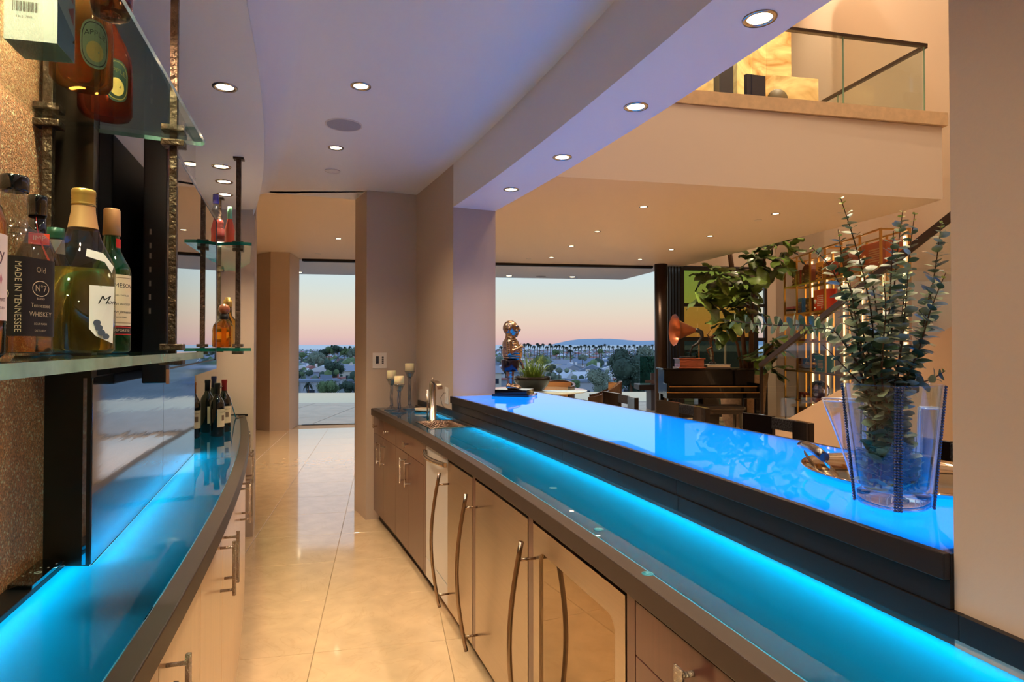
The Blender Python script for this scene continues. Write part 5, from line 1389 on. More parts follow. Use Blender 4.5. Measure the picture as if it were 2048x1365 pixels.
# tall flared glasses
def flare(label, x, y, w0, w1, h, lean, rz, n=4):
    t = thing('crystal_vase', label, 'vase', (x, y, B0 + 0.0035)); mb = MB(); N = 10; rows = []
    zb = B0 + 0.0035
    for tk, inner in [(i / N, 0) for i in range(N + 1)] + [(1 - i / N, 1) for i in range(N)]:
        hw = w0 + (w1 - w0) * tk ** 1.4; hw -= 0.008 * inner; z = tk * h if not inner else max(tk * h, 0.02)
        cx_ = x + lean[0] * tk; cy_ = y + lean[1] * tk
        rows.append([(cx_ + hw * (math.cos(rz + PI / 2 * k) * 1.2), cy_ + hw * math.sin(rz + PI / 2 * k) * 1.2, zb + z) for k in range(4)])
    mb.grid(rows, 0, False, True); o_ = len(mb.v) - 4 * len(rows); mb.f.append((o_ + 3, o_ + 2, o_ + 1, o_)); mb.m.append(0); mb.s.append(False)
    o2 = len(mb.v) - 4; mb.f.append((o2, o2 + 1, o2 + 2, o2 + 3)); mb.m.append(0); mb.s.append(False)
    mb.build('vessel', thin_glass('cut_glass', (250, 252, 255), 1.0, 2.1), t)
    for k in range(4):
        e_ = MB(); e_.tube([(x + lean[0] * tk + (w0 + (w1 - w0) * tk ** 1.4) * 1.2 * math.cos(rz + PI / 2 * k), y + lean[1] * tk + (w0 + (w1 - w0) * tk ** 1.4) * 1.2 * math.sin(rz + PI / 2 * k), zb + 0.001 + (h - 0.001) * tk) for tk in [i / 10 for i in range(11)]], 0.0022, 6)
        e_.build('cut_edge', mat('cut_edge', (236, 242, 255), 0.05, trans=0.5, coat=1.0), t)
    e_ = MB(); tk = 1; q4_ = [(x + lean[0] + w1 * 1.2 * math.cos(rz + PI / 2 * k), y + lean[1] + w1 * 1.2 * math.sin(rz + PI / 2 * k), zb + h) for k in range(4)]; e_.tube(q4_, 0.0022, 6, closed=True); e_.build('rim', mat('cut_edge', (236, 242, 255)), t)


flare('square flared crystal vase leaning left behind the big vase, on the tray', 0.880, 1.56, 0.018, 0.056, 0.215, (-0.035, 0.01), 0.35)
flare('slim crystal glass right of the big vase at the wall edge', 0.985, 1.47, 0.020, 0.024, 0.205, (0.012, 0.0), 0.3)
flare('short crystal glass between big vase and slim glass', 0.985, 1.56, 0.019, 0.026, 0.13, (0.0, 0.0), 0.9)

# eucalyptus
random.seed(11)
def leaf_mesh(w_, l_, m, cup=0.12, name='leaf'):
    mb = MB(); N = 5; rows = []
    for i in range(N + 1):
        t = i / N; hw = w_ / 2 * math.sin(PI * min(1, t * 0.92 + 0.06)) ** 0.7; z = -cup * l_ * (t - 0.4) ** 2
        rows.append([(t * l_, -hw, z + cup * hw), (t * l_, 0, z), (t * l_, hw, z + cup * hw)])
    mb.grid(rows, 0, True); return mb.mesh(name, m)


EL = [leaf_mesh(0.028, 0.032, leaf_euc), leaf_mesh(0.025, 0.032, leaf_euc2), leaf_mesh(0.028, 0.030, leaf_euc2), leaf_mesh(0.026, 0.030, leaf_euc)]
EY = leaf_mesh(0.014, 0.016, leaf_euc3)


def up_j(r): return Vector((r.uniform(-.35, .35), r.uniform(-.35, .35), r.uniform(-.45, .45)))


def pxp(x, y, Z): return Vector(((x - 1024) * Z / F, Z, EYE + (690 - y) * Z / F))


def eu_stem(label, pts, spacing=0.0155, start=0.10, group='eucalyptus stems in the big vase', dens=1.0, big=1.0):
    base = pts[0]; t = thing('eucalyptus_stem', label, 'plant stem', tuple(base), group)
    # resample smooth path
    P = []
    n = len(pts)
    for i in range(n - 1):
        p0 = pts[max(i - 1, 0)]; p1 = pts[i]; p2 = pts[i + 1]; p3 = pts[min(i + 2, n - 1)]
        for k_ in range(8):
            u = k_ / 8; P.append(0.5 * ((2 * p1) + (p2 - p0) * u + (2 * p0 - 5 * p1 + 4 * p2 - p3) * u * u + (3 * p1 - p0 - 3 * p2 + p3) * u ** 3))
    P.append(pts[-1])
    L = len(P); mb = MB(); mb.tube([tuple(p) for p in P], [0.0026 - 0.0017 * i / L for i in range(L)], 5); mb.build('stem', stem_brown, t)
    acc = 0; tot = sum((P[i + 1] - P[i]).length for i in range(L - 1)); run = 0; tw = random.random() * 3; nxt = start * tot
    for i in range(L - 1):
        d = (P[i + 1] - P[i]); ln = d.length
        while nxt < run + ln:
            p = P[i].lerp(P[i + 1], (nxt - run) / ln); fr_ = nxt / tot; tan = d.normalized()
            tw += PI / 2 + random.uniform(-0.3, 0.3)
            x_ = tan.cross(Vector((0, 1, 0.1)))
            if x_.length < 0.1: x_ = tan.cross(Vector((0, 0, 1)))
            x_.normalize(); y_ = tan.cross(x_)
            for s in (0, PI):
                if random.random() > dens: continue
                a = tw + s; out_ = x_ * math.cos(a) + y_ * math.sin(a)
                dr = (out_ + tan * random.uniform(-0.1, 0.6) + Vector((random.uniform(-.2, .2), random.uniform(-.35, .2), random.uniform(-.25, .25)))).normalized()
                sd = tan.cross(dr).normalized(); sd = (sd + up_j(random)).normalized(); sd = (sd - dr * sd.dot(dr)).normalized(); up = dr.cross(sd)
                M = Matrix((dr, sd, up)).transposed().to_4x4(); sc = big * (1.0 - 0.45 * max(0, fr_ - 0.75) / 0.25) * random.uniform(0.85, 1.12)
                me = EY if fr_ > 0.965 else random.choice(EL)
                o = bpy.data.objects.new('leaf', me); COL.objects.link(o); o.parent = t
                o.matrix_local = Matrix.Translation(p - base) @ M @ Matrix.Scale(sc, 4)
            nxt += spacing * (1.15 - 0.35 * fr_)
        run += ln


vb = Vector((vx, vy, B0 + 0.042)); mz = 1.385
sp = [('tall eucalyptus stem reaching highest toward the upper left', 0, [(1760, 790), (1742, 620), (1715, 500), (1684, 397)], 1.36),
      ('eucalyptus stem with a bright lime tip left of the tallest one', 1, [(1750, 790), (1722, 650), (1690, 540), (1678, 458)], 1.40),
      ('short left eucalyptus stem with a white-green tip against the brass shelf', 2, [(1742, 800), (1706, 640), (1665, 540), (1622, 492)], 1.42),
      ('straight eucalyptus stem with a paired tip near the right', 3, [(1780, 790), (1786, 620), (1796, 510), (1808, 420)], 1.40),
      ('thin eucalyptus stem with the rightmost paired tip', 4, [(1790, 790), (1806, 620), (1820, 510), (1832, 425)], 1.45),
      ('short eucalyptus stem ending left of the paired tips', 5, [(1775, 790), (1778, 640), (1784, 540), (1789, 462)], 1.33),
      ('right eucalyptus stem rising along the wall edge', 6, [(1800, 790), (1838, 690), (1868, 560), (1886, 440)], 1.43),
      ('bushy right eucalyptus stem in front of the wall edge', 7, [(1805, 790), (1838, 700), (1862, 620), (1893, 545)], 1.33),
      ('leaning right eucalyptus stem low over the staircase wall', 8, [(1798, 800), (1826, 730), (1846, 660), (1860, 585)], 1.38),
      ('long eucalyptus spray arching far left toward the gramophone', 9, [(1735, 800), (1700, 700), (1640, 655), (1540, 650), (1446, 640)], 1.44),
      ('lower eucalyptus spray bending left with pale round leaves', 10, [(1738, 800), (1715, 730), (1690, 690), (1660, 658), (1602, 664)], 1.37),
      ('crossing bare eucalyptus twig low on the left with few leaves', 11, [(1745, 800), (1712, 760), (1680, 725), (1645, 690)], 1.40),
      ('middle eucalyptus stem behind the others', 12, [(1765, 790), (1758, 660), (1748, 580), (1742, 530)], 1.46),
      ('middle eucalyptus stem in front of the others', 13, [(1768, 790), (1766, 700), (1772, 620), (1768, 555)], 1.30),
      ('dense eucalyptus stem left of centre', 14, [(1752, 790), (1730, 720), (1712, 640), (1700, 560)], 1.34),
      ('dense eucalyptus stem right of centre', 15, [(1788, 790), (1802, 700), (1812, 610), (1818, 540)], 1.34),
      ('tiny eucalyptus twig poking right toward the wall at the vase rim', 16, [(1800, 790), (1838, 768), (1866, 757), (1890, 742)], 1.36)]
for lab, i, pp_, Z in sp:
    a = 2.4 * i; b0 = vb + Vector((0.048 * math.cos(a), 0.048 * math.sin(a), 0.0)); Zm = mz + (Z - mz) * 0.4
    pts = [b0] + [pxp(x, y, Zm + (Z - Zm) * k_ / (len(pp_) - 1)) for k_, (x, y) in enumerate(pp_)]
    eu_stem(lab, pts, group=None, dens=(0.45 if i == 11 else 0.95), spacing=(0.020 if i in (4, 11) else 0.0142), big=(0.8 if i in (4,) else 1.0), start=0.015)

# ------------------------------------------------ BAR STOOLS
stool_wood = mat('black_lacquer', (22, 16, 15), 0.18, coat=0.8)
weave = mat('woven_leather', (26, 22, 22), 0.4, bump=1.0, bscale=130)


def stool(label, a, b):
    a = Vector(a); b = Vector(b); c = (a + b) / 2; d = (b - a).normalized(); nrm = Vector((-d.y, d.x)); nrm = nrm if nrm.x < 0 else -nrm     # toward the bar
    t = thing('bar_stool', label, 'bar stool', (c.x, c.y, 0), 'bar stools along the guest side of the bar'); Wd = (b - a).length
    top = 1.057

    def P(u, v, z): p = c + d * (u * Wd) + nrm * (v - 0.022 * (1 - 4 * u * u)); return (p.x, p.y, z)

    def slabu(u0, u1, z0, z1, th, m_, nm, n=6):
        mb = MB(); A = [P(u0 + (u1 - u0) * i / n, 0, 0)[:2] for i in range(n + 1)]; B = [P(u0 + (u1 - u0) * i / n, th, 0)[:2] for i in range(n + 1)]; mb.band(A, B, z0, z1); return mb.build(nm, m_, t, bevel=0.003)
    slabu(-0.5, -0.08, 0.82, top, 0.025, stool_wood, 'back_panel'); slabu(0.24, 0.5, 0.82, top - 0.004, 0.034, stool_wood, 'back_panel')
    slabu(-0.08, 0.24, top - 0.065, top - 0.006, 0.028, weave, 'woven_band'); slabu(-0.08, 0.24, 0.82, 0.925, 0.025, stool_wood, 'lower_rail')
    slabu(0.0, 0.32, 0.74, 0.825, 0.025, stool_wood, 'back_support')
    mb = MB(); q4 = [c + d * (s1 * Wd * 0.46) + nrm * (0.02 + s2) for s1, s2 in ((-1, 0), (1, 0), (1, 0.38), (-1, 0.38))]; mb.prism([tuple(p) for p in q4], 0.70, 0.76); mb.build('seat', weave, t, bevel=0.012)
    for p in q4: 
        p2 = p + (Vector((c.x, c.y)) + nrm * 0.2 - p) * 0.06
        mb = MB(); mb.bar((p2.x, p2.y, 0.0), (p2.x, p2.y, 0.70), 0.032, 0.032); mb.build('leg', stool_wood, t)
    for i in range(4):
        p, r_ = q4[i], q4[(i + 1) % 4]; cc = Vector((c.x, c.y)) + nrm * 0.2; p = p + (cc - p) * .06; r_ = r_ + (cc - r_) * .06
        mb = MB(); mb.bar((p.x, p.y, 0.25), (r_.x, r_.y, 0.25), 0.02, 0.025); mb.build('foot_rail', stool_wood, t)


stool('black bar stool farthest along the bar, seen over the glass next to the terrace', (0.75, 4.93), (0.90, 4.37))
stool('black bar stool in the middle, in front of the piano bench', (1.0, 4.17), (1.18, 3.67))
stool('black bar stool in front of the staircase, its woven band and slot in full view', (1.29, 3.40), (1.453, 2.96))
stool('black bar stool nearest the wall, mostly hidden behind the glassware', (1.62, 2.55), (1.78, 2.12))

# ------------------------------------------------ PIANO CORNER
pz = 10.2
pn_ = thing('piano', 'black lacquered upright piano on legs against the window wall', 'piano', (3.25, pz, 0))
pm = mat('piano_black', (8, 7, 7), 0.10, spec=0.4, coat=0.15)
def pb(x0, x1, y0, y1, z0, z1, nm, m_=pm, par=None, bv=0.006):
    mb = MB(); mb.prism([(x0, y0), (x1, y0), (x1, y1), (x0, y1)], z0, z1); return mb.build(nm, m_, par or pn_, bevel=bv)
pb(2.52, 4.02, pz, pz + 0.42, 0.60, 1.01, 'case'); pb(2.49, 4.05, pz - 0.04, pz + 0.45, 1.012, 1.04, 'lid')
pb(2.50, 4.03, pz - 0.26, pz, 0.56, 0.66, 'keybed'); pb(2.54, 4.00, pz - 0.20, pz - 0.001, 0.665, 0.75, 'fallboard')
pb(2.50, 2.54, pz - 0.26, pz, 0.66, 0.80, 'arm'); pb(3.99, 4.03, pz - 0.26, pz, 0.66, 0.80, 'arm')
for x in (2.53, 3.95): pb(x, x + 0.07, pz - 0.23, pz - 0.15, 0, 0.56, 'leg')
for x in (2.53, 3.95): pb(x, x + 0.06, pz + 0.3, pz + 0.4, 0, 0.60, 'leg')
mb = MB(); mb.prism([(2.56, pz - 0.204), (3.98, pz - 0.204), (3.98, pz - 0.2), (2.56, pz - 0.2)], 0.742, 0.752); mb.prism([(2.50, pz - 0.264), (4.03, pz - 0.264), (4.03, pz - 0.26), (2.50, pz - 0.26)], 0.652, 0.66)
mb.build('brass_line', gold_metal, pn_)
pb(3.1, 3.45, pz + 0.05, pz + 0.3, 0.05, 0.60, 'pedal_box')
for x in (3.2, 3.28, 3.36): pb(x, x + 0.025, pz - 0.08, pz + 0.05, 0.04, 0.055, 'pedal', gold_metal, bv=0.002)
# bench
bn = thing('piano_bench', 'black wooden bench standing in front of the piano', 'bench', (3.1, 9.3, 0))
mb = MB(); mb.box((3.1, 9.3, 0.49), (0.72, 0.36, 0.05)); mb.build('seat', stool_wood, bn, bevel=0.008)
mb = MB(); mb.box((3.1, 9.3, 0.43), (0.66, 0.30, 0.07)); mb.build('apron', stool_wood, bn)
for sx_ in (-1, 1):
    for sy2 in (-1, 1):
        mb = MB(); mb.lathe([(0.016, 0), (0.028, 0.40)], (3.1 + sx_ * 0.31, 9.3 + sy2 * 0.13, 0), 4, sm=False); mb.build('leg', stool_wood, bn)
# gramophone
gx_, gy_ = 2.97, 10.32; G = 1.04
gr = thing('gramophone', 'antique gramophone with a copper horn on the left of the piano', 'gramophone', (gx_, gy_, G))
mb = MB(); mb.box((gx_, gy_, G + 0.085), (0.40, 0.34, 0.13)); mb.build('cabinet', mahogany, gr, bevel=0.006)
mb = MB(); mb.box((gx_, gy_, G + 0.011), (0.45, 0.38, 0.02)); mb.box((gx_, gy_, G + 0.158), (0.44, 0.37, 0.016)); mb.build('moulding', mahogany, gr, bevel=0.004)
for x0, x1 in ((-0.18, 0.06), (0.09, 0.18)):
    mb = MB(); mb.box((gx_ + (x0 + x1) / 2, gy_ - 0.172, G + 0.085), (x1 - x0, 0.006, 0.09)); mb.build('panel', mahogany, gr, bevel=0.002)
mb = MB(); mb.lathe([(0, 0.168), (0.13, 0.168), (0.135, 0.19), (0.13, 0.195), (0, 0.197)], (gx_ - 0.02, gy_, G), 32); mb.build('turntable', black_matte, gr)
hc = Vector((2.72, gy_ - 0.02, 1.68)); ax_ = Vector((-0.95, -0.10, 0.02)).normalized()
rot = Vector((0, 0, 1)).rotation_difference(ax_).to_matrix()
rows = []
for i in range(13):
    t_ = i / 12; rr = 0.035 + 0.16 * t_ + 0.065 * max(0, t_ - 0.75) * 4 * (t_ - .75) * 4; zz = -0.36 + 0.36 * t_
    row = []
    for k_ in range(40):
        a = 2 * PI * k_ / 40; r2 = rr * (1 + 0.035 * t_ * abs(math.cos(a * 5))); p = rot @ Vector((r2 * math.cos(a), r2 * math.sin(a), zz)); row.append(tuple(hc + p))
    rows.append(row)
mb = MB(); mb.grid(rows, 0, True, True); mb.build('horn', copper, gr)
pe = hc + rot @ Vector((0, 0, -0.36))
mb = MB(); mb.tube([tuple(pe - ax_ * -0.02), tuple(pe - ax_ * 0.05), (pe.x + 0.10, gy_, 1.64), (pe.x + 0.115, gy_, 1.55), (pe.x + 0.04, gy_, 1.45), (pe.x - 0.05, gy_, 1.40), (pe.x - 0.085, gy_, 1.30), (pe.x - 0.08, gy_, 1.22)], [0.036, 0.038, 0.036, 0.030, 0.025, 0.018, 0.014, 0.012], 12)
mb.build('horn_elbow', black_matte, gr)
mb = MB(); mb.tube([(pe.x + 0.09, gy_ + 0.1, 1.20), (pe.x + 0.09, gy_ + 0.1, 1.46), (pe.x + 0.10, gy_ + 0.05, 1.52)], 0.009, 8); mb.build('support_arm', gold_metal, gr)
mb = MB(); mb.tube([(gx_ - 0.03, gy_, 1.215), (gx_ + 0.08, gy_ - 0.05, 1.225)], 0.012, 8); mb.build('tone_arm', nickel, gr)
# books and dancer
bk_m = [mat('book_dark', (70, 58, 54), 0.6), mat('book_tan', (180, 160, 130), 0.6), mat('book_grey', (110, 104, 100), 0.6)]
zz = G
for i, (wd, h_, lab) in enumerate(((0.42, 0.022, 'bottom book of the small stack under the dancer figurine'), (0.38, 0.022, 'middle book of the small stack under the dancer figurine'), (0.40, 0.018, 'top book of the small stack under the dancer figurine'))):
    mb = MB(); mb.box((3.42, gy_, zz + h_ / 2 + .0005), (wd, 0.26, h_), rz=0.04 * i); tag(mb.build('book', bk_m[i], origin=(3.42, gy_, zz)), lab, 'book', 'books under the dancer figurine'); zz += h_ + 0.001
dn = thing('dancer_figurine', 'bronze dancer figurine with one arm raised, on the piano right of the gramophone', 'figurine', (3.36, gy_, zz))
mb = MB(); mb.lathe([(0.055, 0), (0.06, 0.01), (0.05, 0.035), (0.035, 0.045), (0, 0.046)], (3.36, gy_, zz), 20); mb.build('base', black_gloss, dn)
z_ = zz + 0.045; X = 3.36; mb = MB()
limb(mb, (X + 0.01, gy_, z_), (X + 0.012, gy_, z_ + 0.12), 0.013, 0.017); limb(mb, (X + 0.012, gy_, z_ + 0.12), (X - 0.015, gy_, z_ + 0.24), 0.018, 0.026)
limb(mb, (X - 0.015, gy_ - .02, z_ + 0.24), (X - 0.10, gy_ - 0.03, z_ + 0.20), 0.024, 0.017); limb(mb, (X - 0.10, gy_ - 0.03, z_ + 0.20), (X - 0.05, gy_ - 0.03, z_ + 0.10), 0.016, 0.010); mb.ball((X - 0.035, gy_ - .03, z_ + 0.085), (0.022, 0.01, 0.009), 8)
mb.ball((X + 0.02, gy_, z_ + 0.006), (0.028, 0.012, 0.010), 8)
limb(mb, (X - 0.015, gy_, z_ + 0.25), (X - 0.03, gy_, z_ + 0.32), 0.030, 0.026); limb(mb, (X - 0.03, gy_, z_ + 0.32), (X - 0.03, gy_, z_ + 0.39), 0.028, 0.036)
limb(mb, (X - 0.025, gy_, z_ + 0.40), (X + 0.0, gy_, z_ + 0.425), 0.015, 0.013); mb.ball((X + 0.02, gy_, z_ + 0.425), (0.028, 0.024, 0.030), 12); mb.ball((X + 0.05, gy_, z_ + 0.432), 0.014, 8)
limb(mb, (X - 0.06, gy_ - .02, z_ + 0.40), (X - 0.09, gy_ - .02, z_ + 0.45), 0.013, 0.011); limb(mb, (X - 0.09, gy_ - .02, z_ + 0.45), (X - 0.015, gy_ - .02, z_ + 0.54), 0.011, 0.008); mb.ball((X - 0.01, gy_ - .02, z_ + 0.56), 0.016, 8)
limb(mb, (X + 0.0, gy_ + .03, z_ + 0.40), (X + 0.06, gy_ + .03, z_ + 0.36), 0.012, 0.010); limb(mb, (X + 0.06, gy_ + .03, z_ + 0.36), (X + 0.04, gy_ + .02, z_ + 0.29), 0.010, 0.008)
blob('body', mb, mat('dark_bronze_patina', (96, 70, 54), 0.25, metal=0.9), dn, 0.007, 2)

# planter and fiddle-leaf fig
fx2, fy2 = 4.12, 11.0
pt_ = thing('planter', 'large rough stone planter behind the right end of the piano', 'planter', (fx2, fy2, 0))
stone_r = mat('rough_stone', (146, 118, 92), 0.8, bump=1.0, bscale=30, noise_amt=0.25, nscale=14)
mb = MB(); rows = []
for r_, z in [(0.30, 0), (0.34, 0.1), (0.37, 0.35), (0.40, 0.65), (0.42, 0.85), (0.43, 0.93), (0.38, 0.93), (0.36, 0.85), (0.02, 0.84)]:
    rows.append([(fx2 + (r_ + 0.02 * noise.noise(Vector((math.cos(a) * 3, math.sin(a) * 3, z * 5)))) * math.cos(a), fy2 + (r_ + 0.02 * noise.noise(Vector((math.cos(a) * 3, math.sin(a) * 3, z * 5)))) * math.sin(a), z) for a in [2 * PI * k_ / 36 for k_ in range(36)]])
mb.grid(rows, 0, True, True); mb.build('pot', stone_r, pt_)
mb = MB(); random.seed(4)
for i in range(90):
    a = random.random() * 6.28; r_ = random.random() * 0.36; mb.box((fx2 + r_ * math.cos(a), fy2 + r_ * math.sin(a), 0.93 + random.random() * 0.05), (0.06, 0.03, 0.012), rz=random.random() * 3)
o = mb.build('ground_cover', leaf_fig2, pt_); o['kind'] = 'stuff'
fig = thing('fiddle_leaf_fig', 'tall fiddle-leaf fig tree with big leaves rising from the stone planter past the ceiling edge', 'tree', (fx2, fy2, 0.85))
stemsP = [[(1492, 745), (1484, 650), (1470, 560), (1455, 450)], [(1500, 745), (1504, 660), (1492, 590), (1462, 540), (1450, 440)], [(1505, 745), (1500, 690), (1508, 590), (1530, 520), (1568, 465)], [(1484, 745), (1475, 690), (1445, 620), (1405, 580)], [(1508, 745), (1525, 715), (1548, 690)]]
for k_, s_ in enumerate(stemsP):
    Zb = 10.95; ze = (11.2, 10.9, 10.6, 10.4, 10.5)[k_]
    pts = [pxp(x, y, Zb + (ze - Zb) * i / (len(s_) - 1)) for i, (x, y) in enumerate(s_)]
    mb = MB(); mb.tube([tuple(p) for p in pts], [0.05, 0.035, 0.028, 0.022, 0.02][:len(pts)] if k_ < 2 else [0.03, 0.024, 0.018, 0.014, 0.012][:len(pts)], 8); mb.build('trunk' if k_ < 2 else 'branch', bark, fig)


def fig_leaf(m, name='leaf'):
    mb = MB(); N = 7; rows = []; l_ = 0.34
    for i in range(N + 1):
        t = i / N; hw = 0.10 * (math.sin(PI * min(1, t ** 0.8 * 0.98 + 0.015)) ** 0.6) * (0.62 + 0.5 * t); z = -0.22 * l_ * t * t
        rows.append([(t * l_, -hw, z + 0.02 * math.sin(i * 1.7)), (t * l_, -hw * .5, z + 0.012), (t * l_, 0, z), (t * l_, hw * .5, z + 0.012), (t * l_, hw, z - 0.02 * math.sin(i * 1.7))])
    mb.grid(rows, 0, True); return mb.mesh(name, m)


FL = [fig_leaf(leaf_fig), fig_leaf(leaf_fig2), fig_leaf(leaf_fig2), fig_leaf(leaf_fig)]
random.seed(21)
cl = [(1425, 545, 10.4, 9), (1392, 590, 10.3, 6), (1415, 600, 10.3, 7), (1445, 585, 10.5, 8), (1485, 560, 10.5, 9), (1515, 525, 10.5, 8), (1555, 480, 10.6, 9), (1580, 500, 10.6, 7), (1550, 530, 10.5, 7), (1462, 640, 10.4, 8), (1500, 595, 10.4, 9), (1435, 560, 10.6, 7),
      (1490, 625, 10.5, 8), (1548, 680, 10.5, 6), (1530, 715, 10.4, 6), (1560, 700, 10.5, 6), (1445, 655, 10.5, 6), (1470, 545, 10.8, 6), (1510, 500, 10.9, 6), (1455, 615, 10.6, 7), (1540, 735, 10.4, 4)]
for cx_, cy_, cz_, n_ in cl:
    c = pxp(cx_, cy_, cz_)
    for i in range(n_):
        a = random.random() * 2 * PI; e = random.uniform(-0.9, 0.45)
        dr = Vector((math.cos(a) * math.cos(e), math.sin(a) * math.cos(e), math.sin(e))); up = Vector((0, 0, 1)) + Vector((random.uniform(-.5, .5), random.uniform(-.9, .2), 0)); sd = up.cross(dr).normalized(); up = dr.cross(sd)
        o = bpy.data.objects.new('leaf', random.choice(FL)); COL.objects.link(o); o.parent = fig
        p = c + Vector((random.uniform(-.05, .05), random.uniform(-.12, .12), random.uniform(-.08, .08))) + dr * 0.03
        o.matrix_local = Matrix.Translation(p - Vector((fx2, fy2, 0.85))) @ Matrix((dr, sd, up)).transposed().to_4x4() @ Matrix.Scale(random.uniform(0.85, 1.28), 4)

# ------------------------------------------------ BRASS SHELF UNIT
ux0, uyN, uyF = 4.76, 7.92, 11.0
un = thing('shelving_unit', 'tall brass framed open shelving unit with glass shelves along the right wall', 'shelf', (4.95, 9.5, 0))
LV = [0.03, 0.49, 0.98, 1.475, 1.955, 2.44, 2.925]
def ux(y): return ux0 + 0.04 * (y - uyN)
ny = 6
for i in range(ny + 1):
    y = uyN + (uyF - uyN) * i / ny
    for dx_ in (0, 0.37):
        mb = MB(); mb.bar((ux(y) + dx_, y, 0), (ux(y) + dx_, y, 2.94), 0.026, 0.026); mb.build('post', gold_metal, un)
for z in LV:
    for dx_ in (0, 0.37):
        mb = MB(); mb.bar((ux(uyN) + dx_, uyN, z), (ux(uyF) + dx_, uyF, z), 0.022, 0.022); mb.build('rail', gold_metal, un)
    for y in (uyN, uyF, (uyN + uyF) / 2):
        mb = MB(); mb.bar((ux(y), y, z), (ux(y) + 0.37, y, z), 0.022, 0.022); mb.build('cross_rail', gold_metal, un)
    if z < 2.9:
        mb = MB(); mb.prism([(ux(uyN) + 0.012, uyN + 0.012), (ux(uyN) + 0.36, uyN + 0.012), (ux(uyF) + 0.36, uyF - 0.012), (ux(uyF) + 0.012, uyF - 0.012)], z + 0.0115, z + 0.019, 0, 1); mb.build('shelf_glass', [glass_shelf, gold_metal], un)
warm_led = emis('warm_led_strip', (255, 204, 138), 3.6)
for i in range(1, ny + 1):
    y = uyN + (uyF - uyN) * (i - 0.30) / ny
    mb = MB(); mb.box((5.295, y, 1.48), (0.014, 0.050, 2.84))
    o = mb.build('light_strip', warm_led, un)
# items on the shelf
def shy(i, f=0.5): return uyN + (uyF - uyN) * (i + f) / ny


def radio(label, y, lv, w_, h_, d_, mcol, face, round_top=False, cat='radio'):
    x = ux(y) + 0.18; z = LV[lv] + 0.0195
    t = thing('radio', label, cat, (x, y, z)); m_ = mat(mcol[0], mcol[1], 0.3, coat=0.4)
    mb = MB()
    if round_top:
        N = 10; pr = [(-w_ / 2, 0), (w_ / 2, 0)] + [(w_ / 2 * math.cos(PI * k_ / N), h_ * 0.55 + h_ * 0.45 * math.sin(PI * k_ / N)) for k_ in range(N + 1)]
        vs = [(x - d_ / 2, y + a, z + b) for a, b in pr] + [(x + d_ / 2, y + a, z + b) for a, b in pr]; n_ = len(pr)
        mb.add(vs, [tuple(range(n_)), tuple(range(2 * n_ - 1, n_ - 1, -1))] + [(k_, k_ + n_, (k_ + 1) % n_ + n_, (k_ + 1) % n_) for k_ in range(n_)])
    else: mb.box((x, y, z + h_ / 2), (d_, w_, h_))
    mb.build('case', m_, t, bevel=0.008)
    f_ = mat(face[0], face[1], 0.4)
    for k_ in range(6):
        mb = MB(); mb.box((x - d_ / 2 - 0.002, y - w_ * 0.12, z + h_ * (0.25 + 0.09 * k_)), (0.005, w_ * 0.5, h_ * 0.045)); mb.build('grille_bar', f_, t)
    mb = MB(); mb.lathe([(0, 0), (h_ * 0.11, 0), (h_ * 0.11, 0.01), (0, 0.01)], (x - d_ / 2 - 0.011, y + w_ * 0.30, z + h_ * 0.45), 16, mtx=Matrix.Rotation(PI / 2, 3, 'Y')); mb.build('dial', f_, t)
    for k_ in (-1, 1): mb = MB(); mb.lathe([(0, 0), (0.014, 0), (0.014, 0.015), (0, 0.015)], (x - d_ / 2 - 0.015, y + w_ * 0.3 * k_, z + h_ * 0.14), 10, mtx=Matrix.Rotation(PI / 2, 3, 'Y')); mb.build('knob', f_, t)


radio('small red-brown wooden radio at the left end of the top shelf', shy(5, 0.45), 5, 0.30, 0.26, 0.2, ('radio_redwood', (140, 56, 34)), ('radio_cream', (190, 150, 100)))
radio('dark rounded wooden radio second from the left on the top shelf', shy(4, 0.6), 5, 0.34, 0.32, 0.22, ('radio_walnut', (92, 46, 30)), ('radio_bronze', (120, 90, 60)), True)
radio('yellow wooden radio third from the left on the top shelf', shy(3, 0.75), 5, 0.24, 0.30, 0.18, ('radio_maple', (214, 150, 70)), ('radio_brown', (90, 56, 34)))
radio('low red-brown radio in the middle of the top shelf', shy(3, 0.15), 5, 0.30, 0.26, 0.2, ('radio_redwood', (140, 56, 34)), ('radio_cream', (190, 150, 100)))
radio('dark walnut cathedral radio on the top shelf behind the eucalyptus', shy(2, 0.2), 5, 0.32, 0.36, 0.2, ('radio_walnut', (92, 46, 30)), ('radio_bronze', (120, 90, 60)), True)
radio('large orange-brown radio with a slatted front at the right of the top shelf', shy(0, 0.62), 5, 0.58, 0.34, 0.24, ('radio_orange', (170, 88, 52)), ('radio_cream', (190, 150, 100)))
radio('blue tin radio with a round badge on the second shelf', shy(5, 0.35), 4, 0.24, 0.26, 0.14, ('tin_blue', (48, 110, 190)), ('tin_pale', (200, 150, 120)))
radio('brown slatted crate radio on the second shelf', shy(4, 0.55), 4, 0.24, 0.24, 0.16, ('radio_walnut', (92, 46, 30)), ('radio_cream', (190, 150, 100)))
radio('bright red cooler shaped radio on the second shelf', shy(3, 0.75), 4, 0.36, 0.34, 0.2, ('cooler_red', (222, 56, 40)), ('tin_white', (230, 220, 210)))
radio('teal green plastic radio on the fourth shelf', shy(3, 0.85), 2, 0.34, 0.26, 0.16, ('radio_teal', (26, 112, 92)), ('radio_cream', (190, 150, 100)))


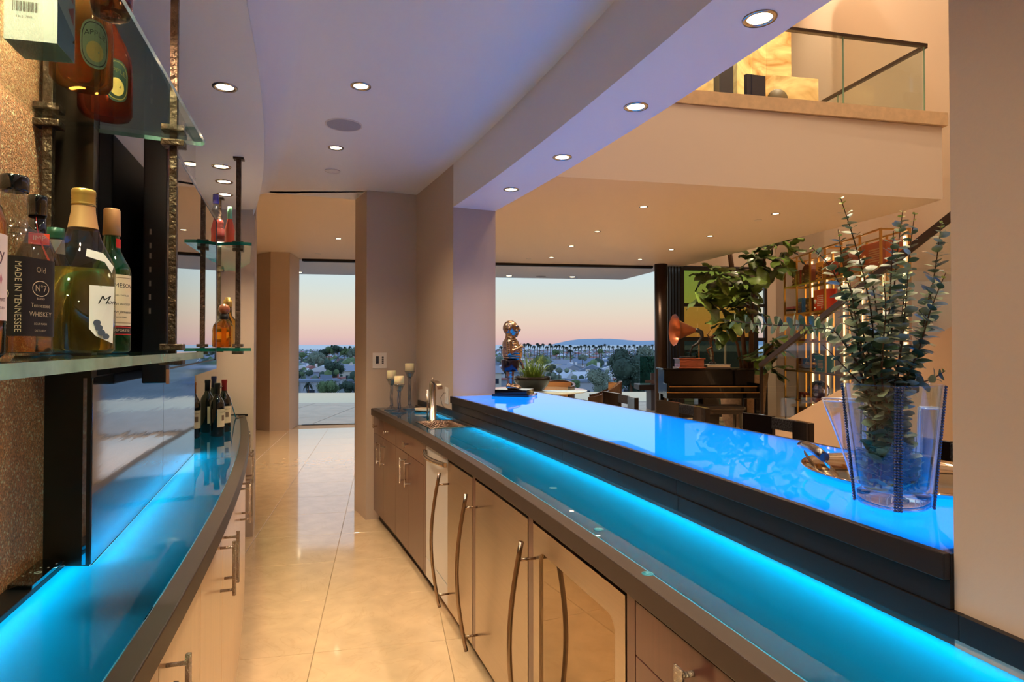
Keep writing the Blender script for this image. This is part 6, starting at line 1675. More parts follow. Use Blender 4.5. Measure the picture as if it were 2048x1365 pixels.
def shbook(label, y, lv, dz, w_, h_, col, group=None):
    x = ux(y) + 0.16; z = LV[lv] + 0.0195 + dz; mb = MB(); mb.box((x, y, z + h_ / 2), (0.24, w_, h_)); tag(mb.build('book', mat(col[0], col[1], 0.6), origin=(x, y, z)), label, 'book', group)


y_ = shy(5, 0.78)
shbook('white book at the bottom of the stack left on the second shelf', y_, 4, 0, 0.30, 0.05, ('book_white', (214, 200, 190)))
shbook('dark book in the middle of the stack left on the second shelf', y_, 4, 0.051, 0.28, 0.035, ('book_black', (60, 50, 50)))
shbook('pink book on top of the stack left on the second shelf', y_, 4, 0.087, 0.26, 0.04, ('book_pink', (214, 120, 130)))
y_ = shy(4, 0.65)
shbook('wide pale book at the bottom under the domed black gramophone toy', y_, 2, 0, 0.62, 0.03, ('book_pale', (150, 140, 136)))
shbook('wide dark book in the middle under the domed black gramophone toy', y_, 2, 0.031, 0.60, 0.03, ('book_black', (60, 50, 50)))
shbook('wide grey book on top under the domed black gramophone toy', y_, 2, 0.062, 0.56, 0.03, ('book_grey', (110, 104, 100)))
shbook('flat dark red tray on the third shelf', shy(5, 0.2), 3, 0, 0.42, 0.03, ('book_maroon', (120, 60, 56)))
shbook('flat dark red box on the fifth shelf beside the glass globe', shy(3, 0.85), 1, 0, 0.36, 0.06, ('book_maroon', (120, 60, 56)))
x = ux(shy(4, .5)) + 0.16; z = LV[2] + 0.0195 + 0.093; y_ = shy(4, 0.5)
t = thing('record_player', 'black and brass domed tabletop record player on the fourth shelf', 'record player', (x, y_, z))
mb = MB(); mb.box((x, y_ + 0.1, z + 0.06), (0.22, 0.42, 0.11)); mb.build('body', black_gloss, t, bevel=0.01)
mb = MB(); mb.lathe([(0.20, 0.0), (0.19, 0.09), (0.13, 0.17), (0.05, 0.20), (0, 0.205)], (x, y_ - 0.08, z + 0.0), 24, sx=.7); mb.build('dome', black_gloss, t)
mb = MB(); mb.lathe([(0.207, 0.0), (0.203, 0.05), (0.19, 0.055)], (x, y_ - 0.08, z - 0.0), 24, sx=.72); mb.build('brass_band', mat('amber_brass', (196, 140, 50), 0.25, metal=0.7), t)
x, y_, z = ux(shy(3, .9)) + 0.16, shy(4, 0.12), LV[1] + 0.0195
t = thing('glass_globe', 'faceted iridescent glass globe on the fifth shelf', 'globe', (x, y_, z)); mb = MB(); mb.ball((x, y_, z + 0.175), 0.165, 18); [mb.s.__setitem__(i, False) for i in range(len(mb.s))]
mb.build('globe', mat('iridescent', (130, 140, 200), 0.08, metal=0.8, noise_amt=0.7, nscale=9), t)
mb = MB(); mb.lathe([(0.07, 0), (0.07, 0.01), (0.04, 0.02), (0, 0.02)], (x, y_, z), 20); mb.build('stand', gold_metal, t)
x, y_ = ux(shy(5, .1)) + 0.16, shy(5, 0.15)
t = thing('toy_cart', 'small dark red toy cart on the fifth shelf left of the glass globe', 'toy', (x, y_, z)); mb = MB(); mb.box((x, y_, z + 0.085), (0.1, 0.24, 0.04)); mb.build('body', mat('toy_red', (120, 40, 34), 0.4), t)
for k_ in (-1, 1): mb = MB(); mb.lathe([(0, 0), (0.05, 0), (0.05, 0.012), (0, 0.012)], (x - 0.055, y_ + 0.08 * k_, z + 0.05), 16, mtx=Matrix.Rotation(PI / 2, 3, 'Y')); mb.build('wheel', mat('toy_red', (120, 40, 34)), t)
x, y_ = ux(shy(5, .1)) + 0.18, shy(5, 0.3)
t = thing('drum_stool', 'dark brown drum on the bottom shelf', 'drum', (x, y_, LV[0] + 0.0195)); mb = MB(); mb.lathe([(0.14, 0), (0.16, 0.12), (0.15, 0.30), (0, 0.30)], (x, y_, LV[0] + 0.0195), 24); mb.build('body', mat('drum_brown', (86, 60, 46), 0.4), t)

# ------------------------------------------------ STAIRCASE
stc = thing('staircase', 'staircase with a solid beige side wall, glass balustrade and dark handrail', 'staircase', (3.9, 8.5, 0))
def sxp(y): return 3.83 + 0.0953 * (9.6 - y)
def sz(y): return max(0.0, 0.425 * (9.6 - y))
yy_ = [9.6 - 0.6 * i for i in range(12)]
mb = MB()
for i in range(len(yy_) - 1):
    a, b = yy_[i], yy_[i + 1]
    v = []
    for y in (a, b):
        for dx_ in (0, 0.12):
            for z in (0, sz(y) + 0.012): v.append((sxp(y) + dx_, y, z))
    mb.add(v, [(0, 4, 5, 1), (2, 3, 7, 6), (1, 5, 7, 3), (0, 2, 6, 4)])
mb.add([(sxp(9.6), 9.6, 0), (sxp(9.6) + .12, 9.6, 0), (sxp(9.6) + .12, 9.6, 0.012), (sxp(9.6), 9.6, 0.012)], [(0, 1, 2, 3)])
mb.add([(sxp(3), 3, 0), (sxp(3) + .12, 3, 0), (sxp(3) + .12, 3, sz(3)), (sxp(3), 3, sz(3))], [(3, 2, 1, 0)])
mb.build('side_wall', mat('stair_plaster', (186, 158, 130), 0.45), stc)
for i in range(15):
    y = 9.25 - 0.42 * i; z = sz(y) - 0.09
    if z < 0.05: continue
    mb = MB(); mb.box((sxp(y) + 0.12 + 0.27, y, z / 2 + 0.0), (0.54, 0.42, z)) if False else mb.box((sxp(y) + 0.12 + 0.24, y, z - 0.04), (0.46, 0.40, 0.06)); mb.build('tread', stone_band, stc)
mb = MB(); mb.bar((sxp(9.6) + 0.06, 9.6, 0.0), (sxp(9.6) + 0.06, 9.6, 1.10), 0.045, 0.045); mb.build('newel_post', bronze_dark, stc)
mb = MB(); mb.bar((sxp(9.62) + 0.06, 9.64, 1.10), (sxp(4.2) + 0.06, 4.2, sz(4.2) + 1.10), 0.05, 0.07); mb.build('handrail', mat('bronze_rail', (66, 50, 42), 0.35, metal=0.5), stc)
for i in range(4):
    a, b = 9.5 - 1.3 * i, 9.5 - 1.3 * (i + 1) + 0.02
    mb = MB(); v = []
    for y in (a, b):
        for dx_ in (0.054, 0.066): v += [(sxp(y) + dx_, y, sz(y) + 0.012), (sxp(y) + dx_, y, sz(y) + 1.07)]
    mb.add(v, [(0, 4, 5, 1), (2, 3, 7, 6), (1, 5, 7, 3), (0, 2, 6, 4), (0, 1, 3, 2), (4, 6, 7, 5)]); mb.build('glass_panel', glass_clear, stc)

# ------------------------------------------------ UPPER FLOOR
rl = thing('balustrade', 'upper floor glass balustrade with a dark metal handrail turning a corner', 'railing', (4.45, 6.55, 3.88))
railm = mat('bronze_rail', (66, 50, 42))
cA = Vector((4.47, 6.60)); cB = Vector((0.2, 5.68)); cC = Vector((3.60, 10.4)); rz_ = 4.66
mb = MB(); mb.bar((cA.x, cA.y, rz_), (cB.x, cB.y, rz_), 0.05, 0.03); mb.build('handrail', railm, rl)
mb = MB(); mb.bar((cA.x, cA.y, rz_ - 0.004), (cC.x, cC.y, rz_ - 0.004), 0.05, 0.03); mb.build('handrail', railm, rl)
def gpanel(a, b, z0, z1): mb = MB(); mb.bar((a.x, a.y, (z0 + z1) / 2), (b.x, b.y, (z0 + z1) / 2), 0.012, z1 - z0); mb.build('glass_panel', glass_clear, rl)
gpanel(cA.lerp(cB, .012), cA.lerp(cB, 0.235), 3.882, rz_ - 0.016); gpanel(cA.lerp(cB, .24), cA.lerp(cB, 0.48), 3.882, rz_ - 0.016); gpanel(cA.lerp(cB, .485), cA.lerp(cB, 0.73), 3.882, rz_ - 0.016)
for i in range(3): gpanel(cA.lerp(cC, .012 + i * 0.32), cA.lerp(cC, 0.32 + i * 0.32), 3.882, rz_ - 0.02)
for p in (cA.lerp(cB, .2375), cA.lerp(cB, .006), cA.lerp(cC, .33)):
    mb = MB(); mb.bar((p.x, p.y, 3.88), (p.x, p.y, rz_ - 0.015), 0.012, 0.012); mb.build('clip_post', mat('glass_green_edge', (120, 150, 130), 0.2), rl)
onyx = bpy.data.materials.new('backlit_onyx'); onyx.use_nodes = True; _t = onyx.node_tree; _b = _t.nodes['Principled BSDF']
_tc = _t.nodes.new('ShaderNodeTexCoord'); _mp = _t.nodes.new('ShaderNodeMapping'); _mp.inputs['Scale'].default_value = (1, 1, 2.2); _n = _t.nodes.new('ShaderNodeTexNoise'); _n.inputs['Scale'].default_value = 1.6; _n.inputs['Detail'].default_value = 9; _n.inputs['Distortion'].default_value = 1.2
_r = _t.nodes.new('ShaderNodeValToRGB'); _r.color_ramp.elements[0].position = .3; _r.color_ramp.elements[0].color = lin((176, 122, 58)) + (1,); _r.color_ramp.elements[1].position = .66; _r.color_ramp.elements[1].color = lin((248, 214, 140)) + (1,)
_t.links.new(_tc.outputs['Object'], _mp.inputs[0]); _t.links.new(_mp.outputs[0], _n.inputs['Vector']); _t.links.new(_n.outputs[0], _r.inputs[0]); _t.links.new(_r.outputs[0], _b.inputs['Base Color']); _t.links.new(_r.outputs[0], _b.inputs['Emission Color'])
_b.inputs['Emission Strength'].default_value = 0.62; _b.inputs['Roughness'].default_value = 0.2
ob_ = thing('onyx_counter', 'low backlit amber onyx counter on the upper floor behind the glass', 'counter', (3.7, 8.2, 3.871))
mb = MB(); mb.prism([(3.38, 7.90), (4.02, 8.02), (3.90, 8.75), (3.26, 8.62)], 3.871, 4.92); mb.build('onyx_front', onyx, ob_, bevel=0.004)
mb = MB(); mb.prism([(3.38, 7.905), (3.26, 8.62), (3.0, 8.58), (3.12, 7.86)], 3.871, 4.60); mb.build('onyx_side', onyx, ob_, bevel=0.004)
ow = thing('onyx_wall', 'tall backlit amber onyx panels on the upper floor', 'wall panel', (3.6, 10.0, 3.871))
mb = MB(); mb.prism([(4.12, 9.9), (4.56, 9.98), (4.5, 10.3), (4.08, 10.25)], 3.871, 8.2); mb.build('onyx_panel', onyx, ow)
mb = MB(); mb.prism([(3.48, 9.45), (4.115, 9.9), (4.08, 10.2), (3.4, 9.8)], 3.871, 8.2); mb.build('onyx_panel', onyx, ow)
mb = MB(); mb.prism([(2.6, 9.3), (3.1, 9.4), (3.1, 9.8), (2.6, 9.7)], 3.871, 8.2); mb.build('onyx_panel', onyx, ow)
ds = thing('dark_cabinet', 'dark tall cabinet between the onyx panels upstairs', 'cabinet', (3.25, 9.3, 3.871)); mb = MB(); mb.prism([(3.12, 9.2), (3.36, 9.28), (3.32, 9.6), (3.12, 9.5)], 3.871, 8.0); mb.build('body', mat('navy_dark', (38, 38, 50), 0.4), ds)
mn = thing('monitor', 'black screen standing in front of the onyx counter upstairs', 'monitor', (3.0, 7.7, 3.871)); mb = MB(); mb.prism([(2.90, 7.55), (3.16, 7.62), (3.14, 7.66), (2.88, 7.59)], 4.2, 4.78); mb.build('screen', mat('navy_screen', (26, 30, 52), 0.2), mn)
mb = MB(); mb.box((3.02, 7.62, 4.04), (0.06, 0.06, 0.34)); mb.build('stand', black_matte, mn)
ch = thing('round_chair_back', 'round backed chair top upstairs at the onyx counter', 'chair', (3.3, 7.55, 3.871)); mb = MB(); mb.lathe([(0.0, -0.02), (0.12, -0.02), (0.13, 0), (0.12, 0.02), (0, 0.02)], (3.30, 7.6, 4.48), 24, mtx=Matrix.Rotation(PI / 2, 3, 'X')); mb.build('backrest', mat('chair_olive', (110, 92, 60), 0.5), ch)
mb = MB(); mb.box((3.30, 7.62, 4.12), (0.05, 0.05, 0.5)); mb.build('leg', black_matte, ch)

# ------------------------------------------------ TABLE, LOUNGE CHAIRS, PLANT BOWL
tbx, tby = 0.32, 9.25
tb = thing('round_table', 'round table with a thin glass top near the open wall', 'table', (tbx, tby, 0))
mb = MB(); mb.lathe([(0, 0.735), (0.80, 0.735), (0.81, 0.742), (0.80, 0.75), (0, 0.75)], (tbx, tby, 0), 56); mb.build('top', mat('table_glass', (190, 205, 200), 0.05, coat=0.8), tb)
mb = MB(); mb.lathe([(0.35, 0), (0.36, 0.03), (0.12, 0.06), (0.10, 0.65), (0.3, 0.735)], (tbx, tby, 0), 32); mb.build('pedestal', bronze_dark, tb)
lw = mat('chair_shell', (64, 42, 32), 0.3, coat=0.5, noise_amt=0.2, nscale=6, stretch=(10, 10, 1)); lc = mat('chair_cushion', (176, 132, 88), 0.7)


def lounge(label, cx_, cy_, face, hb=0.86, hf=0.70):
    t = thing('dining_armchair', label, 'chair', (cx_, cy_, 0), 'dark shell armchairs round the table'); N = 22; rows = []
    for k_, (r_, top) in enumerate(((0.30, 0), (0.315, 1), (0.275, 1), (0.255, 0))):
        row = []
        for i in range(N + 1):
            a = face + PI + (i / N - 0.5) * 2 * 2.15; hh = hf + (hb - hf) * (0.5 + 0.5 * math.cos((i / N - 0.5) * 2 * PI)) ** 1.0; z = hh if top else 0.40
            row.append((cx_ + r_ * math.cos(a), cy_ + r_ * math.sin(a), z))
        rows.append(row)
    mb = MB(); mb.grid(rows + [rows[0]], 0, False); mb.build('shell', lw, t)
    mb = MB(); mb.lathe([(0.0, 0.36), (0.25, 0.36), (0.265, 0.40), (0.25, 0.47), (0, 0.48)], (cx_, cy_, 0), 28); mb.build('seat_cushion', lc, t)
    rows = [[(cx_ + 0.252 * math.cos(a), cy_ + 0.252 * math.sin(a), z) for a in [face + PI + (i / 12 - 0.5) * 2.2 for i in range(13)]] for z in (0.47, 0.66, hb - 0.03)]
    mb = MB(); mb.grid(rows, 0, True); mb.build('back_cushion', lc, t)
    for a in (0.8, 2.4, 3.9, 5.5):
        mb = MB(); mb.lathe([(0.014, 0), (0.022, 0.40)], (cx_ + 0.22 * math.cos(a), cy_ + 0.22 * math.sin(a), 0), 8); mb.build('leg', bronze_dark, t)


lounge('dark shell armchair right of the planter bowl, its raised back catching the light', 1.30, 9.05, PI * 0.95, 0.90, 0.68)
lounge('tan cushioned armchair half hidden behind the planter bowl', 0.72, 10.05, -PI * 0.6, 0.84, 0.76)
lounge('dark armchair peeking out left of the statue base', -0.42, 9.75, -0.3, 0.86, 0.72)
pbx, pby = 0.30, 9.2
pw = thing('potted_grass', 'black bowl of wild green grass standing on the round table', 'potted plant', (pbx, pby, 0.751))
mb = MB(); mb.lathe([(0.13, 0), (0.15, 0.0), (0.23, 0.07), (0.27, 0.15), (0.285, 0.205), (0.27, 0.205), (0.25, 0.15), (0.0, 0.13)], (pbx, pby, 0.751), 36); mb.build('bowl', mat('bowl_black', (10, 9, 9), 0.25, coat=0.2), pw)
mb = MB(); random.seed(5)
for i in range(260):
    a = random.random() * 2 * PI; r0 = random.random() ** .5 * 0.17; l_ = random.uniform(0.26, 0.58); lean = random.uniform(0.1, 0.9); w_ = 0.006
    p = Vector((pbx + r0 * math.cos(a), pby + r0 * math.sin(a), 0.90)); rows = [[], []]
    d = Vector((math.cos(a + random.uniform(-.6, .6)), math.sin(a + random.uniform(-.6, .6)), 0)); s_ = Vector((-d.y, d.x, 0))
    for k_ in range(6):
        t_ = k_ / 5; q_ = p + d * (lean * l_ * t_ ** 1.5) + Vector((0, 0, l_ * (t_ - 0.75 * lean * t_ ** 2.4))); ww = w_ * (1 - t_ * 0.85)
        rows[0].append(tuple(q_ - s_ * ww)); rows[1].append(tuple(q_ + s_ * ww))
    mb.grid(rows, 0, True)
o = mb.build('grass', mat('grass_green', (112, 142, 54), 0.5, noise_amt=0.4, nscale=5), pw); o['kind'] = 'stuff'

# terrace bench with glass screen
tbn = thing('terrace_bench', 'thick stone terrace bench beside the pool with a glass screen on top', 'bench', (3.2, 13.6, 0))
mb = MB(); mb.prism([(2.76, 13.35), (4.4, 13.6), (4.4, 14.2), (2.76, 13.95)], 0.44, 0.56); mb.build('slab', dark_stone, tbn, bevel=0.01)
mb = MB(); mb.prism([(3.04, 13.45), (3.3, 13.5), (3.3, 14.0), (3.04, 13.95)], 0.0, 0.44); mb.build('support', mat('bench_grey', (80, 78, 84), 0.5), tbn)
mb = MB(); mb.prism([(2.9, 13.4), (4.3, 13.55), (4.3, 13.56), (2.9, 13.41)], 0.60, 0.66); mb.build('cushion_edge', mat('bench_rose', (120, 98, 92), 0.5), tbn)
mb = MB(); mb.prism([(2.89, 13.9), (4.3, 14.15), (4.3, 14.165), (2.89, 13.915)], 0.56, 1.17); mb.build('glass_screen', thin_glass('screen_glass', (176, 208, 196), 1.0), tbn)
mb = MB(); mb.prism([(3.10, 13.7), (3.3, 13.75), (3.3, 13.85), (3.10, 13.8)], 0.56, 0.80); mb.build('post', mat('bench_rose', (120, 98, 92)), tbn)
# ------------------------------------------------ THE TOWN, SEA AND ISLAND
def ground(y):
    if y < 100: return -9.0
    if y < 900: return -9.0 - 19.0 * ((y - 100) / 800.0) ** 0.75
    return -28.0


mb = MB(); rows = []
for y in [22, 60, 100, 150, 220, 300, 420, 560, 760, 900, 1300, 1900, 2700]:
    z = -6.0 if y < 60 else ground(y)
    rows.append([(x * (0.9 + y / 900.0), y, z) for x in range(-1600, 1601, 200)])
mb.grid(rows, 0, True)
tag(mb.build('hillside', mat('town_ground', (120, 132, 130), 0.9, noise_amt=0.3, nscale=0.02)), None, None, None, 'structure')
mb = MB(); mb.grid([[(-9000, 2650, -28.4), (9000, 2650, -28.4)], [(-60000, 52000, -28.4), (60000, 52000, -28.4)]], 0, False)
tag(mb.build('sea', mat('sea_water', (205, 222, 230), 0.35, spec=0.6)), None, None, None, 'structure')
mb = MB(); top = []; N = 60
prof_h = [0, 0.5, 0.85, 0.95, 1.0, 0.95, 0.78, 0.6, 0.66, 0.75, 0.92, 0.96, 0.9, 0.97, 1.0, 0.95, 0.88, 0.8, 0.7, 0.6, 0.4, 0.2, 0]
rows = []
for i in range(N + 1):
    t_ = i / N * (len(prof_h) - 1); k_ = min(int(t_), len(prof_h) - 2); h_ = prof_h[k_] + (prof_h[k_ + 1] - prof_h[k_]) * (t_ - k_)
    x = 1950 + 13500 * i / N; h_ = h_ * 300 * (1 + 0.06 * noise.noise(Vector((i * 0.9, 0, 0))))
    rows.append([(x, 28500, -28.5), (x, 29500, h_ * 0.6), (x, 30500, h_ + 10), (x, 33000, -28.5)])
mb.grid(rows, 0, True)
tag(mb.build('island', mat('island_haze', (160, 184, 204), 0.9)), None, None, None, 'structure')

random.seed(33)
wallm = [mat('stucco_white', (246, 247, 252), 0.8), mat('stucco_cream', (222, 214, 204), 0.8), mat('stucco_blue', (178, 194, 220), 0.8), mat('stucco_grey', (176, 182, 196), 0.8)]
roofm = [mat('roof_slate', (128, 144, 168), 0.8), mat('roof_grey', (156, 162, 178), 0.8), mat('roof_brown', (128, 106, 108), 0.8), mat('roof_tile', (176, 118, 114), 0.8), mat('roof_pale', (222, 228, 238), 0.8)]
winm = mat('house_window', (46, 56, 72), 0.2); win_lit = emis('lit_window', (255, 196, 120), 1.2)


def house_mb(w_, d_, h_, rh, kind):
    bd = MB(); bd.box((0, 0, h_ / 2 - 4), (w_, d_, h_ + 8)); rf = MB(); e = 0.6
    if kind == 'gable':
        rf.add([(-w_ / 2 - e, -d_ / 2 - e, h_), (w_ / 2 + e, -d_ / 2 - e, h_), (w_ / 2 + e, d_ / 2 + e, h_), (-w_ / 2 - e, d_ / 2 + e, h_), (-w_ / 2 - e, 0, h_ + rh), (w_ / 2 + e, 0, h_ + rh)],
               [(0, 1, 5, 4), (2, 3, 4, 5), (0, 4, 3), (1, 2, 5), (3, 2, 1, 0)])
    elif kind == 'front':
        rf.add([(-w_ / 2 - e, -d_ / 2 - e, h_), (w_ / 2 + e, -d_ / 2 - e, h_), (w_ / 2 + e, d_ / 2 + e, h_), (-w_ / 2 - e, d_ / 2 + e, h_), (0, -d_ / 2 - e, h_ + rh), (0, d_ / 2 + e, h_ + rh)],
               [(1, 2, 5, 4), (3, 0, 4, 5), (0, 1, 4), (2, 3, 5), (3, 2, 1, 0)])
    elif kind == 'hip':
        rf.add([(-w_ / 2 - e, -d_ / 2 - e, h_), (w_ / 2 + e, -d_ / 2 - e, h_), (w_ / 2 + e, d_ / 2 + e, h_), (-w_ / 2 - e, d_ / 2 + e, h_), (-w_ / 4, 0, h_ + rh), (w_ / 4, 0, h_ + rh)],
               [(0, 1, 5, 4), (2, 3, 4, 5), (0, 4, 3), (1, 2, 5), (3, 2, 1, 0)])
    else:
        rf.box((0, 0, h_ + 0.25), (w_ + 0.8, d_ + 0.8, 0.5)); rf.box((w_ * 0.2, 0, h_ + 1.0), (w_ * 0.3, d_ * 0.4, 1.4))
    return bd, rf


protos = []
for i in range(14):
    w_ = random.uniform(7, 11); d_ = random.uniform(6.5, 9); h_ = random.choice((4.5, 6.2, 6.8)); kind = ('front', 'gable', 'front', 'flat')[i % 4]; rh = random.uniform(1.6, 2.6)
    bd, rf = house_mb(w_, d_, h_, rh, kind)
    wm, rm = wallm[i % 4 if i % 3 else 0], roofm[(0, 1, 4, 0, 3, 1, 4, 0, 2, 4, 1, 3, 0, 4)[i]]
    bme = bd.mesh('walls', wm); rme = rf.mesh('roof', rm)
    wins = []
    nf = 2 if h_ > 5 else 1
    for fl_ in range(nf):
        k_n = int(w_ / 3.4)
        for k_ in range(k_n):
            x = -w_ / 2 + (k_ + 0.5) * w_ / k_n; z = 1.6 + fl_ * 2.9; m_ = MB(); m_.box((0, 0, 0), (1.3 + 0.7 * ((k_ + i) % 2), 0.16, 1.4)); wins.append((m_.mesh('window', win_lit if (i * 5 + k_ * 3 + fl_) % 17 == 0 else winm), (x, -d_ / 2 - 0.05, z)))
    cm = MB(); cm.box((0, 0, 0), (1.0, 1.0, 3.0)); protos.append((bme, rme, wins, cm.mesh('chimney', wm), (w_ * 0.25, d_ * 0.2, h_ + rh * .6)))
WED = [(-0.385, -0.235), (-0.05, 0.30)]
placed = []
def inwedge(x, y): return any(a < x / y < b for a, b in WED)


count = 0
RC = ('blue-grey', 'grey', 'pale', 'blue-grey', 'tile-red', 'grey', 'pale', 'blue-grey', 'brown', 'pale', 'grey', 'tile-red', 'blue-grey', 'pale')
ORD = ('leftmost', 'second from the left', 'third from the left', 'fourth', 'fifth', 'sixth', 'seventh', 'eighth', 'ninth') + ('further right',) * 12
for y in [170, 188, 207, 228, 250, 274, 300, 328, 358]:
    stp = 12.0
    for a, b in WED:
        x = a * y; ho = 0
        while x < b * y:
            xx = x + random.uniform(-3, 3); yy = y + random.uniform(-6, 6)
            pi_ = random.randrange(len(protos)); pr = protos[pi_]
            near_ = y < 250
            c = bpy.data.objects.new('house', None); COL.objects.link(c); c.location = (xx, yy, ground(yy) - 1.0); c.rotation_euler = (0, 0, random.uniform(-0.35, 0.35) + ROT)
            reg = 'left of the pier' if b < 0 else 'beyond the bar'
            row = {170: 'nearest', 188: 'second', 207: 'third', 228: 'fourth', 250: 'fifth', 274: 'sixth', 300: 'seventh', 328: 'eighth', 358: 'ninth'}[y]
            tag(c, '%s roofed house, %s in the %s town row %s' % (RC[pi_], ORD[ho], row, reg), 'house', 'town houses, %s row %s' % (row, reg)); ho += 1
            for nm, me in (('walls', pr[0]), ('roof', pr[1])):
                o = bpy.data.objects.new(nm, me); COL.objects.link(o); o.parent = c
            if near_:
                for me, l_ in pr[2]:
                    o = bpy.data.objects.new('window', me); COL.objects.link(o); o.parent = c; o.location = l_
            o = bpy.data.objects.new('chimney', pr[3]); COL.objects.link(o); o.parent = c; o.location = pr[4]
            placed.append((xx, yy)); count += 1; x += stp + random.uniform(-2, 5)
# the rest of the town, too far to tell the houses apart
mb = MB(); y = 382.0
while y < 2650:
    for a, b in WED:
        x = a * y
        while x < b * y:
            xx = x + random.uniform(-4, 4); yy = y + random.uniform(-8, 8); g0 = ground(yy) - 1; w_ = random.uniform(8, 14); d_ = random.uniform(8, 12); h_ = random.choice((4.5, 6.5, 7, 8.5)); rz_ = random.uniform(-.4, .4)
            wi = random.choice((0, 0, 1, 2, 3)); ri = 4 + random.choice((0, 0, 1, 1, 2, 3, 4))
            mb.box((xx, yy, g0 + h_ / 2), (w_, d_, h_), rz=rz_, m=wi)
            co, si = math.cos(rz_), math.sin(rz_); rh = random.uniform(1.5, 3.2)
            L_ = [(-w_ / 2 - .5, -d_ / 2 - .5, h_), (w_ / 2 + .5, -d_ / 2 - .5, h_), (w_ / 2 + .5, d_ / 2 + .5, h_), (-w_ / 2 - .5, d_ / 2 + .5, h_)]
            L_ += ([(-w_ / 2 - .5, 0, h_ + rh), (w_ / 2 + .5, 0, h_ + rh)] if random.random() < .6 else [(-w_ / 5, 0, h_ + rh), (w_ / 5, 0, h_ + rh)])
            mb.add([(xx + px_ * co - py_ * si, yy + px_ * si + py_ * co, g0 + pz_) for px_, py_, pz_ in L_], [(0, 1, 5, 4), (2, 3, 4, 5), (0, 4, 3), (1, 2, 5)], ri)
            x += random.uniform(13, 21)
    y += 17 + y * 0.012
tag(mb.build('distant_houses', wallm + roofm), 'dense field of small pale houses stretching to the sea', 'houses', None, 'stuff')


def foliage(R, n, leaf, m_, blobs=9, flat=0.8, seed=0, name='crown'):
    rnd = random.Random(seed); cs = [(Vector((rnd.uniform(-.55, .55) * R, rnd.uniform(-.55, .55) * R, rnd.uniform(-.35, .5) * R * flat)), rnd.uniform(.38, .6) * R) for _ in range(blobs)]
    mb = MB()
    for c, r_ in cs:
        mb.ball(tuple(c), r_ * 0.8, 8)
    for i in range(n):
        c, r_ = rnd.choice(cs); v = Vector((rnd.gauss(0, 1), rnd.gauss(0, 1), rnd.gauss(0, 1))).normalized(); p = c + v * r_ * rnd.uniform(.8, 1.08)
        u = v.cross(Vector((rnd.gauss(0, 1), rnd.gauss(0, 1), rnd.gauss(0, 1)))).normalized(); w_ = (v.cross(u) + v * rnd.uniform(-.6, .6)).normalized(); s = leaf * rnd.uniform(.6, 1.3)
        mb.add([p - u * s, p + w_ * s * .6, p + u * s, p - w_ * s * .6], [(0, 1, 2, 3)])
    return mb.mesh(name, m_)


grn = [mat('tree_green', (104, 128, 88), 0.8, noise_amt=0.4, nscale=0.5), mat('tree_deep', (66, 88, 76), 0.8, noise_amt=0.4, nscale=0.5), mat('tree_grey_green', (128, 144, 128), 0.8, noise_amt=0.3, nscale=0.5)]
crowns = [foliage(5.5, 1700, 0.42, grn[k_ % 3], seed=k_) for k_ in range(4)] + [foliage(5.0, 2600, 0.30, grn[(k_ + 1) % 3], seed=20 + k_, flat=1.0) for k_ in range(2)]
tk = MB(); tk.lathe([(0.45, -9), (0.35, -2), (0.2, 1.0)], (0, 0, 0), 8); tkm = tk.mesh('trunk', bark)


def tree(label, x, y, zt, R, k_, group=None):
    t = bpy.data.objects.new('tree', None); COL.objects.link(t); t.location = (x, y, zt); tag(t, label, 'tree', group); s = R / 5.5; t.scale = (s, s, s); t.rotation_euler = (0, 0, x)
    for nm, me in (('crown', crowns[k_]), ('trunk', tkm)):
        o = bpy.data.objects.new(nm, me); COL.objects.link(o); o.parent = t


def tpx(label, x, y, Z, Rpx, k_, group=None):
    p = pxp(x, y, Z); tree(label, p.x, Z, p.z, Rpx * Z / F, k_, group)


tpx('large dense green tree filling the view left of the round column', 1262, 752, 82, 52, 4); tpx('big bushy tree just right of the tall tree, behind the column', 1300, 735, 90, 40, 5)
tpx('broad leafy tree lowest in the view, beside the far armchair', 1205, 768, 78, 34, 5); tpx('rounded tree top standing above the big tree mass', 1240, 722, 95, 30, 4)
tpx('thin topped tree behind the column at roof height', 1290, 705, 100, 18, 2)
tpx('dark round tree seen in the left view between grey roofs', 668, 739, 190, 20, 1); tpx('light green bush at the lower left view beside the pool edge', 662, 778, 140, 22, 0); tpx('green hedge tree at the lower right of the left view', 700, 776, 140, 18, 1)
tpx('grey-green tree in the left view above the red roofs', 632, 718, 300, 20, 2); tpx('small tree at the upper left of the left view', 603, 712, 330, 8, 0)
for i, (x, y) in enumerate(((690, 706), (676, 700), (704, 708), (660, 703), (648, 706), (712, 702))): tpx('tree of the tall loose row near the sea in the left view', x, y, 420, 12, i % 3, 'tree row near the sea, left view')
for i, (x, y, z, r_) in enumerate(((1085, 722, 180, 14), (1102, 738, 170, 12), (1118, 742, 170, 9), (1150, 768, 130, 11), (1040, 730, 220, 13), (1012, 742, 190, 12), (1165, 716, 260, 10), (1112, 706, 420, 8), (1200, 704, 420, 8), (1240, 706, 420, 8), (1000, 720, 300, 12))):
    tpx('green tree among pale roofs, %s, over the bar' % ('behind the grass bowl', 'right of the grass bowl', 'small and round', 'low beside the armchair', 'left of the bowl', 'beside the statue', 'mid distance', 'far', 'far right', 'farthest right', 'behind the statue legs')[i], x, y, z, r_, i % 4)
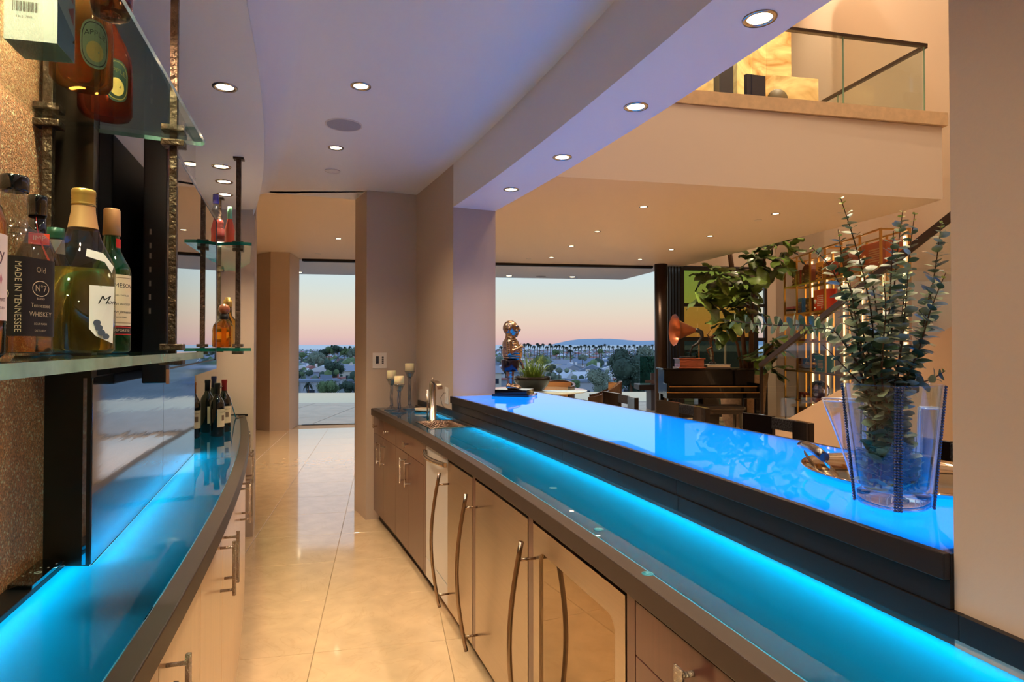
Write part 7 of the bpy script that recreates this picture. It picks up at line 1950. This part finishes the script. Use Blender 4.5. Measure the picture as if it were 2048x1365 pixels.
# distant tree canopy as one thing nobody could count
mb = MB()
for i in range(1500):
    a, b = random.choice(WED); y = random.uniform(330, 2600); x = random.uniform(a, b) * y; r_ = random.uniform(2.5, 5.5); mb.ball((x, y, ground(y) + r_ * 0.9 + 1), (r_, r_, r_ * 1.1), 6, m=random.randrange(3))
for i in range(130):
    a, b = random.choice(WED); y = random.uniform(166, 340); x = random.uniform(a, b) * y
    for k_ in range(4):
        r_ = random.uniform(0.6, 1.3); mb.ball((x + random.uniform(-1.6, 1.6), y + random.uniform(-1.5, 1.5), ground(y) + 1.5 + random.uniform(0, 4.5)), (r_, r_, r_), 6, m=random.randrange(3))
tag(mb.build('distant_trees', grn), 'scattered dark trees between the far houses', 'trees', None, 'stuff')
# palms
def palm_meshes(s_):
    m_ = MB(); m_.tube([(0, 0, -14), (0.3, 0, -7), (0, 0, 0)], [0.32, 0.25, 0.22], 5); c_ = MB()
    for k_ in range(16):
        a = 2 * PI * k_ / 16 + 0.2 * (k_ % 3); e = 0.7 - 0.5 * (k_ % 4); d = Vector((math.cos(a), math.sin(a), 0)); s = Vector((-d.y, d.x, 0)); rows = [[], []]
        for j in range(4):
            t_ = j / 3; q_ = d * (2.6 * t_) + Vector((0, 0, e * 2.2 * t_ - 2.0 * t_ * t_)); w_ = 0.5 * math.sin(PI * (0.15 + 0.8 * t_)); rows[0].append(tuple(q_ - s * w_)); rows[1].append(tuple(q_ + s * w_))
        c_.grid(rows, 0, True)
    return m_.mesh('trunk', bark), c_.mesh('fronds', mat('palm_green', (50, 62, 54), 0.8))


pmesh = palm_meshes(1)
palm_px = [(1037, 690), (1049, 688), (1056, 687), (1060, 689), (1075, 687), (1079, 690), (1086, 688), (1100, 688), (1104, 692), (1112, 691), (1118, 690), (1126, 692), (1141, 691), (1150, 694), (1162, 692), (1170, 690), (1178, 692), (1187, 691), (1198, 692), (1203, 691), (1210, 689),
           (1218, 692), (1226, 693), (1236, 692), (1250, 691), (1259, 692), (1268, 690), (1281, 692), (1290, 691), (1298, 692), (1305, 690), (1016, 692), (1008, 690), (1002, 693), (668, 693), (664, 691), (657, 698), (690, 694), (652, 699), (700, 693), (640, 701), (1068, 692), (1094, 693), (1133, 694), (1156, 693), (1192, 694), (1243, 694), (1275, 694)]
for i, (x, y) in enumerate(palm_px):
    Z = random.uniform(520, 900); p = pxp(x, y, Z); t = bpy.data.objects.new('palm_tree', None); COL.objects.link(t); s = Z / 520 * 0.85; t.location = p; t.scale = (s, s, s * 1.1)
    tag(t, 'slim palm tree on the skyline in the %s view' % ('left' if x < 800 else 'bar'), 'palm tree', 'skyline palms, ' + ('left view' if x < 800 else 'view over the bar'))
    for nm, me in zip(('trunk', 'fronds'), pmesh): o = bpy.data.objects.new(nm, me); COL.objects.link(o); o.parent = t
for x, y, Z, s, lab in ((617, 766, 150, 0.55, 'near palm tree in front of the left view houses'), (1140, 700, 330, 0.8, 'tall conifer-like palm standing above the far roofs')):
    p = pxp(x, y, Z); t = bpy.data.objects.new('palm_tree', None); COL.objects.link(t); t.location = p; t.scale = (s, s, s); tag(t, lab, 'palm tree')
    for nm, me in zip(('trunk', 'fronds'), pmesh): o = bpy.data.objects.new(nm, me); COL.objects.link(o); o.parent = t
